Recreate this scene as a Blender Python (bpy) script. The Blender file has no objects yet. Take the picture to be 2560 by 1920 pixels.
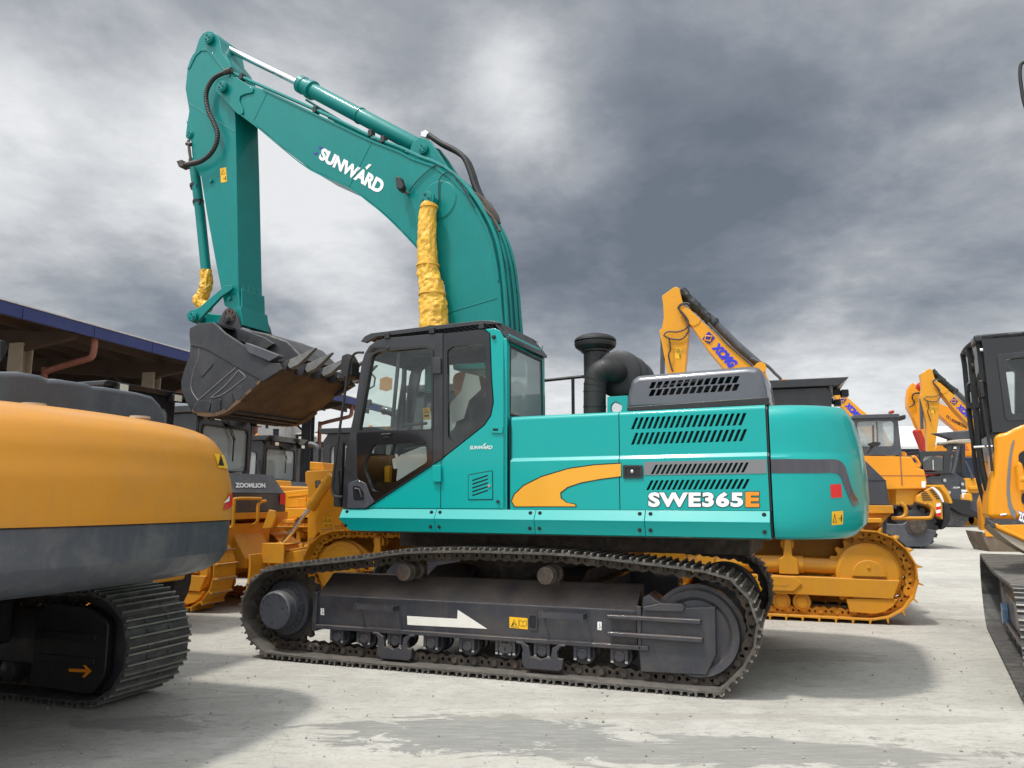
import bpy, bmesh, math, random
from mathutils import Vector, Matrix, noise
from mathutils.geometry import tessellate_polygon
random.seed(7)
R = math.radians
sc = bpy.context.scene
COL = sc.collection
# ------------------------------------------------------------------ camera, sky, sun, exposure
FPX, HY, CAMH = 1921.0, 1250.0, 1.6
PITCH = math.atan((HY - 960) / FPX)
cam = bpy.data.cameras.new('camera'); camo = bpy.data.objects.new('camera', cam); COL.objects.link(camo)
cam.sensor_width = 36; cam.lens = 36 * FPX / 2560; cam.clip_end = 3000; cam.clip_start = 0.05
camo.location = (0, 0, CAMH); camo.rotation_euler = (R(90) + PITCH, 0, 0)
sc.camera = camo
sc.view_settings.view_transform = 'Standard'; sc.view_settings.look = 'None'
sc.view_settings.exposure = 0.0; sc.view_settings.gamma = 1
sc.cycles.max_bounces = 6; sc.cycles.transparent_max_bounces = 12
sc.cycles.use_denoising = True

SUN_DIR = Vector((-0.39, -0.24, 1.08)).normalized()      # towards the sun
sl = bpy.data.lights.new('sun', 'SUN'); sl.energy = 3.0; sl.angle = R(4.5); sl.color = (1, 0.955, 0.88)
so = bpy.data.objects.new('sun', sl); COL.objects.link(so)
so.rotation_euler = SUN_DIR.to_track_quat('Z', 'Y').to_euler(); so.location = (0, 0, 30)

wd = bpy.data.worlds.new('World'); sc.world = wd; wd.use_nodes = True
def build_sky():
    nt = wd.node_tree; N = nt.nodes; L = nt.links; N.clear()
    def n(t, **k):
        x = N.new(t)
        for a, b in k.items(): setattr(x, a, b)
        return x
    def val(sock, v):
        if hasattr(v, 'links') or isinstance(v, bpy.types.NodeSocket): L.new(v, sock)
        else: sock.default_value = v
    def m(op, a, b=0.0, c=None, clamp=False):
        x = n('ShaderNodeMath', operation=op); x.use_clamp = clamp
        val(x.inputs[0], a); val(x.inputs[1], b)
        if c is not None: val(x.inputs[2], c)
        return x.outputs[0]
    sky = n('ShaderNodeTexSky', sky_type='NISHITA'); sky.sun_disc = False
    sky.sun_elevation = math.asin(SUN_DIR.z); sky.sun_rotation = math.atan2(SUN_DIR.x, SUN_DIR.y)
    bg1 = n('ShaderNodeBackground'); L.new(sky.outputs[0], bg1.inputs[0]); bg1.inputs[1].default_value = 0.11
    tc = n('ShaderNodeTexCoord'); D = tc.outputs['Generated']
    sep = n('ShaderNodeSeparateXYZ'); L.new(D, sep.inputs[0])
    # clouds lie on a flat layer: x/(z+k), y/(z+k)
    zz = m('ADD', m('MAXIMUM', sep.outputs[2], 0.0), 0.22)
    cx = m('DIVIDE', sep.outputs[0], zz); cy = m('DIVIDE', sep.outputs[1], zz)
    cmb = n('ShaderNodeCombineXYZ'); L.new(cx, cmb.inputs[0]); L.new(cy, cmb.inputs[1])
    def noi(scale, det, rough, off, dist=0.0):
        mp = n('ShaderNodeMapping'); L.new(cmb.outputs[0], mp.inputs[0]); mp.inputs['Location'].default_value = off
        t = n('ShaderNodeTexNoise'); L.new(mp.outputs[0], t.inputs['Vector'])
        t.inputs['Scale'].default_value = scale; t.inputs['Detail'].default_value = det
        t.inputs['Roughness'].default_value = rough; t.inputs['Distortion'].default_value = dist
        return t.outputs['Fac']
    n1 = noi(0.95, 7, 0.50, (3.1, 1.7, 0), 0.35)
    n2 = noi(3.2, 8, 0.58, (8.1, 5.2, 2), 0.25)
    n3 = noi(7.5, 10, 0.66, (1.1, 9.2, 4), 0.15)
    base = m('ADD', m('MULTIPLY', m('SUBTRACT', n1, 0.5), .75), m('MULTIPLY', m('SUBTRACT', n2, 0.5), 0.38))
    base = m('ADD', base, m('MULTIPLY', m('SUBTRACT', n3, 0.5), 0.15))
    e1 = noi(2.6, 9, 0.60, (8.1, 5.2, 2), 0.2); e2 = noi(2.6, 9, 0.60, (8.16, 5.27, 2), 0.2)
    base = m('ADD', base, m('MULTIPLY', m('SUBTRACT', e1, e2), 0.7))
    base = m('ADD', base, 0.65)
    # bright and dark areas of the cloud cover, each a soft region around a direction of the sky
    def blob(px, py, rad, amp):
        nonlocal base
        d = ray(px, py).normalized()
        nz = noi(1.5, 10, 0.60, (px * .01, py * .01, 0), 0.3)
        dp = n('ShaderNodeVectorMath', operation='DISTANCE'); L.new(D, dp.inputs[0]); dp.inputs[1].default_value = d
        q = m('ADD', m('DIVIDE', dp.outputs['Value'], rad), m('MULTIPLY', m('SUBTRACT', nz, 0.5), 1.1))
        mr = n('ShaderNodeMapRange', interpolation_type='SMOOTHSTEP'); L.new(q, mr.inputs[0])
        mr.inputs[1].default_value = 0.0; mr.inputs[2].default_value = 1.0; mr.inputs[3].default_value = amp; mr.inputs[4].default_value = 0.0
        base = m('ADD', base, mr.outputs[0])
    for b in SKY_BLOBS: blob(*b)
    cr = n('ShaderNodeValToRGB'); L.new(base, cr.inputs[0])
    e = cr.color_ramp.elements
    e[0].position = 0.0; e[0].color = (0.155, 0.178, 0.215, 1)
    e[1].position = 1.0; e[1].color = (0.86, 0.87, 0.88, 1)
    for p, c in ((0.25, (0.235, 0.262, 0.305, 1)), (0.5, (0.39, 0.41, 0.44, 1)), (0.75, (0.62, 0.635, 0.655, 1))):
        x = e.new(p); x.color = c
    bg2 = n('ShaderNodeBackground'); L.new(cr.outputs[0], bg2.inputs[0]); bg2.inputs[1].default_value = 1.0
    # added gain on the unseen sky overhead and sunward, to lift ambient light
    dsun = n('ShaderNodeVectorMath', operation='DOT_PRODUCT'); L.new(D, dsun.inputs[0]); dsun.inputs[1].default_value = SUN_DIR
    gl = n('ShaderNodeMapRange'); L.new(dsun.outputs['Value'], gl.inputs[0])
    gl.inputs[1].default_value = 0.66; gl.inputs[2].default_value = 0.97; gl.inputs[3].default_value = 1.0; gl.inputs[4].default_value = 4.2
    bh = n('ShaderNodeMapRange', interpolation_type='SMOOTHSTEP'); L.new(sep.outputs[1], bh.inputs[0])     # added fill: unseen sky behind the camera brightened as well
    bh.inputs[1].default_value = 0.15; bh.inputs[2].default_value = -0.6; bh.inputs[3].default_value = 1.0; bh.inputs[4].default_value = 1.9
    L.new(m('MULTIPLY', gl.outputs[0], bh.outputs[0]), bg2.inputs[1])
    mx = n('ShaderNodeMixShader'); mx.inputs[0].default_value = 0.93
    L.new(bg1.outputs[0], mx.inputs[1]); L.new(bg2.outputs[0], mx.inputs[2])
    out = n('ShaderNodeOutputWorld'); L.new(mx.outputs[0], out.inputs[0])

# ------------------------------------------------------------------ camera maths: pixel of the photo -> ray -> point on a real plane
_c, _s = math.cos(PITCH), math.sin(PITCH)
CAMP = Vector((0, 0, CAMH))
def ray(px, py):
    x = (px - 1280) / FPX; y = (960 - py) / FPX
    return Vector((x, _c - _s * y, _s + _c * y))
def proj(p):
    d = Vector(p) - CAMP
    f = d.y * _c + d.z * _s; up = -d.y * _s + d.z * _c
    return (1280 + FPX * d.x / f, 960 - FPX * up / f)
RG = {'P': (0, 0, 1), 'W': (0, 0, 1.15732), 'A': (400, 50, .406872), 'B': (400, 680, .406872), 'C': (1250, 680, .45208),
      'D': (560, 1280, .361664), 'E': (1260, 1280, .361664), 'F': (0, 700, .361664), 'G': (0, 1250, .361664),
      'H': (1600, 680, .361664), 'I': (1900, 1100, .298373), 'J': (2160, 780, .241109), 'K': (440, 1000, .235081), 'L': (2240, 1080, .144665),
      'M': (2400, 1300, .289331), 'N': (2360, 780, .240964), 'O': (1900, 900, .180832), 'Q': (660, 980, .108499)}
def px(reg, s):
    x0, y0, k = RG[reg]
    if isinstance(s, str): s = [tuple(map(float, q.split(','))) for q in s.split()]
    return [(x0 + x * k, y0 + y * k) for x, y in s]
# several views at once: 'A:1,2 3,4 B:5,6 ...'
def PX(s):
    out = []; reg = 'P'
    for q in s.split():
        if ':' in q: reg, q = q.split(':')
        x, y = map(float, q.split(',')); x0, y0, k = RG[reg]; out.append((x0 + x * k, y0 + y * k))
    return out
def ground(px_, py_, z=0.0):
    d = ray(px_, py_); t = (z - CAMH) / d.z
    return CAMP + d * t
SKY_BLOBS = [(1750, 380, .55, -.42), (2200, 480, .40, -.22), (1350, 560, .24, -.20), (1040, 110, .26, -.16), (1270, 230, .12, .62), (1420, 400, .14, .34), (110, 330, .30, .30), (760, 520, .28, .55), (380, 780, .24, -.30), (2350, 920, .34, .28), (1450, 990, .22, .34), (1850, 690, .22, -.26), (1450, 770, .14, -.16), (700, 830, .20, -.28), (2000, 830, .2, .26), (2150, 1060, .25, .16), (950, 1090, .22, .45), (300, 30, .30, -.22), (2500, 830, .2, -.16), (2450, 150, .25, .08)]
build_sky()

class Fr:
    """a machine's own axes: u along it (towards its tail, to the right), v across it (away from the photographer), z up"""
    def __init__(s, C, deg):
        a = R(deg); s.C = Vector((C[0], C[1], 0)); s.deg = deg
        s.U = Vector((math.cos(a), -math.sin(a), 0)); s.N = Vector((math.sin(a), math.cos(a), 0))
    def W(s, u, v, z): return s.C + s.U * u + s.N * v + Vector((0, 0, z))
    def pv(s, p, v):                # pixel -> (u, z) on the plane v
        d = ray(*p); t = (v - (CAMP - s.C).dot(s.N)) / d.dot(s.N); q = CAMP + d * t - s.C
        return (q.dot(s.U), q.z)
    def pu(s, p, u):                # pixel -> (v, z) on the plane u
        d = ray(*p); t = (u - (CAMP - s.C).dot(s.U)) / d.dot(s.U); q = CAMP + d * t - s.C
        return (q.dot(s.N), q.z)
    def pz(s, p, z):
        q = ground(p[0], p[1], z) - s.C
        return (q.dot(s.U), q.dot(s.N))
    def S(s, txt, v): return [s.pv(p, v) for p in PX(txt)]
    def SU(s, txt, u): return [s.pu(p, u) for p in PX(txt)]
    def SZ(s, txt, z): return [s.pz(p, z) for p in PX(txt)]
    def s1(s, txt, v): return s.pv(PX(txt)[0], v)
    def off(s, u, v): return Fr(s.W(u, v, 0).xy, s.deg)

# ------------------------------------------------------------------ materials
MATS = {}
def mat(name, col, rough=0.5, metal=0.0, coat=0.0, dirt=0.0, dirtcol=(0.22, 0.19, 0.15), bump=0.0, scale=6.0, spec=0.5, var=0.0, bscale=60., rust=0.0, dust=0.0, dustcol=(.27, .25, .215), streak=0.0):
    m = bpy.data.materials.new(name); m.use_nodes = True; nt = m.node_tree; N = nt.nodes; L = nt.links
    b = N['Principled BSDF']
    b.inputs['Base Color'].default_value = (*col, 1); b.inputs['Roughness'].default_value = rough
    b.inputs['Metallic'].default_value = metal; b.inputs['Coat Weight'].default_value = coat; b.inputs['Coat Roughness'].default_value = 0.06
    b.inputs['Specular IOR Level'].default_value = spec
    tc = N.new('ShaderNodeTexCoord')
    def tex(sc_, det=6, ro=.6, dis=0.):
        t = N.new('ShaderNodeTexNoise'); t.inputs['Scale'].default_value = sc_; t.inputs['Detail'].default_value = det
        t.inputs['Roughness'].default_value = ro; t.inputs['Distortion'].default_value = dis
        L.new(tc.outputs['Object'], t.inputs['Vector']); return t.outputs['Fac']
    def mr(f, a, b_, c, d):
        x = N.new('ShaderNodeMapRange'); L.new(f, x.inputs[0])
        for i, v in zip((1, 2, 3, 4), (a, b_, c, d)): x.inputs[i].default_value = v
        return x.outputs[0]
    cur = None
    def mix(fac, colr):
        nonlocal cur
        x = N.new('ShaderNodeMix'); x.data_type = 'RGBA'
        L.new(fac, x.inputs['Factor'])
        if cur is None: x.inputs['A'].default_value = (*col, 1)
        else: L.new(cur, x.inputs['A'])
        x.inputs['B'].default_value = (*colr, 1); cur = x.outputs['Result']
    if var: mix(mr(tex(scale * .35, 4), .35, .65, 0, var), tuple(min(1, c * 1.9 + .015) for c in col))
    if dirt:
        f = mr(tex(scale, 8, .65, .4), .48, .72, 0, dirt); mix(f, dirtcol)
        L.new(mr(tex(scale * 1.7, 6), .35, .7, rough, min(1, rough + .35 * min(1, dirt * 2))), b.inputs['Roughness'])
    if rust: mix(mr(tex(scale * 1.3, 8, .7, .8), .5, .68, 0, rust), (0.17, 0.075, 0.03))
    if streak:
        mp = N.new('ShaderNodeMapping'); mp.inputs['Scale'].default_value = (7, 7, .5); L.new(tc.outputs['Object'], mp.inputs[0])
        t = N.new('ShaderNodeTexNoise'); t.inputs['Scale'].default_value = 1.6; t.inputs['Detail'].default_value = 7; t.inputs['Roughness'].default_value = .7; L.new(mp.outputs[0], t.inputs['Vector'])
        mix(mr(t.outputs['Fac'], .5, .75, 0, streak), dirtcol)
    if dust:
        ge = N.new('ShaderNodeNewGeometry'); sp = N.new('ShaderNodeSeparateXYZ'); L.new(ge.outputs['Normal'], sp.inputs[0])
        a_ = mr(sp.outputs[2], .15, .9, 0.06, 1); n_ = mr(tex(scale * 1.6, 8, .7, .4), .3, .62, .25, 1)
        q = N.new('ShaderNodeMath'); q.operation = 'MULTIPLY'; L.new(a_, q.inputs[0]); L.new(n_, q.inputs[1])
        q2 = N.new('ShaderNodeMath'); q2.operation = 'MULTIPLY'; L.new(q.outputs[0], q2.inputs[0]); q2.inputs[1].default_value = dust
        mix(q2.outputs[0], dustcol)
    if cur is not None: L.new(cur, b.inputs['Base Color'])
    if bump:
        bp = N.new('ShaderNodeBump'); bp.inputs['Strength'].default_value = bump; bp.inputs['Distance'].default_value = 0.01
        L.new(tex(bscale, 5), bp.inputs['Height']); L.new(bp.outputs[0], b.inputs['Normal'])
    MATS[name] = m; return m
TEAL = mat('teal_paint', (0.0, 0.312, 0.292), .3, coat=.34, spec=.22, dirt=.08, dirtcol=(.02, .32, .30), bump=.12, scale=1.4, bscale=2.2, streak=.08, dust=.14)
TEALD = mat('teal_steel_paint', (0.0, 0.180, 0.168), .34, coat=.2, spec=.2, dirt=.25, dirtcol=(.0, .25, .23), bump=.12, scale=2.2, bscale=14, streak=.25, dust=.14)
YEL = mat('yellow_paint', (0.68, 0.300, 0.016), .36, coat=.12, spec=.25, dirt=.35, dirtcol=(.52, .24, .04), bump=.10, scale=2.0, bscale=18, streak=.2, dust=.12)
YELD = mat('ochre_paint', (0.62, 0.275, 0.018), .42, coat=.08, spec=.25, dirt=.45, dirtcol=(.42, .20, .05), bump=.12, scale=3.0, bscale=18, streak=.25, dust=.2)
ORA = mat('orange_paint', (0.76, 0.29, 0.010), .32, coat=.25, spec=.25, dirt=.2, dirtcol=(.6, .26, .04), bump=.08, scale=2.0, bscale=12, streak=.2, dust=.1)
GREY = mat('charcoal_paint', (0.040, 0.044, 0.056), .38, coat=.25, dirt=.6, dirtcol=(.10, .098, .095), bump=.10, scale=2.6, streak=.35, dust=.35)
HOODG = mat('grey_gloss_paint', (0.075, 0.08, 0.095), .22, coat=.7, dirt=.25, dirtcol=(.13, .13, .135), bump=.03, scale=2)
FRAMEG = mat('undercarriage_paint', (0.024, 0.027, 0.037), .38, coat=.2, dirt=.7, dirtcol=(.065, .058, .052), bump=.18, scale=2.6, rust=.15, streak=.5, dust=.55, dustcol=(.15, .115, .085))
BLACK = mat('black_plastic', (0.012, 0.012, 0.013), .42, dirt=.3, dirtcol=(.04, .038, .035), bump=.04)
BLACKG = mat('black_gloss', (0.006, 0.006, 0.007), .12, coat=.5)
CABK = mat('cab_black_paint', (0.016, 0.017, 0.020), .3, coat=.3, dirt=.3, dirtcol=(.05, .05, .05), bump=.02)
RUBBER = mat('black_rubber', (0.014, 0.014, 0.014), .6, bump=.1)
STEEL = mat('track_steel', (0.070, 0.066, 0.059), .5, metal=.2, dirt=.9, dirtcol=(.165, .15, .13), bump=.3, scale=7, rust=.2, dust=.35, dustcol=(.24, .225, .195))
STEELK = mat('dark_track_steel', (0.055, 0.055, 0.057), .5, metal=.2, dirt=.85, dirtcol=(.15, .14, .125), bump=.3, scale=6, dust=.2)
BANDG = mat('worn_grey_paint', (0.050, 0.057, 0.072), .36, coat=.2, dirt=.85, dirtcol=(.13, .13, .128), bump=.15, scale=2.6, streak=.4)
YELW = mat('faded_yellow_paint', (0.53, 0.225, 0.018), .38, coat=.15, spec=.25, dirt=.5, dirtcol=(.44, .20, .035), bump=.14, scale=3.2, bscale=9, streak=.4, dust=.15)
CHAIN = mat('track_chain_steel', (0.045, 0.038, 0.032), .5, metal=.25, dirt=.8, dirtcol=(.13, .10, .075), bump=.3, scale=9, rust=.35, dust=.5)
BUCK = mat('bucket_paint', (0.022, 0.023, 0.028), .40, dirt=.7, dirtcol=(.055, .053, .05), bump=.22, scale=3, streak=.3, dust=.14)
BUCKB = mat('bucket_primer', (0.125, 0.070, 0.034), .5, dirt=1.0, dirtcol=(.03, .027, .025), bump=.35, scale=2.6, rust=.45, streak=.3)
WORN = mat('worn_steel_edge', (0.24, 0.225, 0.195), .42, metal=.3, dirt=.8, dirtcol=(.12, .11, .095), bump=.1, scale=9)
TOOTH = mat('tooth_steel', (0.16, 0.16, 0.155), .5, metal=.2, dirt=.6, dirtcol=(.07, .07, .065), bump=.2, dust=.4)
CHROME = mat('chrome', (0.75, 0.75, 0.76), .12, metal=1.0)
ALU = mat('aluminium', (0.55, 0.55, 0.56), .35, metal=.9)
WHITE = mat('white_paint', (0.72, 0.70, 0.64), .45, dirt=.25, dirtcol=(.55, .52, .44))
WHITED = mat('white_decal', (0.78, 0.79, 0.78), .35)
ORAD = mat('orange_decal', (0.80, 0.25, 0.01), .3)
GOLD = mat('gold_decal', (0.72, 0.33, 0.012), .25, coat=.4, dirt=.3, dirtcol=(.5, .27, .08), scale=.8)
LABEL = mat('yellow_label', (0.80, 0.45, 0.01), .4)
INK = mat('ink', (0.008, 0.008, 0.012), .4)
NAVY = mat('navy_decal', (0.03, 0.02, 0.30), .4)
STRG = mat('grey_decal', (0.16, 0.165, 0.17), .22, coat=.5)
STRB = mat('dark_decal', (0.030, 0.025, 0.035), .12, coat=1.0)
REDL = mat('red_reflector', (0.62, 0.008, 0.006), .25)
REDP = mat('red_paint', (0.45, 0.03, 0.02), .4)
BROWN = mat('brown_foam', (0.34, 0.13, 0.045), .8)
SEATB = mat('seat_fabric', (0.03, 0.03, 0.033), .9)
PLAST = mat('plastic_sheet', (0.45, 0.46, 0.47), .25)
WRAP = mat('yellow_wrap', (0.74, 0.43, 0.05), .36, spec=.4, dirt=.4, dirtcol=(.42, .19, .06), bump=1.0, scale=7, bscale=20)
BGREEN = mat('dark_wrap', (0.012, 0.016, 0.014), .35, bump=.7, bscale=14)
LAMP = mat('lamp_lens', (0.75, 0.72, 0.60), .1, coat=.8)
CONC = mat('concrete_wall', (0.36, 0.35, 0.335), .9, dirt=.6, dirtcol=(.18, .17, .16), bump=.3, scale=1.2)
BEIGE = mat('beige_paint', (0.42, 0.36, 0.28), .7, dirt=.4)
SHEDB = mat('blue_fascia', (0.022, 0.036, 0.15), .45, dirt=.3, dirtcol=(.05, .07, .22), scale=1)
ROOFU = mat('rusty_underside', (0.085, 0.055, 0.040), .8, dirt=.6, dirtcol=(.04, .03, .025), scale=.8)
PIPE = mat('red_pipe', (0.24, 0.085, 0.055), .55, dirt=.5, dirtcol=(.45, .30, .25), scale=2)
TIN = mat('pale_sheet_metal', (0.62, 0.63, 0.61), .5, dirt=.3)
DKBLUE = mat('dark_blue_wall', (0.01, 0.022, 0.06), .6)
BARK = mat('bark', (0.10, 0.075, 0.05), .9, bump=.4)
LEAF = mat('leaf', (0.045, 0.085, 0.025), .6, var=.8, scale=1.2)
LEAFD = mat('leaf_dark', (0.03, 0.06, 0.022), .6, var=.8, scale=1.2)
def glassmat(name, tint, refl=1.0, rough=0.02, alpha=0.0, body=(0.5, 0.5, 0.5)):
    m = bpy.data.materials.new(name); m.use_nodes = True; nt = m.node_tree; N = nt.nodes; L = nt.links; N.clear()
    tr = N.new('ShaderNodeBsdfTransparent'); tr.inputs[0].default_value = (*tint, 1)
    gl = N.new('ShaderNodeBsdfGlossy'); gl.inputs['Roughness'].default_value = rough; gl.inputs[0].default_value = (refl, refl, refl, 1)
    lw = N.new('ShaderNodeLayerWeight'); lw.inputs[0].default_value = .5
    pw = N.new('ShaderNodeMath'); pw.operation = 'POWER'; pw.inputs[1].default_value = 4.0; L.new(lw.outputs['Facing'], pw.inputs[0])
    mm = N.new('ShaderNodeMath'); mm.operation = 'MULTIPLY_ADD'; mm.inputs[1].default_value = .7; mm.inputs[2].default_value = 0.035
    L.new(pw.outputs[0], mm.inputs[0])
    mx = N.new('ShaderNodeMixShader'); L.new(mm.outputs[0], mx.inputs[0]); L.new(gl.outputs[0], mx.inputs[2])
    if alpha:
        df = N.new('ShaderNodeBsdfDiffuse'); df.inputs[0].default_value = (*body, 1)
        m2 = N.new('ShaderNodeMixShader'); m2.inputs[0].default_value = alpha
        L.new(tr.outputs[0], m2.inputs[1]); L.new(df.outputs[0], m2.inputs[2]); L.new(m2.outputs[0], mx.inputs[1])
    else: L.new(tr.outputs[0], mx.inputs[1])
    o = N.new('ShaderNodeOutputMaterial'); L.new(mx.outputs[0], o.inputs[0]); return m
GLASS = glassmat('cab_glass', (.92, .96, .94))
GLASST = glassmat('tinted_glass', (.86, .89, .85))
GLASSD = glassmat('dusty_glass', (.75, .78, .77), alpha=.42, body=(.50, .54, .54))

# ------------------------------------------------------------------ mesh builder
def rnd_poly(pts, r, n=4):
    """round every corner of a polygon"""
    out = []; k = len(pts)
    for i in range(k):
        p = Vector(pts[i]); a = Vector(pts[i - 1]) - p; b = Vector(pts[(i + 1) % k]) - p
        rr = min(r, a.length * .45, b.length * .45)
        if rr < 1e-4 or a.length < 1e-6 or b.length < 1e-6: out.append(tuple(p)); continue
        a = p + a.normalized() * rr; b = p + b.normalized() * rr
        for j in range(n + 1):
            t = j / n; out.append(tuple(a * (1 - t) ** 2 + p * 2 * t * (1 - t) + b * t * t))
    return out
def circ(c, r, n=20, a0=0, a1=2 * math.pi):
    full = abs(a1 - a0 - 2 * math.pi) < 1e-6
    return [(c[0] + r * math.cos(a0 + (a1 - a0) * i / (n if full else n - 1)), c[1] + r * math.sin(a0 + (a1 - a0) * i / (n if full else n - 1))) for i in range(n)]
def area2(p): return sum(p[i - 1][0] * p[i][1] - p[i][0] * p[i - 1][1] for i in range(len(p)))
def smooth_path(pts, n=6, closed=False):
    """Catmull-Rom through the points"""
    P = [Vector(p) for p in pts]; k = len(P); out = []
    rng = k if closed else k - 1
    for i in range(rng):
        if closed: p0, p1, p2, p3 = P[i - 1], P[i], P[(i + 1) % k], P[(i + 2) % k]
        else: p0, p1, p2, p3 = P[max(i - 1, 0)], P[i], P[i + 1], P[min(i + 2, k - 1)]
        for j in range(n):
            t = j / n
            out.append(.5 * ((2 * p1) + (p2 - p0) * t + (2 * p0 - 5 * p1 + 4 * p2 - p3) * t * t + (3 * p1 - p0 - 3 * p2 + p3) * t ** 3))
    if not closed: out.append(P[-1])
    return out
class MB:
    def __init__(s): s.v = []; s.f = []
    def add(s, vs, fs):
        k = len(s.v); s.v += [Vector(x) for x in vs]; s.f += [tuple(i + k for i in f) for f in fs]; return s
    def prism(s, fr, poly, v0, v1, holes=()):
        """(u,z) polygon swept from v0 to v1, holes cut right through"""
        if area2(poly) < 0: poly = poly[::-1]
        k = len(poly)
        if not holes:
            vs = [fr.W(u, v0, z) for u, z in poly] + [fr.W(u, v1, z) for u, z in poly]
            return s.add(vs, [tuple(range(k)), tuple(range(2 * k - 1, k - 1, -1))] + [(i, i + k, (i + 1) % k + k, (i + 1) % k) for i in range(k)])
        loops = [poly] + [h if area2(h) < 0 else h[::-1] for h in holes]
        flat = [p for l in loops for p in l]
        tris = tessellate_polygon([[Vector((a, b, 0)) for a, b in l] for l in loops])
        n = len(flat); vs = [fr.W(u, v0, z) for u, z in flat] + [fr.W(u, v1, z) for u, z in flat]; fs = []
        for t in tris:
            a, b, c = t; A = area2([flat[a], flat[b], flat[c]])
            if A < 0: a, b, c = a, c, b
            fs += [(a, b, c), (c + n, b + n, a + n)]
        o = 0
        for l in loops:
            m = len(l)
            fs += [(o + i, o + i + n, o + (i + 1) % m + n, o + (i + 1) % m) for i in range(m)]; o += m
        return s.add(vs, fs)
    def prismu(s, fr, poly, u0, u1):
        """(v,z) section swept along u"""
        k = len(poly); vs = [fr.W(u0, v, z) for v, z in poly] + [fr.W(u1, v, z) for v, z in poly]
        return s.add(vs, [tuple(range(k)), tuple(range(2 * k - 1, k - 1, -1))] + [(i, i + k, (i + 1) % k + k, (i + 1) % k) for i in range(k)])
    def prismz(s, fr, poly, z0, z1):
        k = len(poly); vs = [fr.W(u, v, z0) for u, v in poly] + [fr.W(u, v, z1) for u, v in poly]
        return s.add(vs, [tuple(range(k)), tuple(range(2 * k - 1, k - 1, -1))] + [(i, i + k, (i + 1) % k + k, (i + 1) % k) for i in range(k)])
    def box(s, fr, u0, u1, v0, v1, z0, z1): return s.prism(fr, [(u0, z0), (u1, z0), (u1, z1), (u0, z1)], v0, v1)
    def ring(s, rings, caps=True, closed=False):
        k = len(rings[0]); vs = [p for r_ in rings for p in r_]; fs = []; m = len(rings)
        for j in range(m if closed else m - 1):
            a = j * k; b = ((j + 1) % m) * k
            fs += [(a + i, a + (i + 1) % k, b + (i + 1) % k, b + i) for i in range(k)]
        if caps and not closed: fs += [tuple(range(k - 1, -1, -1)), tuple(range((m - 1) * k, m * k))]
        return s.add(vs, fs)
    def tube(s, pts, r, n=8, closed=False, caps=True):
        P = [Vector(p) for p in pts]; rings = []; up = None; m = len(P)
        for i, p in enumerate(P):
            a = P[i - 1] if (i or closed) else p; b = P[(i + 1) % m] if (i < m - 1 or closed) else p
            t = (b - a).normalized()
            if up is None: up = t.orthogonal().normalized()
            up = (up - t * up.dot(t)).normalized(); w = t.cross(up); rr = r[i] if isinstance(r, (list, tuple)) else r
            rings.append([p + (up * math.cos(2 * math.pi * j / n) + w * math.sin(2 * math.pi * j / n)) * rr for j in range(n)])
        return s.ring(rings, caps, closed)
    def cyl(s, p0, p1, r, n=20): return s.tube([p0, p1], r, n)
    def lathe(s, p0, axis, prof, n=28, caps=True):
        """profile of (distance along axis, radius)"""
        ax = Vector(axis).normalized(); up = ax.orthogonal().normalized(); w = ax.cross(up); p0 = Vector(p0)
        return s.ring([[p0 + ax * d + (up * math.cos(2 * math.pi * j / n) + w * math.sin(2 * math.pi * j / n)) * max(r, 1e-4) for j in range(n)] for d, r in prof], caps)
    def build(s, name, m, parent=None, bevel=0.0, smooth=True, seg=2, label=None, kind=None, ang=35):
        me = bpy.data.meshes.new(name); inv = Matrix()
        if parent is not None: inv = WM[root_of(parent).name].inverted()
        me.from_pydata([tuple(inv @ v) for v in s.v], [], s.f); me.update()
        bm = bmesh.new(); bm.from_mesh(me)
        bmesh.ops.recalc_face_normals(bm, faces=bm.faces)
        if smooth:
            for f in bm.faces: f.smooth = True
            for e in bm.edges:
                if len(e.link_faces) == 2 and e.calc_face_angle(0) > R(ang): e.smooth = False
        bm.to_mesh(me); bm.free()
        o = bpy.data.objects.new(name, me); COL.objects.link(o); me.materials.append(m)
        if parent is not None: o.parent = parent
        if bevel:
            b = o.modifiers.new('bevel', 'BEVEL'); b.width = bevel; b.segments = seg; b.limit_method = 'ANGLE'; b.angle_limit = R(32); b.harden_normals = True
        if label: o['label'] = label
        if kind: o['kind'] = kind
        return o
WM = {}
def root_of(o):
    while o.parent is not None: o = o.parent
    return o
def thing(name, label, cat, fr, u=0, v=0, z=0, group=None):
    o = bpy.data.objects.new(name, None); COL.objects.link(o); o.empty_display_size = .3
    o.location = fr.W(u, v, z); o.rotation_euler = (0, 0, -R(fr.deg)); o['label'] = label; o['category'] = cat
    if group: o['group'] = group
    WM[o.name] = Matrix.Translation(o.location) @ Matrix.Rotation(-R(fr.deg), 4, 'Z'); return o
def own(o, label, cat, group=None):
    o['label'] = label; o['category'] = cat
    if group: o['group'] = group
    return o
def struct(o): o['kind'] = 'structure'; return o

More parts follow.
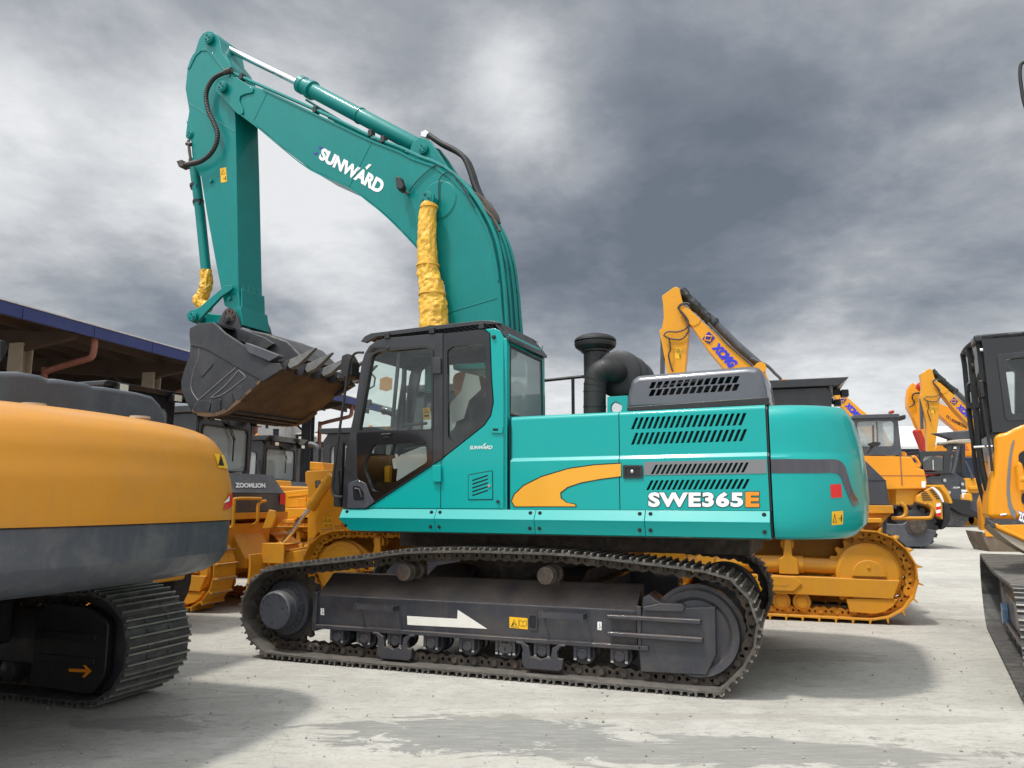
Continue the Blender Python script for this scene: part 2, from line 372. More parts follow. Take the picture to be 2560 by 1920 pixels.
FONT_OFF = {}
def text_geo(string, bold=0.0, shear=0.0, space=1.0):
    cu = bpy.data.curves.new('lettering', 'FONT'); cu.body = string; cu.offset = bold; cu.shear = shear; cu.space_character = space
    cu.resolution_u = 4
    ob = bpy.data.objects.new('lettering', cu); COL.objects.link(ob)
    dg = bpy.context.evaluated_depsgraph_get(); me = bpy.data.meshes.new_from_object(ob.evaluated_get(dg))
    vs = [v.co.copy() for v in me.vertices]; fs = [tuple(p.vertices) for p in me.polygons]
    bpy.data.objects.remove(ob); bpy.data.curves.remove(cu); bpy.data.meshes.remove(me)
    return vs, fs
def lettering(string, corners, mp, m, parent, name='lettering', bold=0.0, shear=0.0, box=None, space=1.0, lift=0):
    """corners: four pixels (bottom-left, bottom-right, top-right, top-left) that frame the word; mp maps a pixel to a world point"""
    vs, fs = text_geo(string, bold, shear, space)
    if box is None: x0 = min(v.x for v in vs); x1 = max(v.x for v in vs); y0 = min(v.y for v in vs); y1 = max(v.y for v in vs)
    else: x0, x1, y0, y1 = box
    Wc = [mp(c) for c in corners]
    out = []
    for v in vs:
        a = (v.x - x0) / (x1 - x0); b = (v.y - y0) / (y1 - y0)
        out.append(Wc[0] * (1 - a) * (1 - b) + Wc[1] * a * (1 - b) + Wc[2] * a * b + Wc[3] * (1 - a) * b)
    b = MB(); b.add(out, fs); o = b.build(name, m, parent, smooth=False)
    return o, (x0, x1, y0, y1)
def decal(txt_or_px, mp, m, parent, name):
    p = PX(txt_or_px) if isinstance(txt_or_px, str) else txt_or_px
    b = MB(); b.add([mp(q) for q in p], [tuple(range(len(p)))]); return b.build(name, m, parent, smooth=False)
def onv(fr, v): return lambda p: fr.W(*(lambda a: (a[0], v, a[1]))(fr.pv(p, v)))
def onu(fr, u): return lambda p: fr.W(*(lambda a: (u, a[0], a[1]))(fr.pu(p, u)))
def P3(fr, txt, v): return [fr.W(u, v, z) for u, z in fr.S(txt, v)]

# ------------------------------------------------------------------ crawler track
def crawler(fr, path, v0, v1, parent, pitch, ms, mc, gr=3, gh=.035, ph=.1, name='track_shoes', gw=.02, chain=True, bolts=True, phase=0., holes=False, edges=True):
    """path: closed (u,z) line of the inner face of the plates"""
    P = [Vector(p) for p in path]
    if area2([tuple(p) for p in P]) < 0: P = P[::-1]
    seg = [(P[(i + 1) % len(P)] - P[i]).length for i in range(len(P))]; L = sum(seg); n = round(L / pitch); step = L / n
    pts = []
    for j in range(n):
        d = ((j + phase) * step) % L; i = 0
        while d > seg[i]: d -= seg[i]; i += 1
        pts.append(P[i].lerp(P[(i + 1) % len(P)], d / seg[i]))
    sh = MB(); ch = MB(); ge = MB(); vc = (v0 + v1) / 2
    for j in range(n):
        a = pts[j]; b = pts[(j + 1) % n]; t = (b - a); l = t.length; t.normalize(); o = Vector((t.y, -t.x))  # outward
        if gr == 3:
            prof = [(-.012, .0), (l - .004, 0), (l + .006, .016), (l - .004, .03), (l - .018, .026), (l - .024, gh), (l - .038, gh), (l - .044, .016),
                    (l * .55 + .014, .016), (l * .55 + .008, gh * .9), (l * .55 - .008, gh * .9), (l * .55 - .014, .016), (l * .14 + .012, .016), (l * .14 + .006, gh), (l * .14 - .01, gh), (l * .14 - .016, .016), (-.012, .012)]
        else:
            prof = [(-.01, 0), (l - .004, 0), (l + .012, .016), (l - .004, .02), (l * .93, .02), (l * .86, gh), (l * .80, gh), (l * .78, .02), (-.01, .016)]
        poly = [tuple(a + t * s_ + o * h_) for s_, h_ in prof]
        sh.prism(fr, poly, v0, v1)
        if edges:
            for s_ in ((l - .031, l * .55, l * .14 - .002) if gr == 3 else (l * .83,)):
                hh = gh * (.9 if abs(s_ - l * .55) < 1e-6 else 1); ge.prism(fr, [tuple(a + t * (s_ + x) + o * (hh + y)) for x, y in ((-.0075, -.006), (.0075, -.006), (.0065, .0035), (-.0065, .0035))], v0 - .001, v1 + .001)
        if bolts:
            for vv in (-.11, .11):
                for ss in (.30, .72):
                    c = a + t * (l * ss) + o * .016
                    sh.prism(fr, [tuple(c + t * x + o * y) for x, y in ((-.013, 0), (.013, 0), (.011, .014), (-.011, .014))], vc + vv - .013, vc + vv + .013)
        if chain:
            for s_ in (-1, 1):
                off = .06 + (.018 if j % 2 else 0)
                c = [tuple(a + t * x - o * y) for x, y in ((-.03, .004), (l * .2, 0), (l * .8, 0), (l + .02, .004), (l + .035, ph * .5), (l + .02, ph * .85), (l * .75, ph), (l * .5, ph * .72), (l * .25, ph), (-.02, ph * .85), (-.035, ph * .5))]
                hl = [[tuple(a + t * (l * q) - o * (ph * .45) + t * (.017 * math.cos(w)) - o * (.021 * math.sin(w))) for w in [k * math.pi / 3 for k in range(6)]] for q in (.33, .67)] if holes else ()
                ch.prism(fr, c, vc + s_ * off - .014, vc + s_ * off + .014, hl)
            ch.cyl(fr.W(a.x - o.x * ph * .5, vc - .115, a.y - o.y * ph * .5), fr.W(a.x - o.x * ph * .5, vc + .115, a.y - o.y * ph * .5), .027, 8)
    so_ = sh.build(name, ms, parent, smooth=False)
    if chain: ch.build('track_chain', mc, so_, smooth=False)
    if edges: ge.build('grouser_edge', WORN, so_, smooth=False)
    return so_, pts
def bolts_ring(mb, p0, ax, rad, n, r=.012, h=.012, ph=0):
    ax = Vector(ax).normalized(); up = ax.orthogonal().normalized(); w = ax.cross(up)
    for j in range(n):
        a = 2 * math.pi * (j + ph) / n; c = Vector(p0) + (up * math.cos(a) + w * math.sin(a)) * rad
        mb.lathe(c, ax, [(0, r), (h, r)], 6)
# ================================================================== ground
def ground_mat():
    m = bpy.data.materials.new('concrete_yard'); m.use_nodes = True; nt = m.node_tree; N = nt.nodes; L = nt.links
    b = N['Principled BSDF']; b.inputs['Roughness'].default_value = .9; b.inputs['Specular IOR Level'].default_value = .25
    tc = N.new('ShaderNodeTexCoord')
    def noi(sc_, det, ro, dis=0, stretch=(1, 1, 1), rot=0):
        mp = N.new('ShaderNodeMapping'); L.new(tc.outputs['Object'], mp.inputs[0]); mp.inputs['Scale'].default_value = stretch; mp.inputs['Rotation'].default_value = (0, 0, rot)
        t = N.new('ShaderNodeTexNoise'); L.new(mp.outputs[0], t.inputs['Vector']); t.inputs['Scale'].default_value = sc_
        t.inputs['Detail'].default_value = det; t.inputs['Roughness'].default_value = ro; t.inputs['Distortion'].default_value = dis; return t.outputs['Fac']
    def mr(f, a, b_, c, d, sm=False):
        x = N.new('ShaderNodeMapRange'); L.new(f, x.inputs[0])
        if sm: x.interpolation_type = 'SMOOTHSTEP'
        for i, v in zip((1, 2, 3, 4), (a, b_, c, d)): x.inputs[i].default_value = v
        return x.outputs[0]
    def M(op, a, b_):
        x = N.new('ShaderNodeMath'); x.operation = op
        for i, v in enumerate((a, b_)):
            if isinstance(v, (int, float)): x.inputs[i].default_value = v
            else: L.new(v, x.inputs[i])
        return x.outputs[0]
    cur = None
    def mix(fac, c, a0=None):
        nonlocal cur
        x = N.new('ShaderNodeMix'); x.data_type = 'RGBA'; L.new(fac, x.inputs['Factor'])
        if cur is None: x.inputs['A'].default_value = (*a0, 1)
        else: L.new(cur, x.inputs['A'])
        x.inputs['B'].default_value = (*c, 1); cur = x.outputs['Result']
    mix(mr(noi(.35, 6, .6, .4), .35, .68, 0, 1), (.44, .425, .38), (.32, .308, .278))
    mix(mr(noi(2.2, 8, .68, .5), .42, .66, 0, .55), (.49, .475, .435))
    mix(mr(noi(5.5, 8, .75, .6, (1, 3.2, 1), R(-28)), .52, .66, 0, .75), (.24, .235, .215))
    mix(mr(noi(24, 6, .75, .3), .52, .70, 0, .6), (.24, .23, .205))
    mix(mr(noi(.9, 5, .6, .8, (.25, 2.2, 1), R(-12)), .55, .68, 0, .45), (.30, .285, .25))
    mix(mr(noi(70, 4, .6), .62, .72, 0, .6), (.12, .115, .10))
    # worn, darker cement skins with ragged edges where the photograph has them
    wob = noi(1.6, 8, .72, .8, (1, 2.0, 1), R(-28))
    scr = mr(noi(9, 7, .7, .2, (.35, 4.0, 1), R(-24)), .34, .54, .55, 1)
    def patch(cx, cy, rx, ry, rot, amp, col, w=1.6):
        mp = N.new('ShaderNodeMapping'); mp.vector_type = 'POINT'; L.new(tc.outputs['Object'], mp.inputs[0])
        ca, sa = math.cos(-rot), math.sin(-rot)
        mp.inputs['Rotation'].default_value = (0, 0, -rot); mp.inputs['Scale'].default_value = (1 / rx, 1 / ry, 0)
        lx, ly = cx / rx, cy / ry
        x_, y_ = (ca * lx - sa * ly), (sa * lx + ca * ly)
        mp.inputs['Location'].default_value = (-x_, -y_, 0)
        ln = N.new('ShaderNodeVectorMath'); ln.operation = 'LENGTH'; L.new(mp.outputs[0], ln.inputs[0])
        q = M('ADD', ln.outputs['Value'], M('MULTIPLY', M('SUBTRACT', wob, .5), w * 2))
        mix(M('MULTIPLY', mr(q, .90, 1.04, amp, 0), scr), col)
    g = lambda x, y: ground(x, y)
    a = g(1180, 1830); patch(a.x, a.y, 1.05, .42, 0, .95, (.20, .20, .187))
    a = g(1850, 1880); patch(a.x, a.y, 1.35, .34, 0, .9, (.20, .198, .183))
    a = g(1000, 1905); patch(a.x, a.y, 1.2, .06, 0, .5, (.38, .36, .31), .6)
    a = g(380, 1810); patch(a.x, a.y, .5, .2, 0, .8, (.22, .215, .20))
    a = g(1990, 1640); patch(a.x, a.y, .9, .35, 0, .5, (.22, .21, .18))
    a = g(1560, 1790); patch(a.x, a.y, 1.6, .10, 0, .5, (.27, .25, .21), .8)
    a = g(2250, 1800); patch(a.x, a.y, .8, .12, 0, .45, (.26, .25, .22), .8)
    # fine cracks
    vo = N.new('ShaderNodeTexVoronoi'); vo.feature = 'DISTANCE_TO_EDGE'; vo.inputs['Scale'].default_value = .22
    nd = N.new('ShaderNodeTexNoise'); nd.inputs['Scale'].default_value = 1.3; nd.inputs['Detail'].default_value = 6; L.new(tc.outputs['Object'], nd.inputs['Vector'])
    va = N.new('ShaderNodeVectorMath'); va.operation = 'MULTIPLY_ADD'; L.new(nd.outputs['Color'], va.inputs[0]); va.inputs[1].default_value = (.9, .9, 0); L.new(tc.outputs['Object'], va.inputs[2])
    L.new(va.outputs[0], vo.inputs['Vector'])
    mix(mr(vo.outputs['Distance'], .0, .0018, .30, 0), (.13, .125, .11))
    L.new(cur, b.inputs['Base Color'])
    bp = N.new('ShaderNodeBump'); bp.inputs['Strength'].default_value = .55; bp.inputs['Distance'].default_value = .02
    hh = M('ADD', M('MULTIPLY', noi(9, 8, .7, .3, (1, 1.8, 1), R(-28)), 1.0), M('MULTIPLY', noi(60, 4, .7), .35))
    L.new(hh, bp.inputs['Height']); L.new(bp.outputs[0], b.inputs['Normal'])
    return m
b = MB(); b.add([(-600, -300, 0), (600, -300, 0), (600, 1200, 0), (-600, 1200, 0)], [(0, 1, 2, 3)])
struct(b.build('ground', ground_mat(), smooth=False))
# loose grit and small stones
rg = random.Random(3); b = MB()
for i in range(1500):
    y = 3.2 + rg.random() ** 1.6 * 9; x = rg.uniform(-.62, .75) * y; r_ = rg.choice((.004, .006, .009, .014)) * rg.uniform(.6, 1.2)
    c = Vector((x, y, r_ * .4)); vs = [c + Vector((rg.uniform(.6, 1.1) * r_ * dx, rg.uniform(.6, 1.1) * r_ * dy, rg.uniform(.4, .8) * r_ * dz)) for dx, dy, dz in ((1, 0, 0), (-1, 0, 0), (0, 1, 0), (0, -1, 0), (0, 0, 1), (0, 0, -1))]
    b.add(vs, [(0, 2, 4), (2, 1, 4), (1, 3, 4), (3, 0, 4), (2, 0, 5), (1, 2, 5), (3, 1, 5), (0, 3, 5)])
o = b.build('grit', mat('grit', (.20, .19, .165), .9, var=.6), smooth=False); o['kind'] = 'stuff'; o['label'] = 'loose grit and crumbs of stone scattered over the yard'

# ================================================================== the turquoise excavator
LF = Fr((.18, 8.81), 20.4)     # its tracks
UF = Fr((.16, 8.795), 24.0)     # its house and boom, slewed
EX = thing('crawler_excavator', 'turquoise excavator with raised boom and charcoal bucket, parked in the middle of the yard', 'excavator', LF)
def offset_poly(p, d):
    if area2(p) < 0: p = p[::-1]
    out = []; k = len(p)
    for i in range(k):
        a = Vector(p[i]) - Vector(p[i - 1]); b_ = Vector(p[(i + 1) % k]) - Vector(p[i]); a.normalize(); b_.normalize()
        n = Vector((a.y, -a.x)) + Vector((b_.y, -b_.x)); n.normalize(); out.append(tuple(Vector(p[i]) + n * d))
    return out
VO = -1.6
op = LF.S('D:160,905 235,990 430,1040 1170,1130 2200,1195 E:1450,1270 1560,1245 1680,1130 1760,990 1798,870 1790,745 1755,630 1695,535 1610,450 1500,395 1200,347 800,300 400,258 0,245 D:1600,238 1200,252 1000,285 600,330 300,368 200,430 140,500 105,590 92,690 112,800', VO)
for i in (2, 3, 4): op[i] = (op[i][0], 0.0 if i > 2 else .012)
op[5] = (op[5][0], 0.0)
trk = [tuple(p) for p in offset_poly([tuple(v) for v in smooth_path(op, 4, True)], -.056)]
crawler(LF, trk, -1.6, -1.0, EX, .203, STEEL, CHAIN, name='track', holes=True, ph=.09, gh=.045)
crawler(LF, trk, 1.0, 1.6, EX, .203, STEEL, CHAIN, name='track', phase=.4, gh=.045)
def side_frames(sg, near):
    a = lambda x, y: (x, y) if sg < 0 else (-y, -x)
    bx = (-1.43, -1.08) if sg < 0 else (1.08, 1.43)
    VF = -1.43
    # box beam: vertical outer face, sloping shoulder above, flange below
    lo = LF.S('D:640,790 D:2212,865 E:925,950', VF); up = LF.S('D:655,588 D:2212,650 E:960,672', VF)
    b = MB()
    u0, u1 = lo[0][0], lo[2][0]
    zb = sum(p[1] for p in lo) / 3; zt = sum(p[1] for p in up) / 3
    sec = [(VF, zb), (VF, zt), (VF + .035, zt + .03), (-1.16, zt + .20), (-1.06, zt + .20), (-1.02, zb)]
    if not near: sec = [(-v, z) for v, z in sec]
    b.prismu(LF, sec, u0, u1)
    o = b.build('track_frame', FRAMEG, EX, bevel=.012)
    b = MB(); q = (VF - .045, VF + .04); q = q if near else (-q[1], -q[0])
    b.box(LF, u0 + .01, u1 + .1, q[0], q[1], zb - .022, zb + .016); b.box(LF, u0 - .035, u0 + .012, q[0] + .015, q[1] + .3, zb - .05, zt + .03)
    b.build('frame_flange', FRAMEG, o, bevel=.006)
    return o, u0, u1, zb, zt
TFR, fu0, fu1, fzb, fzt = side_frames(-1, True)
side_frames(1, False)
# guard plate over the idler, with its two bars
V = -1.455
b = MB(); b.prism(LF, LF.S('E:958,590 1000,568 1040,600 1080,625 1235,632 1252,662 1462,655 1468,985 1400,1132 1330,1128 1170,1120 945,1108 930,950 950,700', V), V, -1.12)
gp = b.build('idler_guard', FRAMEG, TFR, bevel=.012)
b = MB(); b.prism(LF, rnd_poly(LF.S('E:962,655 965,682 1240,690 1253,655 1230,636 1080,630', V - .02), .02), V - .035, V)
b.build('guard_lip', FRAMEG, gp, bevel=.008)
for q in ('E:708,708 1362,742 1362,780 710,738', 'E:712,826 1375,868 1375,908 714,858'):
    b = MB(); b.prism(LF, LF.S(q, V - .03), V - .045, V + .01); b.build('rub_bar', FRAMEG, gp, bevel=.012)
b = MB(); b.prism(LF, LF.S('E:915,648 950,652 950,950 930,950', V), V - .02, V + .03); b.build('guard_rib', FRAMEG, gp, bevel=.006)
# steps
for q, r_ in (('D:918,622 1135,640 1186,622 1186,680 918,672', 0), ('E:250,668 500,702 556,680 556,742 256,728', 0)):
    s_ = LF.S(q, -1.50); ua, ub = s_[0][0], s_[2][0]; z1 = (s_[0][1] + s_[2][1]) / 2; z0 = z1 - .085
    b = MB(); b.box(LF, ua, ub, -1.545, -1.53, z0 + .01, z1 - .03); b.box(LF, ua, ua + .014, -1.55, -1.42, z0 + .008, z1 - .028); b.box(LF, ub - .014, ub, -1.55, -1.42, z0 + .008, z1 - .028)
    k = 16
    for j in range(k):
        uu = ua + (ub - ua) * (j + .5) / k
        b.prism(LF, [(uu - .012, z1 - .03), (uu + .012, z1 - .03), (uu, z1 - .012)], -1.545, -1.53)
    b.build('step', FRAMEG, TFR)
# rollers: bottom rollers with their cast end caps
for t_ in ('D:780,872', 'D:965,888', 'D:1180,900', 'D:1430,918', 'D:1680,930', 'D:1930,948', 'E:25,960', 'E:262,972', 'E:540,985', 'E:797,998'):
    u, z = LF.s1(t_, -1.44); z = .245
    b = MB(); b.lathe(LF.W(u, -1.42, z), LF.N, [(0, .052), (.02, .058), (.05, .058), (.05, .10), (.075, .108), (.12, .108), (.13, .085), (.22, .085), (.23, .108), (.28, .108), (.30, .05), (.34, .05)], 20)
    ro = b.build('bottom_roller', FRAMEG, TFR)
    b = MB(); b.box(LF, u - .075, u + .075, -1.44, -1.385, z - .005, z + .10); b.box(LF, u - .078, u - .048, -1.45, -1.39, z - .035, z + .1); b.box(LF, u + .048, u + .078, -1.45, -1.39, z - .035, z + .1)
    b.lathe(LF.W(u, -1.452, z), LF.N, [(0, .04), (.01, .052), (.06, .052)], 18)
    b.build('roller_cap', FRAMEG, ro, bevel=.006)
    b = MB()
    for k in (-.063, .063): b.box(LF, u + k - .012, u + k + .012, -1.447, -1.40, z - .052, z - .034)
    b.build('cap_bolts', ALU, ro)
for v_ in (1.0,):
    for k in range(9):
        u = fu0 + .2 + k * (fu1 - fu0 - .2) / 8.4
        b = MB(); b.lathe(LF.W(u, 1.15, .245), LF.N, [(0, .05), (.03, .105), (.09, .105), (.1, .085), (.2, .085), (.21, .105), (.27, .105)], 14); b.build('bottom_roller', FRAMEG, EX)
# track guides
for q in ('D:1035,850 1075,850 1110,880 1125,930 1130,960 1170,1015 1290,1018 1315,960 1258,930 1262,880 1290,858 1325,868 1325,850 1310,845 1262,848 1232,880 1228,925 1180,940 1135,905 1120,860 1070,840', 
          'E:90,905 130,915 150,955 158,1000 165,1080 395,1095 410,1000 360,980 365,945 390,925 430,940 430,920 380,912 345,940 340,990 300,1018 230,1012 190,975 180,925 140,895'):
    s_ = LF.S(q, -1.46)
    us = [p[0] for p in s_]; zs = [p[1] for p in s_]; a, c = min(us), max(us); w = c - a; z0, z1 = min(zs), max(zs); h = z1 - z0
    P_ = [(a, z1), (a + w * .12, z1), (a + w * .26, z1 - h * .16), (a + w * .3, z1 - h * .55), (a + w * .38, z1 - h * .52), (a + w * .5, z1 - h * .62), (a + w * .62, z1 - h * .52), (a + w * .7, z1 - h * .55), (a + w * .74, z1 - h * .16), (a + w * .88, z1), (c, z1),
          (c, z1 - h * .07), (c - w * .1, z1 - h * .1), (c - w * .17, z1 - h * .3), (c - w * .15, z1 - h * .52), (c - w * .05, z1 - h * .55), (c - w * .07, z0 + .02), (c - w * .14, z0), (a + w * .2, z0), (a + w * .13, z0 + .03), (a + w * .12, z1 - h * .45), (a + w * .14, z1 - h * .3), (a + w * .1, z1 - h * .1), (a, z1 - h * .07)]
    b = MB(); b.prism(LF, P_, -1.49, -1.44); b.build('track_guide', FRAMEG, TFR, bevel=.006)
# carrier rollers
for t_ in ('D:1238,420', 'E:282,442'):
    u, z = LF.s1(t_, -1.52)
    for sg in (-1, 1):
        ro = MB(); ro.lathe(LF.W(u, sg * 1.52, z), LF.N * -sg, [(0, .055), (.006, .078), (.05, .080), (.055, .068), (.09, .068), (.095, .085), (.13, .085), (.14, .06), (.26, .06), (.27, .088), (.31, .088), (.4, .03)], 24)
        ro.box(LF, u - .05, u + .05, min(sg * 1.1, sg * 1.2), max(sg * 1.1, sg * 1.2), fzt + .1, z - .03)
        ro.build('carrier_roller', CHAIN, EX)
# sprocket, final drive hub
hu, hz = LF.s1('D:345,680', -1.60)
for sg in (-1, 1):
    b = MB(); T = []
    nt_ = 21
    for j in range(nt_ * 4):
        a = 2 * math.pi * j / (nt_ * 4); rr = (.385, .385, .335, .335)[j % 4]; T.append((hu + .02 + rr * math.cos(a), hz + .005 + rr * math.sin(a)))
    b.prism(LF, T, sg * 1.33, sg * 1.27)
    sp = b.build('sprocket', CHAIN, EX, bevel=.004)
    b = MB(); b.lathe(LF.W(hu, sg * 1.60, hz), LF.N * -sg, [(0, .0), (0, .17), (.012, .188), (.10, .192), (.10, .202), (.17, .205), (.172, .225), (.20, .225), (.2, .27), (.26, .28), (.5, .28)], 40)
    hb = b.build('drive_hub', GREY, sp, ang=25)
    b = MB(); bolts_ring(b, LF.W(hu, sg * 1.60, hz), LF.N * sg, .165, 14, .009, .006); bolts_ring(b, LF.W(hu, sg * 1.43, hz), LF.N * sg, .213, 26, .013, .016)
    bolts_ring(b, LF.W(hu, sg * 1.60, hz), LF.N * sg, .11, 3, .013, .005, .3)
    b.build('hub_bolts', GREY, sp)
# idler
iu, iz = LF.s1('E:1330,838', -1.42)
for sg in (-1, 1):
    b = MB(); b.lathe(LF.W(iu, sg * 1.44, iz), LF.N * -sg, [(0, .0), (0, .10), (.03, .12), (.035, .27), (.01, .30), (0, .355), (.02, .365), (.08, .365), (.085, .40), (.15, .40), (.155, .365), (.21, .365), (.24, .3), (.25, .0)], 56)
    b.build('idler', FRAMEG, EX, ang=25)
# lower car body and slewing ring
b = MB(); b.box(LF, -1.0, 1.0, -.75, .75, .42, .78); b.prismu(LF, [(-1.2, .5), (-.7, .42), (.7, .42), (1.2, .5), (1.2, .68), (.6, .9), (-.6, .9), (-1.2, .68)], -.85, -.35); b.prismu(LF, [(-1.2, .5), (-.7, .42), (.7, .42), (1.2, .5), (1.2, .68), (.6, .9), (-.6, .9), (-1.2, .68)], .35, .85)
b.build('car_body', FRAMEG, EX, bevel=.02)
b = MB(); b.lathe(LF.W(0, 0, .80), (0, 0, 1), [(0, .70), (.12, .70), (.12, .76), (.28, .76), (.28, .62), (.5, .62)], 56); sr = b.build('slewing_ring', CHAIN, EX)
b = MB(); bolts_ring(b, LF.W(0, 0, 1.0), (0, 0, 1), .73, 36, .018, .12); b.build('ring_bolts', CHAIN, sr)
# marks on the frame
m_ = onv(LF, -1.433)
decal('D:1265,718 1612,738 1616,676 1820,808 1268,780', m_, WHITE, TFR, 'arrow_marking')
dl = decal('D:1972,724 2098,734 2100,812 1974,800', m_, LABEL, TFR, 'warning_label'); m2 = onv(LF, -1.4345)
b = MB()
for tri in ('D:1985,792 2006,742 2028,795',):
    w_ = [m2(p) for p in PX(tri)]; b.add([w_[0], w_[1], w_[1].lerp(w_[0], .15), w_[0].lerp(w_[2], .15)], [(0, 1, 2, 3)]); b.tube(w_ + [w_[0]], .0022, 4)
    b.tube(P3(LF, 'D:1996,783 2006,765 2018,783', -1.4345), .003, 4)
b.tube(P3(LF, 'D:2036,735 2036,806', -1.4345), .0012, 4); b.tube(P3(LF, 'D:2042,748 2066,756 2090,750 2090,786 2066,790 2042,784 2042,748', -1.4345), .0016, 4); b.tube(P3(LF, 'D:2066,756 2066,790', -1.4345), .0016, 4)
b.build('label_symbol', INK, dl, smooth=False)
for q in ('D:668,664 692,666 692,713 668,711', 'E:646,758 675,760 674,818 646,814'):
    dl = decal(q, m_, WHITED, TFR, 'hook_label'); c = px('P', PX(q)); cx_ = sum(p[0] for p in c) / 4; cy_ = sum(p[1] for p in c) / 4
    b = MB(); b.tube([m2(p) for p in ((cx_ + 1, cy_ - 7), (cx_, cy_ - 1), (cx_ + 2.4, cy_ + 3), (cx_ + .5, cy_ + 6), (cx_ - 2, cy_ + 4))], .0028, 4); b.build('label_symbol', INK, dl, smooth=False)
b = MB(); b.prism(LF, rnd_poly(LF.S('E:176,712 228,712 228,808 176,808', -1.433), .03), -1.4335, -1.40); b.build('frame_slot', INK, TFR)
b = MB(); b.prism(LF, rnd_poly(LF.S('E:170,704 234,704 234,816 170,816', -1.433), .035), -1.442, -1.4332, [rnd_poly(LF.S('E:178,714 226,714 226,806 178,806', -1.433), .03)]); b.build('slot_rim', FRAMEG, TFR)
# ------------------------------------------------------------------ house of the turquoise excavator
VS = -1.49
def seam(txt): return UF.s1(txt, VS)[0]
U_A, U_B, U_C = seam('C:55,1000'), seam('C:657,1000'), seam('C:1492,1100')
ZS = 1.512                                  # top of the skirt
ZC, ZT = 1.955, 2.385
ZA = 2.345
ARC = [(VS + .025 + .045 * (1 - math.cos(a)), ZA + .04 * math.sin(a)) for a in [R(x) for x in (0, 15, 30, 45, 60, 75, 90)]]
def slots(ua, ub, z0l, z1l, z0r, z1r, n, slant, fill=.56, raw=False):
    out = []; p = (ub - ua - slant) / n
    for i in range(n):
        a = ua + p * i; w = p * fill; q = []
        for (x, t) in ((a, 0), (a + w, 0), (a + w + slant, 1), (a + slant, 1)):
            k = (x - ua) / (ub - ua); q.append((x, (z0l + (z0r - z0l) * k) * (1 - t) + (z1l + (z1r - z1l) * k) * t))
        out.append(q if raw else rnd_poly(q, .004, 1))
    return out
def row(l0, l1, r0, r1, n, v, fill=.56, sl=.045, raw=False):
    a, b_, c, d = (UF.s1(t, v) for t in (l0, l1, r0, r1))
    return slots(a[0], c[0], b_[1], a[1], d[1], c[1], n, sl, fill, raw)
def plate_rows(b, ua, ub, zb, zt, rows, v0, v1):
    '''a plate with rows of slanting slots, made of the webs between them'''
    line = lambda p, q: (lambda u: p[1] + (q[1] - p[1]) * (u - p[0]) / (q[0] - p[0]))
    lo = lambda u: zb
    for r_ in rows:
        l0 = line(r_[0][0], r_[-1][1]); l1 = line(r_[0][3], r_[-1][2])
        b.prism(UF, [(ua, lo(ua)), (ub, lo(ub)), (ub, l0(ub)), (ua, l0(ua))], v0, v1)
        prev = ((ua, l0(ua)), (ua, l1(ua)))
        for q in r_:
            b.prism(UF, [prev[0], q[0], q[3], prev[1]], v0, v1); prev = (q[1], q[2])
        b.prism(UF, [prev[0], (ub, l0(ub)), (ub, l1(ub)), prev[1]], v0, v1); lo = l1
    b.prism(UF, [(ua, lo(ua)), (ub, lo(ub)), (ub, zt), (ua, zt)], v0, v1)
def panel(name, ua, ub, up=(), lo=()):
    b = MB(); g = .004
    b.prism(UF, [(ua + g, ZS + .003), (ub - g, ZS + .003), (ub - g, ZC), (ua + g, ZC)], VS, VS + .03, lo)
    plate_rows(b, ua + g, ub - g, ZC + .035, ZA, up, VS + .025, VS + .055)
    for pr in ([(VS, ZC), (VS + .004, ZC + .008), (VS + .021, ZC + .027), (VS + .025, ZC + .035)], ARC + [(-1.2, ZT + .001)]):
        k = len(pr); b.add([UF.W(ua + g, v, z) for v, z in pr] + [UF.W(ub - g, v, z) for v, z in pr], [(i, i + 1, i + 1 + k, i + k) for i in range(k - 1)])
    return b.build(name, TEAL, EX, ang=28)
r1 = row('C:722,806', 'C:722,870', 'C:1378,778', 'C:1378,846', 20, VS + .025, raw=True)
mz = max(p[1] for h in r1 for p in h)
if mz > ZA - .012: r1 = [[(u, z - (mz - ZA + .012)) for u, z in h] for h in r1]
r2 = row('C:722,890', 'C:722,955', 'C:1382,868', 'C:1382,934', 20, VS + .025, raw=True)
r3 = row('C:832,1066', 'C:832,1118', 'C:1390,1052', 'C:1390,1108', 19, VS)
r4 = row('C:806,1152', 'C:806,1206', 'C:1396,1144', 'C:1396,1199', 19, VS)
pa = panel('engine_panel', U_A, U_B)
pb = panel('engine_panel', U_B, U_C - .012, [r2, r1], r3 + r4)
b = MB(); st = UF.S('C:797,1050 1475,1036 1475,1114 797,1124', VS); b.prism(UF, st, VS - .004, VS - .0005, r3); b.build('grey_stripe', STRG, pb)
# dark body under the panels, top of the hood, far side
b = MB(); b.box(UF, U_A + .01, U_C - .02, VS + .10, 1.42, ZS, 2.30); b.build('engine_bay', BLACK, EX)
b = MB(); b.box(UF, U_A, U_C - .012, -1.2, 1.45, 2.33, ZT); b.box(UF, U_A, U_C - .012, 1.42, 1.49, ZS, 2.33); b.build('hood_top', TEAL, EX, bevel=.02)
b = MB()
for uu in (U_B, U_C - .012): b.prismu(UF, [(VS + .012, ZS), (VS + .012, ZC), (VS + .037, ZC + .03)] + [(v + .012, z - .01) for v, z in ARC] + [(-1.25, 2.3), (VS + .1, ZS)], uu - .012, uu + .012)
b.build('panel_seal', BLACK, EX)
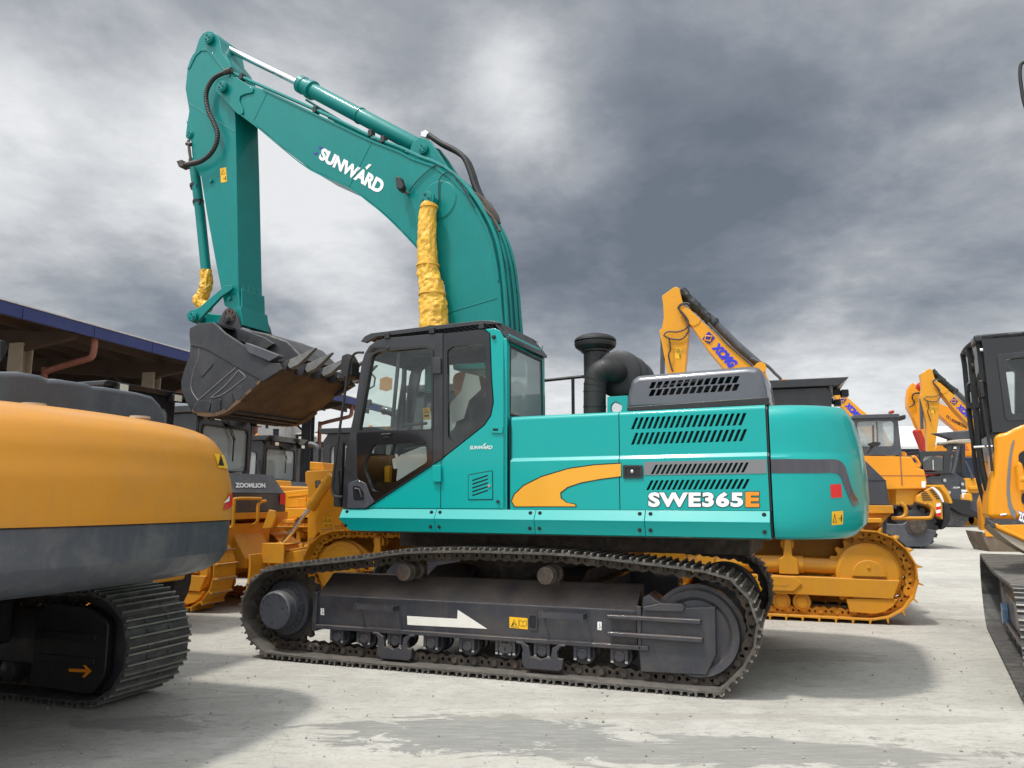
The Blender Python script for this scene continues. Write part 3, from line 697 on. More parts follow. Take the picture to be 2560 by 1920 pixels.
# counterweight
CL = [(1.285, .42, .10), (1.305, .28, .05), (1.34, .15, .025), (1.39, .06, .01), (1.47, .01, 0), (1.6, 0, 0), (1.8, .015, 0), (1.945, .035, .0), (1.965, .045, .014), (1.99, .055, .018), (2.08, .07, .02), (2.17, .095, .022), (2.24, .135, .026), (2.29, .185, .034), (2.33, .25, .05), (2.36, .33, .08), (2.378, .42, .12), (2.39, .56, .22)]
def cw_out(Ru, t, rc=.62, bulge=.10, hw=1.49, u0=None):
    u0 = U_C if u0 is None else u0
    Ls = max(.01, Ru - rc - u0); La = rc * math.pi / 2; Lr = 2 * (hw - rc); T = 2 * Ls + 2 * La + Lr; d = t * T
    far = d > T / 2
    if far: d = T - d
    if d < Ls: p = (u0 + d, -hw)
    elif d < Ls + La: a = (d - Ls) / rc; p = (Ru - rc + rc * math.sin(a), -hw + rc - rc * math.cos(a))
    else: p = (Ru, -hw + rc + d - Ls - La)
    u, v = p
    w = 1 - (v / hw) ** 2; u += bulge * max(0, w) * min(1, (u - u0) / max(.1, Ru - u0)) ** 2
    return (u, -v if far else v)
def cw_surf(fr, Ru, levels, t, z, d=0.0, **k):
    i = 0
    while i < len(levels) - 2 and z > levels[i + 1][0]: i += 1
    a, b_ = levels[i], levels[i + 1]; f = (z - a[0]) / (b_[0] - a[0]); f = max(0, min(1, f))
    iu = a[1] + (b_[1] - a[1]) * f; iv = a[2] + (b_[2] - a[2]) * f
    u, v = cw_out(Ru, t, **k); u0 = k.get('u0', U_C); hw = k.get('hw', 1.49)
    return fr.W(u0 + (u - u0) * (1 - iu / (Ru - u0)), v * (1 - iv / hw), z)
def fit_Ru(fr, levels, z, target, **k):
    lo, hi = k.get('u0', U_C) + .3, k.get('u0', U_C) + 2.6
    for _ in range(30):
        m_ = (lo + hi) / 2; x = max(proj(cw_surf(fr, m_, levels, t / 80, z, **k))[0] for t in range(81))
        if x < target: lo = m_
        else: hi = m_
    return lo
RU = fit_Ru(UF, CL, 1.5, 2174)
def cw_mesh(fr, Ru, levels, nt=72, **k):
    rings = [[cw_surf(fr, Ru, levels, t / nt, l[0], **k) for t in range(nt + 1)] for l in levels]
    b = MB(); b.ring(rings); return b
def fit_levels(fr, Ru, levels, targ, **k):
    '''choose how far each level of the tail is drawn in, so that its outline follows the list of (y, x) pixels'''
    def tx(y):
        if y <= targ[0][0]: return targ[0][1]
        for a, b_ in zip(targ, targ[1:]):
            if a[0] <= y <= b_[0]: return a[1] + (b_[1] - a[1]) * (y - a[0]) / (b_[0] - a[0])
        return targ[-1][1]
    out = []
    for z, iu, iv in levels:
        lo, hi = 0.0, .95 * (Ru - k['u0'])
        for _ in range(22):
            m_ = (lo + hi) / 2; q = max((proj(cw_surf(fr, Ru, [(z - 1, m_, iv), (z + 1, m_, iv)], t / 60, z, **k)) for t in range(61)), key=lambda p: p[0])
            if q[0] > tx(q[1]): lo = m_
            else: hi = m_
        out.append((z, lo, iv))
    for _ in range(3 if len(out) > 24 else 0):      # even out the steps
        out = [out[0]] + [(out[i][0], (out[i - 1][1] + 2 * out[i][1] + out[i + 1][1]) / 4, out[i][2]) for i in range(1, len(out) - 1)] + [out[-1]]
    return out
CL = [(z, iu, iv * .8) for z, iu, iv in CL[:-3]] + [(2.362, 0, .07), (2.376, 0, .10), (2.386, 0, .15), (2.39, 0, .22)]
CL = fit_levels(UF, RU, CL, [(985, 1960), (1000, 1990), (1007, 2035), (1015, 2072), (1033, 2108), (1070, 2139), (1127, 2158), (1203, 2171), (1266, 2175), (1310, 2168), (1330, 2145), (1340, 2115), (1347, 2050)], u0=U_C + .012)
cw = cw_mesh(UF, RU, CL, u0=U_C + .012).build('counterweight', TEAL, EX, ang=28)
def inv_surf(fr, Ru, levels, p, t1=.5, **k):
    best = None; zs0, zs1 = levels[0][0], levels[-1][0]; a0, a1, b0, b1 = 0, t1, zs0, zs1
    for it in range(5):
        for i in range(13):
            for j in range(13):
                t = a0 + (a1 - a0) * i / 12; z = b0 + (b1 - b0) * j / 12
                q = proj(cw_surf(fr, Ru, levels, t, z, **k)); e_ = (q[0] - p[0]) ** 2 + (q[1] - p[1]) ** 2
                if best is None or e_ < best[0]: best = (e_, t, z)
        da, db = (a1 - a0) / 6, (b1 - b0) / 6; a0, a1, b0, b1 = max(0, best[1] - da), best[1] + da, best[2] - db, best[2] + db
    return best[1], best[2]
def surf_pt(fr, Ru, levels, t, z, lift, **k):
    e_ = 1e-3; p = cw_surf(fr, Ru, levels, t, z, **k); a = cw_surf(fr, Ru, levels, t + e_, z, **k) - p; c = cw_surf(fr, Ru, levels, t, z + e_, **k) - p
    n = a.cross(c).normalized()
    if n.dot(CAMP - p) < 0: n = -n
    return p + n * lift
def strip_on(fr, Ru, levels, top, bot, m, parent, name, lift=.003, cross=5, along=6, **k):
    T = [inv_surf(fr, Ru, levels, p, **k) for p in PX(top)]; B = [inv_surf(fr, Ru, levels, p, **k) for p in PX(bot)]
    T = smooth_path([Vector((a, c, 0)) for a, c in T], along); B = smooth_path([Vector((a, c, 0)) for a, c in B], along); n = len(T)
    vs = []; fs = []
    for i in range(n):
        for j in range(cross + 1):
            q = T[i].lerp(B[i], j / cross); vs.append(surf_pt(fr, Ru, levels, q.x, q.y, lift, **k))
    for i in range(n - 1):
        for j in range(cross): a = i * (cross + 1) + j; fs.append((a, a + 1, a + cross + 2, a + cross + 1))
    b = MB(); b.add(vs, fs); return b.build(name, m, parent)
kw = dict(u0=U_C + .012)
strip_on(UF, RU, CL, 'C:1497,1036 1600,1034 1750,1036 1860,1038 1905,1070 1925,1130 1950,1210 1985,1280', 'C:1500,1112 1600,1112 1750,1112 1845,1112 1880,1130 1905,1190 1935,1265 1955,1300', STRB, cw, 'dark_stripe', **kw)
strip_on(UF, RU, CL, 'C:1824,1176 1886,1172', 'C:1830,1250 1890,1246', REDL, cw, 'reflector', **kw)
lb = strip_on(UF, RU, CL, 'C:1834,1325 1896,1320', 'C:1832,1400 1894,1395', LABEL, cw, 'warning_label', **kw)
def on_cw(p, lift=.0055): t, z = inv_surf(UF, RU, CL, p, **kw); return surf_pt(UF, RU, CL, t, z, lift, **kw)
b = MB(); b.tube([on_cw(p) for p in PX('C:1840,1385 1849,1338 1858,1384')], .0025, 4, True); b.tube([on_cw(p) for p in PX('C:1872,1362 1884,1362')], .0028, 4); b.tube([on_cw(p) for p in PX('C:1886,1345 1884,1378')], .004, 4)
b.build('label_symbol', INK, lb)
# skirt with its chamfered upper band
b0 = UF.s1('C:1000,1380', VS - .06)[1]; 
sk = [(VS, ZS), (VS - .055, b0), (VS - .05, b0 - .012), (VS - .02, 1.295), (VS + .04, 1.285), (VS + .04, ZS)]
us = [UF.s1('B:1122,1468', VS)[0], UF.s1('D:1456,60', VS - .04)[0], UF.s1('C:190,1370', VS - .04)[0], UF.s1('C:800,1370', VS - .04)[0], U_C - .012]
for i in range(4):
    a, c = us[i] + (.002 if i else 0), us[i + 1] - .002
    b = MB(); k = len(sk)
    if i == 0:
        vs = [UF.W(a + (.0 if z > b0 - .02 else .11), v, z) for v, z in sk] + [UF.W(c, v, z) for v, z in sk]
        b.add(vs, [tuple(range(k)), tuple(range(2 * k - 1, k - 1, -1))] + [(j, j + k, (j + 1) % k + k, (j + 1) % k) for j in range(k)])
    else: b.prismu(UF, sk, a, c)
    s_ = b.build('skirt_panel', TEAL, EX, bevel=.003)
    dx = .045
    for (uu) in ((a + dx, c - dx) if i else (a + .07, c - dx)):
        for zz, vv in ((1.482, VS - .021), (1.345, VS - .034)):
            b = MB(); b.lathe(UF.W(uu, vv - .0015, zz), -UF.N, [(-.02, .017), (.003, .017), (.003, .012), (.009, .010), (.010, .003)], 12); b.build('skirt_bolt', INK, s_)
b = MB(); b.box(UF, us[0] + .14, U_C - .02, VS + .06, 1.45, 1.275, 1.300); b.box(UF, us[0] + .1, U_C - .3, -.55, .55, 1.09, 1.2745); b.build('deck', CHAIN, EX, bevel=.01)
b = MB(); b.box(UF, us[0] + .12, U_C, VS + .041, 1.48, 1.301, ZS - .002); b.build('deck_plate', BLACK, EX)
# swoosh, number, latch
mS = onv(UF, VS - .003); mS2 = onv(UF, VS - .005); mS3 = onv(UF, VS - .007)
o_ = PX('C:60,1268 75,1228 128,1178 228,1128 380,1083 520,1063 670,1054 673,1134 560,1148 450,1168 378,1192 338,1222 342,1250 372,1274 420,1282 424,1300 78,1300')
i_ = PX('C:66,1268 80,1232 132,1183 230,1134 380,1089 520,1069 668,1060 669,1129 560,1143 449,1163 374,1188 332,1220 336,1252 368,1276 416,1286 418,1296 82,1296')
decal([tuple(v) for v in o_], mS, INK, pa, 'swoosh_outline'); decal(i_, mS2, GOLD, pa, 'swoosh')
cor = px('C', '820,1300 1345,1300 1345,1216 820,1216'); ce = px('C', '1357,1300 1434,1300 1434,1216 1357,1216')
for s_, cc, mt in (('SWE365', cor, WHITED), ('E', ce, ORAD)):
    gx = 3.4 * .452; co = [(cc[0][0] - gx, cc[0][1] + gx), (cc[1][0] + gx, cc[1][1] + gx), (cc[2][0] + gx, cc[2][1] - gx), (cc[3][0] - gx, cc[3][1] - gx)]
    lettering(s_, co, mS, INK, pb, 'number_outline', bold=.08, space=1.12); lettering(s_, cc, mS2, mt, pb, 'model_number', bold=.05, space=1.12)
b = MB(); lat = UF.S('C:680,1068 790,1068 792,1140 682,1142', VS); b.prism(UF, rnd_poly(lat, .012), VS - .012, VS, [rnd_poly(UF.S('C:692,1080 776,1079 778,1130 694,1132', VS), .008)]); lt = b.build('door_latch', BLACKG, pb, bevel=.003)
b = MB(); b.prism(UF, UF.S('C:692,1080 776,1079 778,1130 694,1132', VS), VS - .003, VS - .001); b.prism(UF, rnd_poly(UF.S('C:704,1086 750,1086 752,1128 706,1130', VS), .01), VS - .009, VS - .002); b.build('latch_plate', INK, lt)
b = MB(); c_ = UF.s1('C:732,1104', VS); b.lathe(UF.W(c_[0], VS - .01, c_[1]), -UF.N, [(0, .014), (.008, .014), (.012, .008)], 14); b.build('key_cylinder', ALU, lt)
# grey cowl with two rows of openings
VC = -1.22
out = [tuple(p) for p in rnd_poly(UF.S('C:703,772 706,690 730,600 765,575 1380,524 1440,530 1468,600 1486,745', VC), .09, 6)]
def inset(p, d): return offset_poly(p, -d)
h1 = row('C:822,610', 'C:816,645', 'C:1338,574', 'C:1326,612', 13, VC - .05, .72, .03); h2 = row('C:820,652', 'C:812,688', 'C:1338,618', 'C:1326,655', 13, VC - .05, .72, .03)
b = MB(); i06 = inset(out, .055); i02 = inset(out, .016)
b.prism(UF, i06, VC - .055, VC - .03, h1 + h2)
b.ring([[UF.W(u, v, z) for u, z in pl] for pl, v in ((i06, VC - .055), (inset(out, .033), VC - .048), (i02, VC - .03), (inset(out, .004), VC - .012), (inset(out, 0), VC), (inset(out, 0), -.55), (inset(out, .05), -.2), (inset(out, .12), -.1))], caps=False)
cwl = b.build('engine_cowl', HOODG, EX, ang=40)
b = MB(); b.prism(UF, inset(out, .09), VC + .25, -.16); b.build('cowl_dark_backing', INK, cwl)  # solid black backing, shade behind the openings put into its colour
b = MB(); b.prism(UF, UF.S('C:700,745 1484,690 1486,738 703,772', VC - .06), VC - .062, VC + .01); b.build('cowl_dark_reflection', BLACK, cwl, bevel=.01)  # black band stands in for the dark reflection low on the cowl
b = MB()
for k in range(5): u_ = UF.s1('C:%d,%d' % (880 + 3 * k, 612 - k), -.9)[0]
b.tube([UF.W(*a) for a in ((UF.s1('C:860,625', -1.0)[0], -1.0, 2.66), (UF.s1('C:1290,600', -1.0)[0], -.95, 2.74))], .02, 8); b.build('cowl_pipe', ALU, cwl)
# air filter, elbow and intake cap
FC = UF.s1('C:650,560', -.62); rf = .235
b = MB(); b.lathe(UF.W(FC[0], -.64, FC[1]), UF.N, [(0, .11), (0, .19), (.02, rf), (.07, rf), (.075, rf + .012), (.10, rf + .012), (.105, rf), (.35, rf), (.36, rf + .014), (.39, rf + .014), (.40, rf), (.66, rf), (.68, .18), (.70, .0)], 44)
af = b.build('air_filter', BLACK, EX, ang=25)
ep = [UF.s1(t, -.80) for t in ('C:524,795', 'C:524,690', 'C:526,620', 'C:540,572', 'C:575,540', 'C:622,530')]
pts = [UF.W(ep[0][0], -.8, ep[0][1] - .05), UF.W(ep[1][0], -.8, ep[1][1]), UF.W(ep[2][0], -.8, ep[2][1]), UF.W(ep[3][0], -.8, ep[3][1]), UF.W(ep[4][0], -.79, ep[4][1]), UF.W(FC[0] - .02, -.72, FC[1] + .01), UF.W(FC[0], -.60, FC[1])]
b = MB(); sp_ = smooth_path(pts, 7); b.tube(sp_, .112, 28); el = b.build('intake_elbow', RUBBER, af, ang=50)
b = MB()
for k in (4, 9, 13, 17, 20, 23, 27, 31, 35): b.tube([sp_[k], sp_[k] + (sp_[k + 1] - sp_[k]).normalized() * .014], .1155, 28)
b.build('hose_clamp', BLACK, el)
mc = UF.s1('C:527,400', -.45); CZ = UF.s1('C:527,540', -.45)[1] - .09
b = MB(); b.lathe(UF.W(mc[0], -.45, CZ), (0, 0, 1), [(0, .125), (.27, .125), (.275, .15), (.295, .15), (.30, .175), (.33, .212), (.36, .222), (.372, .222), (.374, .198), (.388, .198), (.39, .222), (.41, .218), (.43, .198), (.448, .165), (.452, .12), (.466, .10), (.468, 0)], 44)
mp = b.build('intake_cap', BLACK, af, ang=25)
b = MB()
for k in range(60):
    a = 2 * math.pi * k / 60; c = UF.W(mc[0], -.45, CZ + .306); d = Vector((math.cos(a), math.sin(a), 0)); e_ = Vector((-d.y, d.x, 0)) * .003
    b.add([c + d * .128 - e_, c + d * .128 + e_, c + d * .195 + e_ + Vector((0, 0, .026)), c + d * .195 - e_ + Vector((0, 0, .026))], [(0, 1, 2, 3)])
b.build('cap_fins', RUBBER, mp, smooth=False)
b = MB(); tb = UF.S('C:593,690 706,683 706,790 593,790', -.85); hc = UF.s1('C:642,750', -.85); b.prism(UF, tb, -.85, -.80, [circ(hc, .058, 20)]); b.box(UF, tb[0][0], tb[1][0], -.80, .35, tb[0][1] - .03, tb[0][1]); b.build('filter_bracket', TEAL, EX, bevel=.004)
# guard rail beyond the hood
b = MB(); V9 = .2
for q in ('C:236,601 458,578', 'C:403,588 405,800'): b.tube(P3(UF, q, V9), .019, 8)
b.tube([UF.W(UF.s1('C:458,578', V9)[0], V9, UF.s1('C:458,578', V9)[1]), UF.W(UF.s1('C:458,578', V9)[0], 1.2, UF.s1('C:458,578', V9)[1])], .019, 8)
b.build('guard_rail', BLACK, EX)
b = MB(); b.tube(P3(UF, 'C:222,480 236,408', -.6), .004, 5); b.build('antenna', BLACK, EX)

# ------------------------------------------------------------------ cab
UR = seam('B:2132,800')
full = UF.S('B:1125,1460 1135,1240 1145,1100 1190,900 1243,560 1262,500 1290,455 1335,422 1420,405 1700,378 1985,350 2055,344 2092,360 2118,410 2132,700 2150,900 2150,1460', VS)
full = [(min(u, UR), z) for u, z in full]
full[0] = (full[0][0], ZS + .002); full[-1] = (UR, ZS + .002); full[-2] = (UR, full[-2][1]); 
door = UF.S('B:1125,1460 1135,1240 1145,1100 1190,900 1243,560 1262,500 1290,455 1335,422 1420,405 1700,380 1740,378 1740,1143 1730,1150 1268,1456', VS)
door[0] = (door[0][0], ZS + .002); door[-1] = (door[-1][0], ZS + .002)
up_h = rnd_poly(UF.S('B:1226,978 1240,900 1308,515 1350,492 1640,466 1672,488 1672,966', VS), .025)
lo_h = rnd_poly(UF.S('B:1308,1062 1640,1046 1646,1168 1352,1354 1308,1344 1260,1222 1264,1160', VS), .03)
qf = UF.S('B:1742,378 1985,352 2025,380 2035,650 2046,800 2030,880 1990,940 1735,1142', VS)
q_h = rnd_poly(UF.S('B:1765,482 1800,458 1975,440 2004,470 2006,870 1965,955 1820,1040 1790,1035 1770,1010', VS), .02)
tq = UF.S('B:1268,1456 1732,1148 1992,942 2032,882 2048,800 2037,650 2027,380 1987,350 2055,344 2092,360 2118,410 2132,700 2150,900 2150,1460', VS)
tq = [(min(u, UR), z) for u, z in tq]; tq[0] = (tq[0][0], ZS + .002); tq[-1] = (UR, ZS + .002); tq[-2] = (UR, tq[-2][1])
VF = -.50
b = MB(); b.prism(UF, tq, VS, VS + .07); cab = b.build('cab', TEAL, EX, bevel=.012)
b = MB(); b.prism(UF, door, VS - .012, VS + .045, [up_h, lo_h]); dr = b.build('cab_door', CABK, cab, bevel=.006)
b = MB(); b.prism(UF, qf, VS - .002, VS + .045, [q_h]); b.build('quarter_frame', BLACKG, cab)
# glossy black margin printed round the door glass
mg = UF.S('B:1208,990 1676,970 1676,1172 1320,1405 1212,1260', VS - .014)
b = MB(); b.prism(UF, rnd_poly(mg, .02), VS - .016, VS - .0125, [lo_h]); b.build('glass_margin', BLACKG, dr)
b = MB(); b.prism(UF, rnd_poly(UF.S('B:1208,984 1290,520 1345,474 1650,452 1684,478 1684,975', VS), .03), VS - .018, VS - .0125, [up_h]); b.build('door_seal', RUBBER, dr)
for h_, nm, par in ((up_h, 'door_glass', dr), (lo_h, 'door_glass', dr), (q_h, 'quarter_glass', cab)):
    b = MB(); b.prism(UF, h_, VS + .012, VS + .016); b.build(nm, GLASS if nm == 'door_glass' else GLASST, par, smooth=False)
b = MB(); mid_ = UF.S('B:1460,480 1478,480 1432,966 1414,966', VS + .02); b.prism(UF, mid_, VS + .017, VS + .035); b.build('sliding_pane_frame', BLACK, dr)
# hinges, handle, lock plate
for q in ('B:1678,525 1728,530 1728,625 1678,625', 'B:1676,1186 1728,1186 1728,1290 1676,1290'):
    b = MB(); b.prism(UF, rnd_poly(UF.S(q, VS - .02), .008), VS - .034, VS - .01); b.build('hinge', CABK if '525' in q else TEAL, dr, bevel=.005)
b = MB(); b.prism(UF, rnd_poly(UF.S('B:1186,1285 1215,1275 1265,1300 1290,1370 1315,1415 1262,1452 1150,1452 1155,1300', VS - .02), .02), VS - .02, VS - .01); b.build('lock_plate', GREY, dr, bevel=.006)
b = MB(); b.prism(UF, rnd_poly(UF.S('B:1186,1312 1225,1310 1252,1350 1254,1398 1190,1400', VS - .02), .02), VS - .027, VS - .02); hl = b.build('door_handle', INK, dr, bevel=.004)
b = MB(); b.tube(P3(UF, 'B:1198,1330 1224,1336 1240,1385', VS - .04), .012, 8); b.build('handle_grip', BLACK, hl)
b = MB(); b.tube(P3(UF, 'B:1360,1000 1420,995', VS - .03), .009, 8); b.prism(UF, rnd_poly(UF.S('B:1365,990 1420,988 1418,1018 1378,1020', VS), .01), VS - .024, VS - .01); b.build('inner_latch', BLACK, dr)
b = MB(); c_ = UF.s1('B:1405,470', VS); b.lathe(UF.W(c_[0], VS - .013, c_[1]), -UF.N, [(0, .022), (.012, .018), (.014, .01)], 12); c_ = UF.s1('B:2052,400', VS); b.lathe(UF.W(c_[0], VS, c_[1]), -UF.N, [(0, .022), (.02, .018), (.024, .01)], 12); b.build('rubber_stop', RUBBER, cab)
# lower step panel lines, vent door, marker holes
b = MB(); vd = rnd_poly(UF.S('B:1893,1245 2045,1218 2048,1400 1893,1402', VS), .015); vi = inset(vd, .006); b.prism(UF, vd, VS - .002, VS + .01, [vi]); b.build('vent_seam', INK, cab)
sl_ = []
for k in range(5):
    y = 1283 + k * 23; sl_.append(rnd_poly(UF.S('B:%d,%d %d,%d %d,%d %d,%d' % (1920, y - 6, 2018, y - 38, 2018, y - 29, 1920, y + 4), VS), .004, 1))
b = MB(); b.prism(UF, inset(vd, .008), VS - .006, VS - .001, sl_); vdr = b.build('vent_door', TEAL, cab, bevel=.002)
b = MB(); b.prism(UF, inset(vd, .02), VS - .0015, VS - .0005); b.build('vent_dark', INK, cab)
b = MB(); c_ = UF.s1('B:2025,1315', VS); b.lathe(UF.W(c_[0], VS - .006, c_[1]), -UF.N, [(0, .016), (.008, .014)], 12); b.build('vent_lock', ALU, vdr)
b = MB(); b.prism(UF, rnd_poly(UF.S('B:2032,945 2108,945 2108,992 2036,988', VS), .02), VS - .014, VS, [rnd_poly(UF.S('B:2048,962 2082,963 2082,978 2048,977', VS), .006)]); rc = b.build('recess_cup', TEAL, cab, bevel=.005)
b = MB(); b.prism(UF, rnd_poly(UF.S('B:2048,962 2082,963 2082,978 2048,977', VS), .006), VS - .008, VS - .002); b.build('recess_hole', INK, rc)
b = MB(); c_ = UF.s1('B:2078,1410', VS); b.lathe(UF.W(c_[0], VS, c_[1]), -UF.N, [(0, .016), (.02, .013), (.022, .005)], 12); b.build('plug', MATS['cab_black_paint'], cab)
b = MB(); b.box(UF, UF.s1('B:1726,1300', VS)[0] - .003, UF.s1('B:1726,1300', VS)[0] + .003, VS - .003, VS + .02, ZS + .01, UF.s1('B:1726,1160', VS)[1]); b.box(UF, U_A - .006, U_A + .002, VS + .003, VS + .03, ZS, 2.3); b.build('panel_gap', INK, cab)
lettering('SUNWARD', px('B', '1903,1090 2042,1088 2042,1066 1903,1068'), onv(UF, VS - .004), WHITED, cab, 'small_name', bold=.012, shear=.2, space=.95)
b = MB(); b.prism(UF, UF.S('B:1985,1066 2000,1052 2006,1052 1991,1068', VS), VS - .005, VS - .003); b.build('name_accent', WHITED, cab)
# far wall, rear wall, roof, floor, windscreen
b = MB(); far = [(u, z) for u, z in full]; fh = [rnd_poly(UF.S('B:1232,975 1310,520 1350,492 1730,458 1745,480 1745,972', VS), .03), rnd_poly(UF.S('B:1775,482 1800,458 2000,440 2024,470 2026,1040 1775,1040', VS), .03), rnd_poly(UF.S('B:1308,1062 1690,1046 1690,1330 1400,1400 1300,1344 1260,1222', VS), .03)]; b.prism(UF, far, VF - .05, VF, fh); fw = b.build('far_wall', CABK, cab, bevel=.004)
b = MB(); [b.prism(UF, h_, VF - .03, VF - .027) for h_ in fh]; b.build('far_glass', GLASS, fw, smooth=False)
RF2 = Fr(UF.C.xy, UF.deg - 90)     # its first axis is UF's v, its second is -u
zt_ = UF.s1('B:2118,410', VS)[1]
hw_ = [UF.pu(p, UR) for p in PX('C:36,385 212,452 240,797 68,786')]
rw = [(VS + .0, ZS), (VF, ZS), (VF, zt_ - .03), (VF - .08, zt_ + .06), (VS + .06, zt_ + .06), (VS, zt_ - .0)]
b = MB(); b.prism(RF2, rw, -UR - .0, -UR + .05, [rnd_poly([(VS + .07, 2.40), (VF - .06, 2.40), (VF - .08, zt_ - .06), (VS + .075, zt_ - .05)], .03)]); b.build('rear_wall', TEAL, cab, bevel=.01)
b = MB(); rg_ = [(VS + .065, 2.395), (VF - .055, 2.395), (VF - .075, zt_ - .055), (VS + .07, zt_ - .045)]; b.prism(RF2, rg_, -UR + .004, -UR + .0, [inset(rg_, .035)]); b.build('rear_seal', BLACK, cab)
b = MB(); b.prism(RF2, rg_, -UR + .012, -UR + .016); b.build('rear_glass', GLASSD, cab, smooth=False)
top = [p for p in full if p[1] > zt_ - .25][1:]
fl = full
b = MB(); roof = UF.S('B:1262,500 1290,455 1335,422 1420,405 1700,378 1985,350 2055,344 2092,360 2118,410', VS); roof[-1] = (UR, roof[-1][1])
lowr = [(u, z - .05) for u, z in roof[::-1]]; b.prism(UF, roof + lowr, VS + .046, VF - .051); b.build('cab_roof', CABK, cab)
b = MB(); fe = UF.S('B:1125,1460 1135,1240 1145,1100 1190,900 1243,560 1262,500', VS); fe[0] = (fe[0][0], ZS)
b.prism(UF, fe[:3] + [(u + .03, z) for u, z in fe[:3][::-1]], VS + .046, VF - .051); b.box(UF, fe[0][0] + .03, UR - .05, VS + .071, VF - .051, ZS - .03, ZS + .02)
b.box(UF, UR - .12, UR - .051, VS + .071, VF - .051, ZS + .02, 2.36); b.build('cab_floor', BLACK, cab)
b = MB(); g_ = fe[2:]; b.prism(UF, g_ + [(u + .006, z) for u, z in g_[::-1]], VS + .06, VF - .06); b.build('windscreen', GLASS, cab, smooth=False)
# roof guard
b = MB(); rgp = UF.S('B:1235,428 1262,395 1300,377 1640,335 1975,298 2060,303 2100,318 2040,322 1975,322 1640,362 1330,400 1265,436', VS); b.prism(UF, rgp, VS - .01, VS + .03)
rgp2 = [(u, z) for u, z in rgp]; b.prism(UF, rgp2, VF - .05, VF - .01)
for k in range(26):
    t = k / 25; a = Vector(rgp[1]).lerp(Vector(rgp[5]), t); z = a.y; z = (rgp[1][1] + (rgp[2][1] - rgp[1][1]) * min(1, t * 12)) if t < .08 else (rgp[2][1] + (rgp[4][1] - rgp[2][1]) * (t - .08) / .85 if t < .93 else rgp[5][1]); b.box(UF, a.x, a.x + .035, VS + .03, VF - .05, z - .035, z - .008)
e0 = Vector(rgp[5]); e1 = Vector((UR + .02, zt_ + .0)); 
b.prism(UF, [tuple(e0), tuple(e1), (e1.x, e1.y - .03), (e0.x, e0.y - .04)], VS + .0, VS + .03)
for k in range(9): a = e0.lerp(e1, k / 8); b.box(UF, a.x - .014, a.x + .014, VS + .03, VF - .02, a.y - .03, a.y + .005)
rgd = b.build('roof_guard', CABK, cab, bevel=.004)
b = MB()
for q in ('B:1395,392', 'B:1670,360', 'B:1975,330'):
    u, z = UF.s1(q, VS - .02); b.box(UF, u - .03, u + .03, VS - .028, VS + .01, z - .03, z + .03)
b.build('guard_clamp', BLACK, rgd, bevel=.005)
# grab rail, mirror
b = MB(); b.tube(smooth_path(P3(UF, 'B:1250,495 1205,497 1175,530 1158,590 1128,800 1098,1010 1068,1240 1060,1330 1070,1372 1090,1382 1122,1382', VS + .02), 5), .014, 8)
b.tube(P3(UF, 'B:1112,1100 1100,1370', VS + .30), .016, 6); b.build('grab_rail', BLACK, cab)
b = MB(); b.prism(UF, rnd_poly(UF.S('B:1140,520 1175,505 1205,560 1200,640 1150,655 1130,600', VS + .1), .02), VS + .03, VS + .17)
b.prism(UF, UF.S('B:1118,625 1212,610 1214,655 1120,665', VS + .2), VS + .12, VS + .3); b.box(UF, UF.s1('B:1240,600', VS)[0] - .06, UF.s1('B:1240,600', VS)[0] + .02, VS + .1, VS + .13, UF.s1('B:1240,600', VS)[1], UF.s1('B:1240,600', VS)[1] + .03)
b.build('mirror', BLACK, cab, bevel=.01)
b = MB(); b.prism(UF, UF.S('B:1085,1060 1140,1050 1125,1445 1085,1440', VS + .3), VS + .25, VS + .3); b.tube(P3(UF, 'B:1095,1225 1108,1440', VS + .1), .02, 6); b.build('front_bracket', BLACK, cab)
# inside the cab
VI = -1.0
b = MB(); b.prism(UF, rnd_poly(UF.S('B:1835,640 1880,620 1985,640 1990,700 1970,750 1845,745 1828,690', VI), .05), VI - .12, VI + .12); hr = b
seat = MB(); seat.prism(UF, rnd_poly(UF.S('B:1868,745 1975,745 1990,1000 1760,1160 1560,1180 1560,1090 1760,1060 1880,960', VI), .05), VI - .24, VI + .24); st_ = seat.build('seat', SEATB, cab, bevel=.03)
hr.prism(UF, rnd_poly(UF.S('B:1872,735 1952,750 1948,880 1900,880', VI), .03), VI - .25, VI + .1); hr.build('headrest', BROWN, st_, bevel=.03)
b = MB(); pts = UF.S('B:1880,620 1960,640 1975,720 1900,790 1868,900 1800,930 1770,880 1790,800 1850,735', VI - .27); b.prism(UF, pts, VI - .275, VI - .27); b.build('seat_cover', PLAST, st_, smooth=False)
b = MB(); b.prism(UF, rnd_poly(UF.S('B:1500,1130 1640,1075 1700,1085 1700,1290 1480,1290', -1.25), .03), -1.35, -1.15); b.prism(UF, rnd_poly(UF.S('B:1440,1150 1500,1130 1500,1200 1450,1215', -1.25), .02), -1.3, -1.2); b.tube(P3(UF, 'B:1470,1290 1468,1170 1450,1120', -1.3), .018, 8); b.build('console', PLAST, cab, bevel=.01)
b = MB(); b.tube(P3(UF, 'B:1375,1330 1395,1240 1440,1060 1500,640', -.8), .022, 8); b.tube(P3(UF, 'B:1480,960 1500,940 1640,930', -.75), .016, 8); b.prism(UF, UF.S('B:1320,1300 1400,1290 1395,1345 1330,1350', -1.1), -1.2, -.8)
b.tube(P3(UF, 'B:1505,500 1490,955', -.62), .028, 8); b.prism(UF, rnd_poly(UF.S('B:1640,755 1665,755 1665,800 1640,800', -.7), .01), -.7, -.66); b.prism(UF, UF.S('B:1268,785 1290,783 1290,822 1268,822', -.7), -.7, -.66)
b.tube(P3(UF, 'B:1300,625 1322,650 1315,700 1284,718', -.6), .012, 6); b.build('cab_column', BLACK, cab)
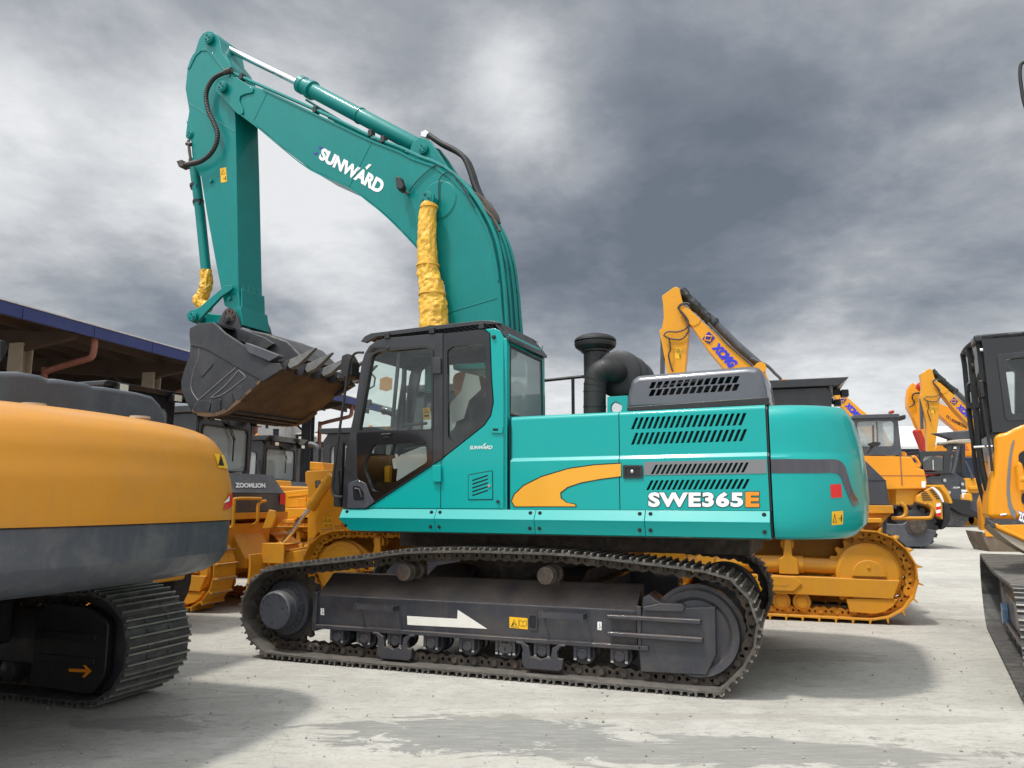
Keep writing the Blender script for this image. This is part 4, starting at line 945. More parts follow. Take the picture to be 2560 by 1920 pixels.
b = MB(); b.prism(UF, UF.S('B:1352,655 1392,642 1428,655 1424,720 1390,733 1348,722', VF - .055), VF - .056, VF - .052); b.build('orange_sticker', mat('sticker', (.42, .20, .07), .6), cab)
b = MB(); b.prism(UF, UF.S('B:1616,834 1660,834 1660,906 1616,906', VF - .055), VF - .056, VF - .052); yl = b.build('warning_label', LABEL, cab)
b = MB(); b.tube([UF.W(u, VF - .058, z) for u, z in UF.S('B:1624,864 1636,842 1648,864', VF - .058)], .003, 4, True); b.box(UF, *[UF.s1('B:1624,880', VF - .058)[0], UF.s1('B:1650,880', VF - .058)[0]], VF - .059, VF - .057, UF.s1('B:1624,890', VF - .058)[1], UF.s1('B:1624,878', VF - .058)[1]); b.build('label_symbol', INK, yl)
b = MB(); b.prism(UF, UF.S('B:1395,1195 1428,1190 1420,1300 1395,1310', -.9), -.95, -.9); b.build('pedal_plate', YEL, cab)
# ------------------------------------------------------------------ boom, arm and bucket
VB = -.30
def wrap_tube(pts, r, n=22, amp=.15, sc_=13, seed=0, steps=9):
    P = smooth_path(pts, steps); out = MB(); rings = []; up = None
    for i, p in enumerate(P):
        t = (P[min(i + 1, len(P) - 1)] - P[max(i - 1, 0)]).normalized()
        if up is None: up = t.orthogonal().normalized()
        up = (up - t * up.dot(t)).normalized(); w = t.cross(up); ring = []
        rr = r[0] + (r[1] - r[0]) * i / (len(P) - 1) if isinstance(r, tuple) else r
        for j in range(n):
            d = up * math.cos(2 * math.pi * j / n) + w * math.sin(2 * math.pi * j / n)
            q = p + d * rr; q = Vector((q.x * 1.6, q.y * 1.6, q.z * .55)); k = .8 * noise.noise(q * sc_ + Vector((seed, 0, 0))) + 1.1 * (abs(noise.noise(q * sc_ * 1.7 + Vector((0, seed, 0)))) - .2)
            ring.append(p + d * rr * (1 + amp * k))
        rings.append(ring)
    out.ring(rings); return out
bm_poly = UF.S('A:338,432 335,400 352,368 395,352 440,348 475,350 490,380 575,405 640,425 1000,595 1300,738 1480,808 1560,850 1690,895 1800,970 1900,1080 1960,1175 2008,1270 2045,1370 2070,1490 2085,1600 B:2090,80 2098,200 2110,330 2125,600 1800,600 1772,330 1745,80 A:1700,1560 1600,1420 1480,1290 1370,1185 1270,1105 1160,1025 930,922 760,790 620,672 580,645 500,585 480,570', VB)
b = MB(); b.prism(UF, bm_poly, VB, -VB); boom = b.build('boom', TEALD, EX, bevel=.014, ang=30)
# welded flange lips along the edges, seams of the plates
b = MB()
lo_ = smooth_path([Vector(p) for p in UF.S('A:500,588 620,680 760,798 930,928 1160,1032 1270,1112 1370,1192 1480,1298 1600,1428 1700,1568', VB)], 3)
lo2 = [(p.x, p.y) for p in lo_]; b.prism(UF, lo2 + [(x - .012, y + .03) for x, y in lo2[::-1]], VB - .018, VB - .001)
up_ = [Vector(p) for p in UF.S('A:640,425 1000,595 1300,738 1480,808 1560,850 1690,895 1800,970 1900,1080 1960,1175 2008,1270 2045,1370 2070,1490 2085,1600', VB)]
up2 = [(p.x, p.y) for p in up_]; b.prism(UF, up2 + [(x - .02, y - .018) for x, y in up2[::-1]], VB - .014, VB - .001)
for q in ('A:575,620 660,445', 'A:1165,1020 1305,745', 'B:1772,250 2075,160'):
    P_ = P3(UF, q, VB); b.tube(P_, .006, 6)
b.build('boom_flange', TEALD, boom)
# cast tip with its raised, star-ended doubler
b = MB(); tp = rnd_poly(UF.S('A:340,435 336,402 352,368 395,350 470,352 545,400 575,420 568,445 520,455 490,470 488,500 508,545 512,570 490,585 470,572', VB - .02), .02); b.prism(UF, tp, VB - .022, VB); b.prism(UF, [(u, z) for u, z in tp], -VB, -VB + .022); b.build('boom_tip', TEALD, boom, bevel=.008)
def pin(fr, txt, v, r, parent, d=-1, m=TEALD, v1=None, name='pin'):
    u, z = fr.s1(txt, v); L_ = (abs(v) * 2 if v1 is None else v1 - v)
    b = MB(); b.lathe(fr.W(u, v, z), fr.N, [(0, 0), (0, r * .72), (.012, r * .8), (.012, r), (.05, r), (.05, r * .7), (L_ - .05, r * .7), (L_ - .05, r), (L_, r)], 28); o = b.build(name, m, parent, ang=25)
    b = MB(); bolts_ring(b, fr.W(u, v, z), -fr.N, r * .42, 3, r * .13, .012); b.build('pin_bolts', BLACK, o); return o, (u, z)
pin(UF, 'A:372,402', VB - .10, .085, boom)
# side of the boom knuckle where the lift cylinders pin on
c_ = UF.s1('A:1712,1108', VB); b = MB(); b.lathe(UF.W(c_[0], VB + .01, c_[1]), -UF.N, [(0, .25), (.012, .25), (.022, .235)], 44); b.build('boss_plate', TEALD, boom, ang=20)
pin(UF, 'A:1632,1092', VB - .20, .105, boom)
b = MB(); b.prism(UF, UF.S('A:1540,850 1560,775 1610,728 1670,752 1720,820 1800,945 1860,1040 1700,920', -.10), -.16, -.10); b.prism(UF, UF.S('A:1540,850 1560,775 1610,728 1670,752 1720,820 1800,945 1860,1040 1700,920', -.10), .10, .16); b.build('cylinder_bracket', TEALD, boom, bevel=.01)
pin(UF, 'A:1608,785', -.22, .068, boom)
# long pipes that run along the top of the boom and down its back
for k, vv in enumerate((-.27, -.14, .0, .13)):
    src = [Vector(p) for p in UF.S('A:450,330 505,352 1000,572 1300,716 1480,786 1600,842 1700,880 1812,952 1915,1066 1985,1170 2035,1265 2072,1365 2098,1490 2112,1610 B:2116,90 2124,200 2138,420', -.27)]
    b = MB(); b.tube([UF.W(p.x + .0, vv, p.y + .0) for p in smooth_path(src[(0 if k == 0 else 2):], 4)], .021 if k else .024, 8); pp = b.build('oil_pipe', TEALD, boom)
    if k == 0:
        for q in ('A:505,352', 'A:958,555', 'A:1298,700', 'A:1375,738'):
            u, z = UF.s1(q, -.27); b = MB(); b.box(UF, u - .03, u + .03, -.31, -.22, z - .045, z + .045); b.build('pipe_clamp', BLACK, pp, bevel=.006)
b = MB()
for k in range(3): b.prismu(UF, [(-.2 + .16 * k, 0), (-.17 + .16 * k, 0), (-.17 + .16 * k, .01), (-.2 + .16 * k, .01)], 0, .01)
lettering('SUNWARD', px('A', '972,852 1350,1072 1388,992 1000,782'), onv(UF, VB - .004), WHITED, boom, 'name_lettering', bold=.05, shear=.0, space=.98)
decal('A:1262,905 1285,884 1300,890 1270,920', onv(UF, VB - .006), WHITED, boom, 'name_accent')
for q in ('A:972,780 996,778 1000,790 978,792', 'A:942,816 972,812 966,826 948,826'): decal(q, onv(UF, VB - .004), NAVY, boom, 'name_tick')
# work lamp, its cable
b = MB(); b.prism(UF, UF.S('A:1452,965 1482,970 1502,1025 1492,1045 1460,1040', VB - .14), VB - .17, VB - .08); wl = b.build('work_lamp', BLACK, boom, bevel=.01)
b = MB(); b.tube(P3(UF, 'A:1470,1040 1490,1055 1522,1062', VB - .08) + [UF.W(UF.s1('A:1522,1062', VB)[0], VB, UF.s1('A:1522,1062', VB)[1])], .018, 8); b.build('lamp_bracket', CHAIN, wl)
b = MB(); b.tube(smooth_path(P3(UF, 'A:1525,1060 1570,1000 1620,950 1690,895 1740,905', VB - .02), 4), .007, 6); b.tube(smooth_path(P3(UF, 'A:1715,1120 1712,1020 1725,965 1780,935 1835,990 1890,1080 1930,1150', VB - .03), 4), .007, 6); b.build('lamp_cable', BLACK, wl)
# yellow wrapped lift cylinders
for sg, nm in ((-1, 0), (1, 1)):
    v_ = sg * .44
    pts = P3(UF, 'A:1662,1125 1648,1180 A:1640,1350 A:1650,1560 B:1668,90 B:1678,210 B:1685,350', -.44)
    if sg > 0: pts = [p + UF.N * .88 for p in pts]
    b = wrap_tube(pts, (.085, .175), seed=nm * 5, steps=20); wr = b.build('lift_cylinder', WRAP, boom, smooth=False)
    b = MB(); sm = smooth_path(pts, 10)
    for kk in (6, 27, 44): b.tube([sm[kk], sm[kk] + Vector((0, 0, -.02))], .09 + .085 * kk / 60 + .012, 24)
    b.build('tie', WRAP, wr)
    a = pts[-1]; b = MB(); b.tube([a, a + Vector((0, 0, -.75))], .10, 20); b.build('cylinder_barrel', TEALD, wr)
    b = MB(); b.tube([pts[0] + Vector((0, 0, -.03)), pts[0] + Vector((-.02, 0, .08))], .05, 10); b.build('cylinder_eye', WRAP, wr)
# arm cylinder on top
rod = P3(UF, 'A:300,120 385,160 870,398', 0.0); b = MB(); b.tube(rod[1:], .048, 20); ac = b.build('arm_cylinder', CHROME, boom)
b = MB(); ax = (P3(UF, 'A:1600,785', 0)[0] - rod[2]); Lx = ax.length
b.lathe(rod[2] - ax.normalized() * .02, ax, [(0, .09), (.0, .125), (.08, .125), (.085, .115), (.2, .115), (.205, .135), (.27, .135), (.275, .104), (Lx * .52, .104), (Lx * .52, .115), (Lx * .53, .115), (Lx * .53, .104), (Lx - .1, .104), (Lx - .04, .08), (Lx + .03, .07)], 32); b.build('cylinder_barrel', TEALD, ac, ang=25)
b = MB(); b.tube(P3(UF, 'A:560,232 860,400 1200,600 1560,770', -.0) and [p + Vector((0, 0, -.15)) for p in P3(UF, 'A:900,430 1190,602 1540,752', 0)], .016, 8); b.build('cylinder_pipe', TEALD, ac)
b = MB(); b.prism(UF, UF.S('A:1612,695 1640,682 1660,700 1640,730 1608,722', -.02), -.06, .04); b.build('hose_fitting', ALU, ac, bevel=.006)
for k, off in enumerate((0, .09)):
    b = MB(); b.tube(smooth_path([p + UF.N * off for p in P3(UF, 'A:1650,705 1720,752 1810,798 1870,850 1905,930 1930,1010 1962,1080 2000,1130', -.04)], 5), .034, 12); b.build('hose', RUBBER, ac)
b = MB(); b.prism(UF, UF.S('A:1940,1060 1985,1085 2030,1160 2045,1215 1990,1185', -.1), -.15, .15); b.tube(P3(UF, 'A:1905,1070 2040,1210 2090,1300', -.22), .02, 8); b.build('valve_block', CHAIN, ac, bevel=.01)
# arm
VA = -.235
arm_p = UF.S('A:215,192 240,112 262,80 290,66 322,68 348,86 366,120 380,200 420,250 450,310 445,420 462,585 470,900 475,1185 482,1640 B:492,230 470,255 395,205 380,130 A:340,1480 285,1180 250,960 215,905 196,830 190,745 156,720 158,690 165,640 178,560 172,520 155,420 168,290 185,240', VA)
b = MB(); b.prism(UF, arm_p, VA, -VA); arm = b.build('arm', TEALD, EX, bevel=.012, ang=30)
b = MB(); cpn = UF.S('A:170,300 205,215 250,178 300,178 345,220 392,295 440,330 425,352 375,290 330,235 290,192 255,192 222,222 184,300', VA); b.prism(UF, cpn, VA - .012, VA)
for q in ('A:180,515 460,690', 'A:165,620 245,960'): b.tube(P3(UF, q, VA), .007, 6)
b.build('arm_flange', TEALD, arm, bevel=.004)
pin(UF, 'A:290,106', VA - .07, .085, arm); pin(UF, 'A:178,700', VA - .03, .06, arm)
dl = decal('A:368,912 405,905 412,993 375,1000', onv(UF, VA - .004), LABEL, arm, 'warning_label')
b = MB(); b.tube(P3(UF, 'A:378,948 389,922 402,944', VA - .006), .003, 4, True); b.tube(P3(UF, 'A:388,975 400,973', VA - .006), .004, 4); b.tube(P3(UF, 'A:403,960 404,985', VA - .006), .006, 4); b.build('label_symbol', INK, dl)
b = MB()
for q in ('A:318,990', 'B:432,165'):
    u, z = UF.s1(q, VA); b.lathe(UF.W(u, VA, z), -UF.N, [(0, .03), (.03, .028), (.032, .012)], 12)
b.build('grease_boss', TEALD, arm)
# pressed ribs on the inner face of the arm (towards the cab)
ui = UF.s1('B:500,200', VA)[0]
e1 = [UF.pv(p, VA) for p in PX('A:465,620 A:475,1185 B:492,200')]
b = MB()
for k in range(4):
    vv = -.15 + k * .1; b.prism(UF, [(e1[1][0], e1[1][1] - .7), (e1[1][0] + .028, e1[1][1] - .76), (e1[2][0] + .03, e1[2][1]), (e1[2][0] - .01, e1[2][1] - .04)], vv - .022, vv + .022)
b.build('arm_rib', TEALD, arm, bevel=.006)
b = MB(); b.prism(UF, UF.S('B:395,200 470,250 490,225 492,100 500,100 505,300 480,330 462,260', VA - .0), VA + .01, -VA - .01); b.prism(UF, UF.S('B:478,270 492,220 505,215 520,330 490,335', VA), VA - .03, -VA + .03); b.build('arm_foot', TEALD, arm, bevel=.01)
# corrugated hose
hp = smooth_path(P3(UF, 'A:432,318 385,328 330,360 292,420 283,480 298,560 330,630 352,690 345,760 308,825 250,868 195,885 150,890', VA - .10), 10)
b = MB(); rr_ = [.030 + (.006 if (i % 2) else 0) for i in range(len(hp))]; b.tube(hp, rr_, 10); b.build('hose', RUBBER, arm, smooth=False)
b = MB(); b.tube(P3(UF, 'A:400,322 440,305', VA - .10), .04, 8); b.tube(P3(UF, 'A:235,872 165,888', VA - .10), .036, 8); b.prism(UF, UF.S('A:128,880 160,872 172,905 142,915', VA - .05), VA - .13, VA); b.tube(P3(UF, 'A:175,740 180,800 190,870', VA - .02), .022, 8); b.tube(P3(UF, 'A:165,760 190,765', VA - .02), .03, 8); b.build('hose_fitting', CHAIN, arm)
# bucket cylinder along the back of the arm
cy = P3(UF, 'A:176,705 205,860 225,1010 247,1185 285,1560', -.02); b = MB(); b.tube(cy[1:], .072, 20); bc = b.build('bucket_cylinder', TEALD, arm)
b = MB()
for q in ('A:218,1018', 'A:236,1118'): 
    c = P3(UF, q, -.02)[0]; b.tube([c + Vector((-.002, 0, .02)), c + Vector((.002, 0, -.02))], .082, 20)
    b.prism(UF, [(UF.s1(q, -.1)[0] - .12, UF.s1(q, -.1)[1] - .03), (UF.s1(q, -.1)[0], UF.s1(q, -.1)[1] - .03), (UF.s1(q, -.1)[0], UF.s1(q, -.1)[1] + .03), (UF.s1(q, -.1)[0] - .12, UF.s1(q, -.1)[1] + .03)], -.08, -.04)
b.build('cylinder_band', BLACK, bc)
b = wrap_tube(P3(UF, 'A:284,1540 B:285,70 270,130 242,180 300,222', -.02), .085, amp=.35, sc_=12, seed=3); b.build('cylinder_wrap', WRAP, bc, smooth=False)
# links
for v_ in (-.31, .27):
    b = MB(); b.prism(UF, rnd_poly(UF.S('B:160,262 185,235 230,225 355,120 400,80 440,80 446,100 420,122 375,150 280,250 235,300 205,312 172,298', -.31), .015), v_, v_ + .045); lk = b.build('tipping_link', TEALD, arm, bevel=.008)
pin(UF, 'B:192,272', -.37, .075, arm, v1=.37)
b = MB(); b.prism(UF, UF.S('B:180,250 235,225 300,250 420,262 420,300 300,320 240,318 190,310', -.2), -.16, .16); b.build('bucket_link', TEALD, arm, bevel=.02)
# bucket
VK = -.74
def bk(t, v=VK): return UF.S(t, v)
side = bk('B:182,345 240,316 325,308 352,325 400,372 470,418 560,478 690,553 722,566 700,598 612,684 520,768 400,858 330,872 290,878 200,860 160,800 130,720 130,670 148,600 180,520 186,450 180,390')
bkt = MB(); bkt.prism(UF, side, VK, VK + .03); bkt.prism(UF, side, -VK - .03, -VK); BKO = bkt.build('bucket', BUCK, EX, bevel=.005)
sh_ = smooth_path([Vector(p) for p in bk('B:325,308 240,316 190,345 181,390 186,450 180,520 148,600 130,670 130,720 160,800 200,862')], 4)
def shell(P, th, v0, v1, m, name):
    P = [Vector(p) for p in P]; n = len(P); inn = []
    for i in range(n):
        t = (P[min(i + 1, n - 1)] - P[max(i - 1, 0)]).normalized(); inn.append(P[i] + Vector((-t.y, t.x)) * th)
    b = MB(); b.prism(UF, [tuple(p) for p in P] + [tuple(p) for p in inn[::-1]], v0, v1); return b.build(name, m, BKO)
shell([(p.x, p.y) for p in sh_], .03, VK + .03, -VK - .03, BUCK, 'bucket_back')
bt = smooth_path([Vector(p) for p in bk('B:200,862 290,880 400,860 520,770 612,686 700,598 722,566')], 4)
bt = [Vector((p.x, p.y)) for p in bt]
shell(bt, .035, VK - .012, -VK + .012, BUCKB, 'bucket_floor')
# wear bars across the floor
seg_ = [0]
for i in range(1, len(bt)): seg_.append(seg_[-1] + (bt[i] - bt[i - 1]).length)
def along(s_):
    i = 1
    while i < len(bt) - 1 and seg_[i] < s_: i += 1
    f = (s_ - seg_[i - 1]) / (seg_[i] - seg_[i - 1]); return bt[i - 1].lerp(bt[i], f), (bt[i] - bt[i - 1]).normalized()
for k in range(6):
    p, t = along(.07 + k * .105); n_ = Vector((t.y, -t.x)); b = MB()
    b.prism(UF, [tuple(p), tuple(p + t * .055), tuple(p + t * .05 + n_ * .028), tuple(p + t * .005 + n_ * .028)], VK + .10, -VK - .10); b.build('wear_bar', BUCKB if k % 2 == 5 else BUCK, BKO, bevel=.003)
for vv in (VK - .02, -VK - .09):
    b = MB(); Q = [along(s_)[0] for s_ in [x * .05 for x in range(2, 18)]]; o2 = []
    for i in range(len(Q)):
        t = (Q[min(i + 1, len(Q) - 1)] - Q[max(i - 1, 0)]).normalized(); o2.append(Q[i] + Vector((t.y, -t.x)) * .02)
    b.prism(UF, [tuple(q) for q in Q] + [tuple(q) for q in o2[::-1]], vv, vv + .11); b.build('heel_plate', BUCKB, BKO)
# raised plates on the near cheek
b = MB(); ck = bk('B:190,452 275,470 300,482 470,582 612,660 690,560 560,482 470,422 400,376 352,330 325,312 240,320 190,345 184,390', VK - .01); b.prism(UF, ck, VK - .014, VK)
b.build('cheek_plate', BUCK, BKO, bevel=.005)
for q in ('B:238,790 300,790 316,800 300,862 205,858', 'B:318,798 362,778 374,782 370,852 312,868', 'B:390,758 440,742 452,800 402,852', 'B:468,700 498,700 528,752 480,790', 'B:545,645 570,650 598,694 560,728'):
    b = MB(); b.prism(UF, rnd_poly(bk(q, VK - .01), .01), VK - .016, VK); b.build('heel_block', BUCK, BKO, bevel=.006)
b = MB(); b.tube(P3(UF, 'B:235,788 470,585', VK), .008, 5); b.tube(smooth_path(P3(UF, 'B:235,792 200,740 190,690 210,600 235,530 240,470', VK), 4), .008, 5)
b.tube(smooth_path(P3(UF, 'B:315,770 400,700 478,612 490,610 525,645 500,668 420,730 365,762 315,772', VK), 3), .009, 5); b.tube(P3(UF, 'B:235,790 200,850', VK), .008, 5); b.build('weld_line', TOOTH, BKO)
b = MB(); b.prism(UF, bk('B:242,628 320,552 328,566 262,646'), VK - .008, VK); npl = b.build('name_plate', BUCK, BKO, bevel=.002)
lettering('SUNWARD', px('B', '262,636 322,572 314,562 254,624'), onv(UF, VK - .010), GREY, npl, 'plate_lettering', bold=.02)
# edge protector on top of the near cheek
b = MB(); b.prism(UF, bk('B:532,450 548,438 742,512 745,522 690,552 668,545 560,500'), VK - .05, VK + .05); b.build('side_cutter', GREY, BKO, bevel=.008)
b = MB(); b.prism(UF, bk('B:612,655 672,575 702,560 742,562 760,600 740,612 640,676'), VK - .03, VK + .04); b.prism(UF, bk('B:612,655 672,575 702,560 742,562 760,600 740,612 640,676'), -VK - .04, -VK + .03); b.build('lip_corner', BUCK, BKO, bevel=.008)
le, lt_ = bt[-1], (bt[-1] - bt[-4]).normalized(); 
tip = [Vector(p) - le for p in bk('B:705,600 718,565 755,545 815,520 935,458 890,520 835,566 785,590 735,616')]
for k in range(5):
    vv = -.66 + k * .33; b = MB(); q = [tuple(le + p) for p in tip]
    b.prism(UF, [q[0], q[1], q[2], tuple((Vector(q[3]) + Vector(q[2])) / 2), tuple((Vector(q[7]) + Vector(q[8])) / 2), q[8]], vv - .052, vv + .052); to = b.build('tooth_adapter', BUCK, BKO, bevel=.008)
    a2, b2, tp_, d2 = Vector(q[2]), Vector(q[3]), Vector(q[4]), Vector(q[7])
    b = MB(); vs = []
    for (p, w) in ((a2, .046), (d2, .046), (b2, .042), (Vector(q[6]), .042), (tp_, .022), (tp_ + Vector((.003, -.012)), .022)): vs += [UF.W(p.x, vv - w, p.y), UF.W(p.x, vv + w, p.y)]
    b.add(vs, [(0, 1, 3, 2), (0, 4, 5, 1), (4, 8, 9, 5), (2, 3, 7, 6), (6, 7, 11, 10), (8, 10, 11, 9), (0, 2, 6, 4), (4, 6, 10, 8), (1, 5, 7, 3), (5, 9, 11, 7)]); b.build('tooth', TOOTH, to, bevel=.005)
# ears and torque tube
er = bk('B:352,320 385,250 410,232 440,232 462,250 478,290 492,345 560,372 640,400 700,440 640,480 470,420', -.33)
for v_ in (-.33, .27):
    b = MB(); b.prism(UF, er, v_, v_ + .05); b.build('bucket_ear', BUCK, BKO, bevel=.01)
b = MB(); b.prism(UF, bk('B:400,372 470,420 640,520 720,560 900,545 840,490 770,420 680,388 640,372 500,345 440,345', -.3), -.27, .5); b.build('torque_tube', BUCK, BKO, bevel=.03)
o, c_ = pin(UF, 'B:398,292', -.40, .055, BKO, m=BUCK, v1=.4); b = MB(); bolts_ring(b, UF.W(UF.s1('B:420,272', -.34)[0], -.335, UF.s1('B:420,272', -.34)[1]), -UF.N, .085, 8, .02, .02); b.lathe(UF.W(UF.s1('B:420,272', -.34)[0], -.33, UF.s1('B:420,272', -.34)[1]), -UF.N, [(0, .12), (.008, .12), (.01, .1)], 26); b.build('ear_bolts', CHAIN, BKO)
# ================================================================== bulldozers: one model, shared by all the yellow ones
YD = Fr((-.945, 12.21), 15); BZ = Fr((3.78, 11.90), 18)
def dozer_path():
    P = []
    for i in range(13): a = R(-90 + 180 * i / 12); P.append((1.35 + .565 * math.cos(a), .63 + .565 * math.sin(a)))
    for u, z in ((.9, 1.185), (.45, 1.165), (0, 1.18), (-.6, 1.16), (-1.0, 1.16)): P.append((u, z))
    for i in range(11): a = R(90 + 160 * i / 10); P.append((-1.35 + .545 * math.cos(a), .61 + .545 * math.sin(a)))
    P += [(-1.15, .072), (1.1, .065)]
    return P
DZ = thing('bulldozer', 'yellow bulldozer with its lift ram and push frame just left of the turquoise cab', 'bulldozer', YD, group='bulldozers in the row behind')
def dz_track(v0, v1, sg):
    t, _ = crawler(YD, dozer_path(), v0, v1, DZ, .205, YELD, YELD, gr=1, gh=.078, ph=.11, name='track', bolts=True, holes=(sg < 0))
    vo = v0 if sg < 0 else v1
    W_ = lambda u, v, z: YD.W(u, v if sg < 0 else -v, z)
    nn = YD.N * -sg
    pr = lambda poly, a, c: ((a, c) if sg < 0 else (-c, -a))
    def P(name, polys, a, c, m=YELD, bev=.01, par=None):
        b = MB(); x, y = pr(None, a, c)
        for q in polys: b.prism(YD, q, x, y)
        return b.build(name, m, par or fr_, bevel=bev)
    b = MB(); x, y = pr(None, -1.13, -.85)
    b.prism(YD, BZ.S('I:140,1165 700,1185 1222,1192 1180,1335 700,1318 140,1290', -1.13)[0:1] + [(-1.3, .60), (-1.0, .60)] * 0 + [(-1.1, .60), (1.72, .56), (1.62, .32), (-1.1, .36)], x, y)
    fr_ = b.build('track_frame', YELD, DZ, bevel=.012)
    # recoil housing, bracket of the carrier roller, oval cover, guards
    b = MB(); b.tube([W_(-1.0, -.95, .72), W_(.55, -.95, .72)], .12, 20); b.tube([W_(.55, -.95, .72), W_(1.2, -.95, .70)], .10, 20); b.tube([W_(-.2, -.95, .72), W_(-.6, -.95, .72)], .135, 20); b.build('recoil_housing', YELD, fr_)
    for uu in (-.75, .35):
        P('roller_bracket', [[(uu - .12, .60), (uu + .13, .60), (uu + .12, .80), (uu + .06, .84), (uu + .045, 1.06), (uu - .03, 1.06), (uu - .06, .84), (uu - .12, .80)]], -1.10, -1.06)
        b = MB(); b.lathe(W_(uu, -1.05, 1.0), nn, [(0, .04), (.01, .085), (.05, .085), (.06, .06), (.12, .06), (.13, .1), (.17, .1), (.18, .05)], 20); b.build('carrier_roller', YELD, fr_)
    P('frame_cover', [rnd_poly([(-.15, .5), (-.02, .575), (.42, .565), (.52, .49), (.40, .38), (-.02, .38)], .03)], -1.15, -1.13, bev=.008)
    P('cover_slot', [rnd_poly([(.05, .49), (.33, .485), (.33, .445), (.05, .45)], .02)], -1.153, -1.15, bev=0)
    P('frame_cover', [[(-.55, .57), (-.30, .57), (-.18, .50), (-.26, .40), (-.55, .38)]], -1.145, -1.13, bev=.008)
    P('roller_guard', [BZ.S('I:722,1330 1160,1332 1120,1395 1040,1445 960,1460 860,1452 755,1445', -1.12)], -1.11, -1.04)
    P('roller_guard', [[(-.95, .36), (-.45, .36), (-.50, .14), (-1.1, .13), (-1.3, .25)]], -1.11, -1.04)
    for uu in (-.3, -.02, .24, .50):
        b = MB(); b.lathe(W_(uu, -1.09, .235), nn, [(0, .0), (0, .05), (.005, .05), (.005, .075), (.02, .08), (.025, .115), (.09, .12), (.1, .09), (.3, .09), (.31, .12), (.36, .12)], 22); b.build('bottom_roller', YELD, fr_, ang=25)
    # wheel: sprocket ring with teeth, big dished cover
    b = MB(); T = []
    for j in range(84): a = 2 * math.pi * j / 84; rr = (.50, .50, .43, .43)[j % 4]; T.append((1.35 + rr * math.cos(a), .63 + rr * math.sin(a)))
    x, y = pr(None, -.98, -.92); b.prism(YD, T, x, y); sp = b.build('sprocket', YELD, fr_, bevel=.006)
    b = MB(); b.lathe(W_(1.35, -1.09, .63), nn, [(0, 0), (.0, .36), (.03, .40), (.08, .405), (.12, .38)], 44); b.build('wheel_cover', YELD, sp, ang=25)
    P('axle_housing', [circ((1.35, .60), .21, 18, 0, math.pi)], -1.13, -1.09, par=sp)
    b = MB(); b.lathe(W_(1.35, -1.135, .72), -nn, [(0, .02), (.01, .018)], 10); b.build('axle_plug', YELD, sp)
    b = MB(); b.lathe(W_(-1.35, -1.06, .61), nn, [(0, 0), (0, .30), (.02, .32), (.02, .36), (.04, .385), (.12, .385), (.13, .41), (.18, .41), (.2, .385), (.26, .385), (.28, .1)], 44); b.build('idler', YELD, fr_, ang=25)
dz_track(-1.2, -.68, -1); dz_track(.68, 1.2, 1)
b = MB(); b.prism(YD, [(-1.7, .55), (1.5, .50), (1.62, .75), (1.62, 1.35), (-1.75, 1.3)], -.62, .62); hull = b.build('hull', YELD, DZ, bevel=.02)
b = MB(); b.box(YD, -.35, 1.55, -1.16, -.64, 1.30, 1.36); b.build('fender', YEL, DZ, bevel=.01); b = MB(); b.box(YD, -.35, 1.55, .64, 1.16, 1.30, 1.36); b.build('fender', YEL, DZ, bevel=.01)
b = MB(); b.prism(YD, [(-1.2, 1.36), (1.3, 1.36), (1.45, 1.5), (1.3, 1.52), (-1.2, 1.56)], -.95, .95); b.build('deck', YEL, DZ, bevel=.01)
# hood and radiator guard at the front
b = MB(); b.prism(YD, [(-1.62, 1.25), (-.38, 1.40), (-.38, 2.02), (-1.62, 1.93)], -.50, .50); hood = b.build('hood', YEL, DZ, bevel=.02)
b = MB()
for q in ([(-1.45, 1.83), (-.5, 1.90), (-.5, 1.88), (-1.45, 1.81)], [(-1.45, 1.60), (-.5, 1.66), (-.5, 1.63), (-1.45, 1.57)], [(-.98, 1.45), (-.96, 1.45), (-.96, 1.87), (-.98, 1.87)]): b.prism(YD, q, -.515, -.50)
b.tube([YD.W(-1.15, -.52, 1.74), YD.W(-1.15, -.55, 1.76), YD.W(-.95, -.55, 1.775), YD.W(-.95, -.52, 1.755)], .01, 6); b.build('hood_trim', YEL, hood)
rp = YD.S('K:1370,765 1395,752 1662,742 1700,760 1740,900 1760,1180 1760,1400 1500,1420 1395,1660 1395,1280 1400,930 1370,880', -.72)
b = MB(); b.prism(YD, rp, -.72, .72); rad = b.build('radiator_guard', YEL, DZ, bevel=.02)
b = MB(); rb = YD.S('K:1420,655 1560,665 1580,750 1420,748', -.45); b.prism(YD, rb, -.45, .45); b.build('hood_step', YEL, rad, bevel=.015)
b = MB(); b.prism(YD, YD.S('K:1484,858 1590,852 1592,932 1486,934', -.72), -.728, -.72); pl_ = b.build('type_plate', INK, rad)
b = MB()
for k in range(4): b.prism(YD, YD.S('K:%d,%d %d,%d %d,%d %d,%d' % (1494, 868 + 15 * k, 1532, 866 + 15 * k, 1532, 871 + 15 * k, 1494, 873 + 15 * k), -.73), -.730, -.728)
b.build('plate_print', ALU, pl_)
for dx in (0, 48):
    q = [(x_ + dx, y_) for x_, y_ in ((1566, 1250), (1612, 1250), (1612, 1296), (1566, 1296))]
    lb_ = decal(px('K', q), onv(YD, -.7235), LABEL, rad, 'warning_label'); lb2 = decal(px('K', [(x_, y_ + 52) for x_, y_ in q]), onv(YD, -.7235), LABEL, rad, 'warning_label')
    b = MB(); m2 = onv(YD, -.726); b.tube([m2(p) for p in px('K', [(1574 + dx, 1290), (1589 + dx, 1262), (1604 + dx, 1290)])], .005, 4, True); b.tube([m2(p) for p in px('K', [(1573 + dx, 1332), (1588 + dx, 1332)])], .006, 4); b.tube([m2(p) for p in px('K', [(1600 + dx, 1316), (1600 + dx, 1344)])], .007, 4); b.build('label_symbol', INK, lb_)
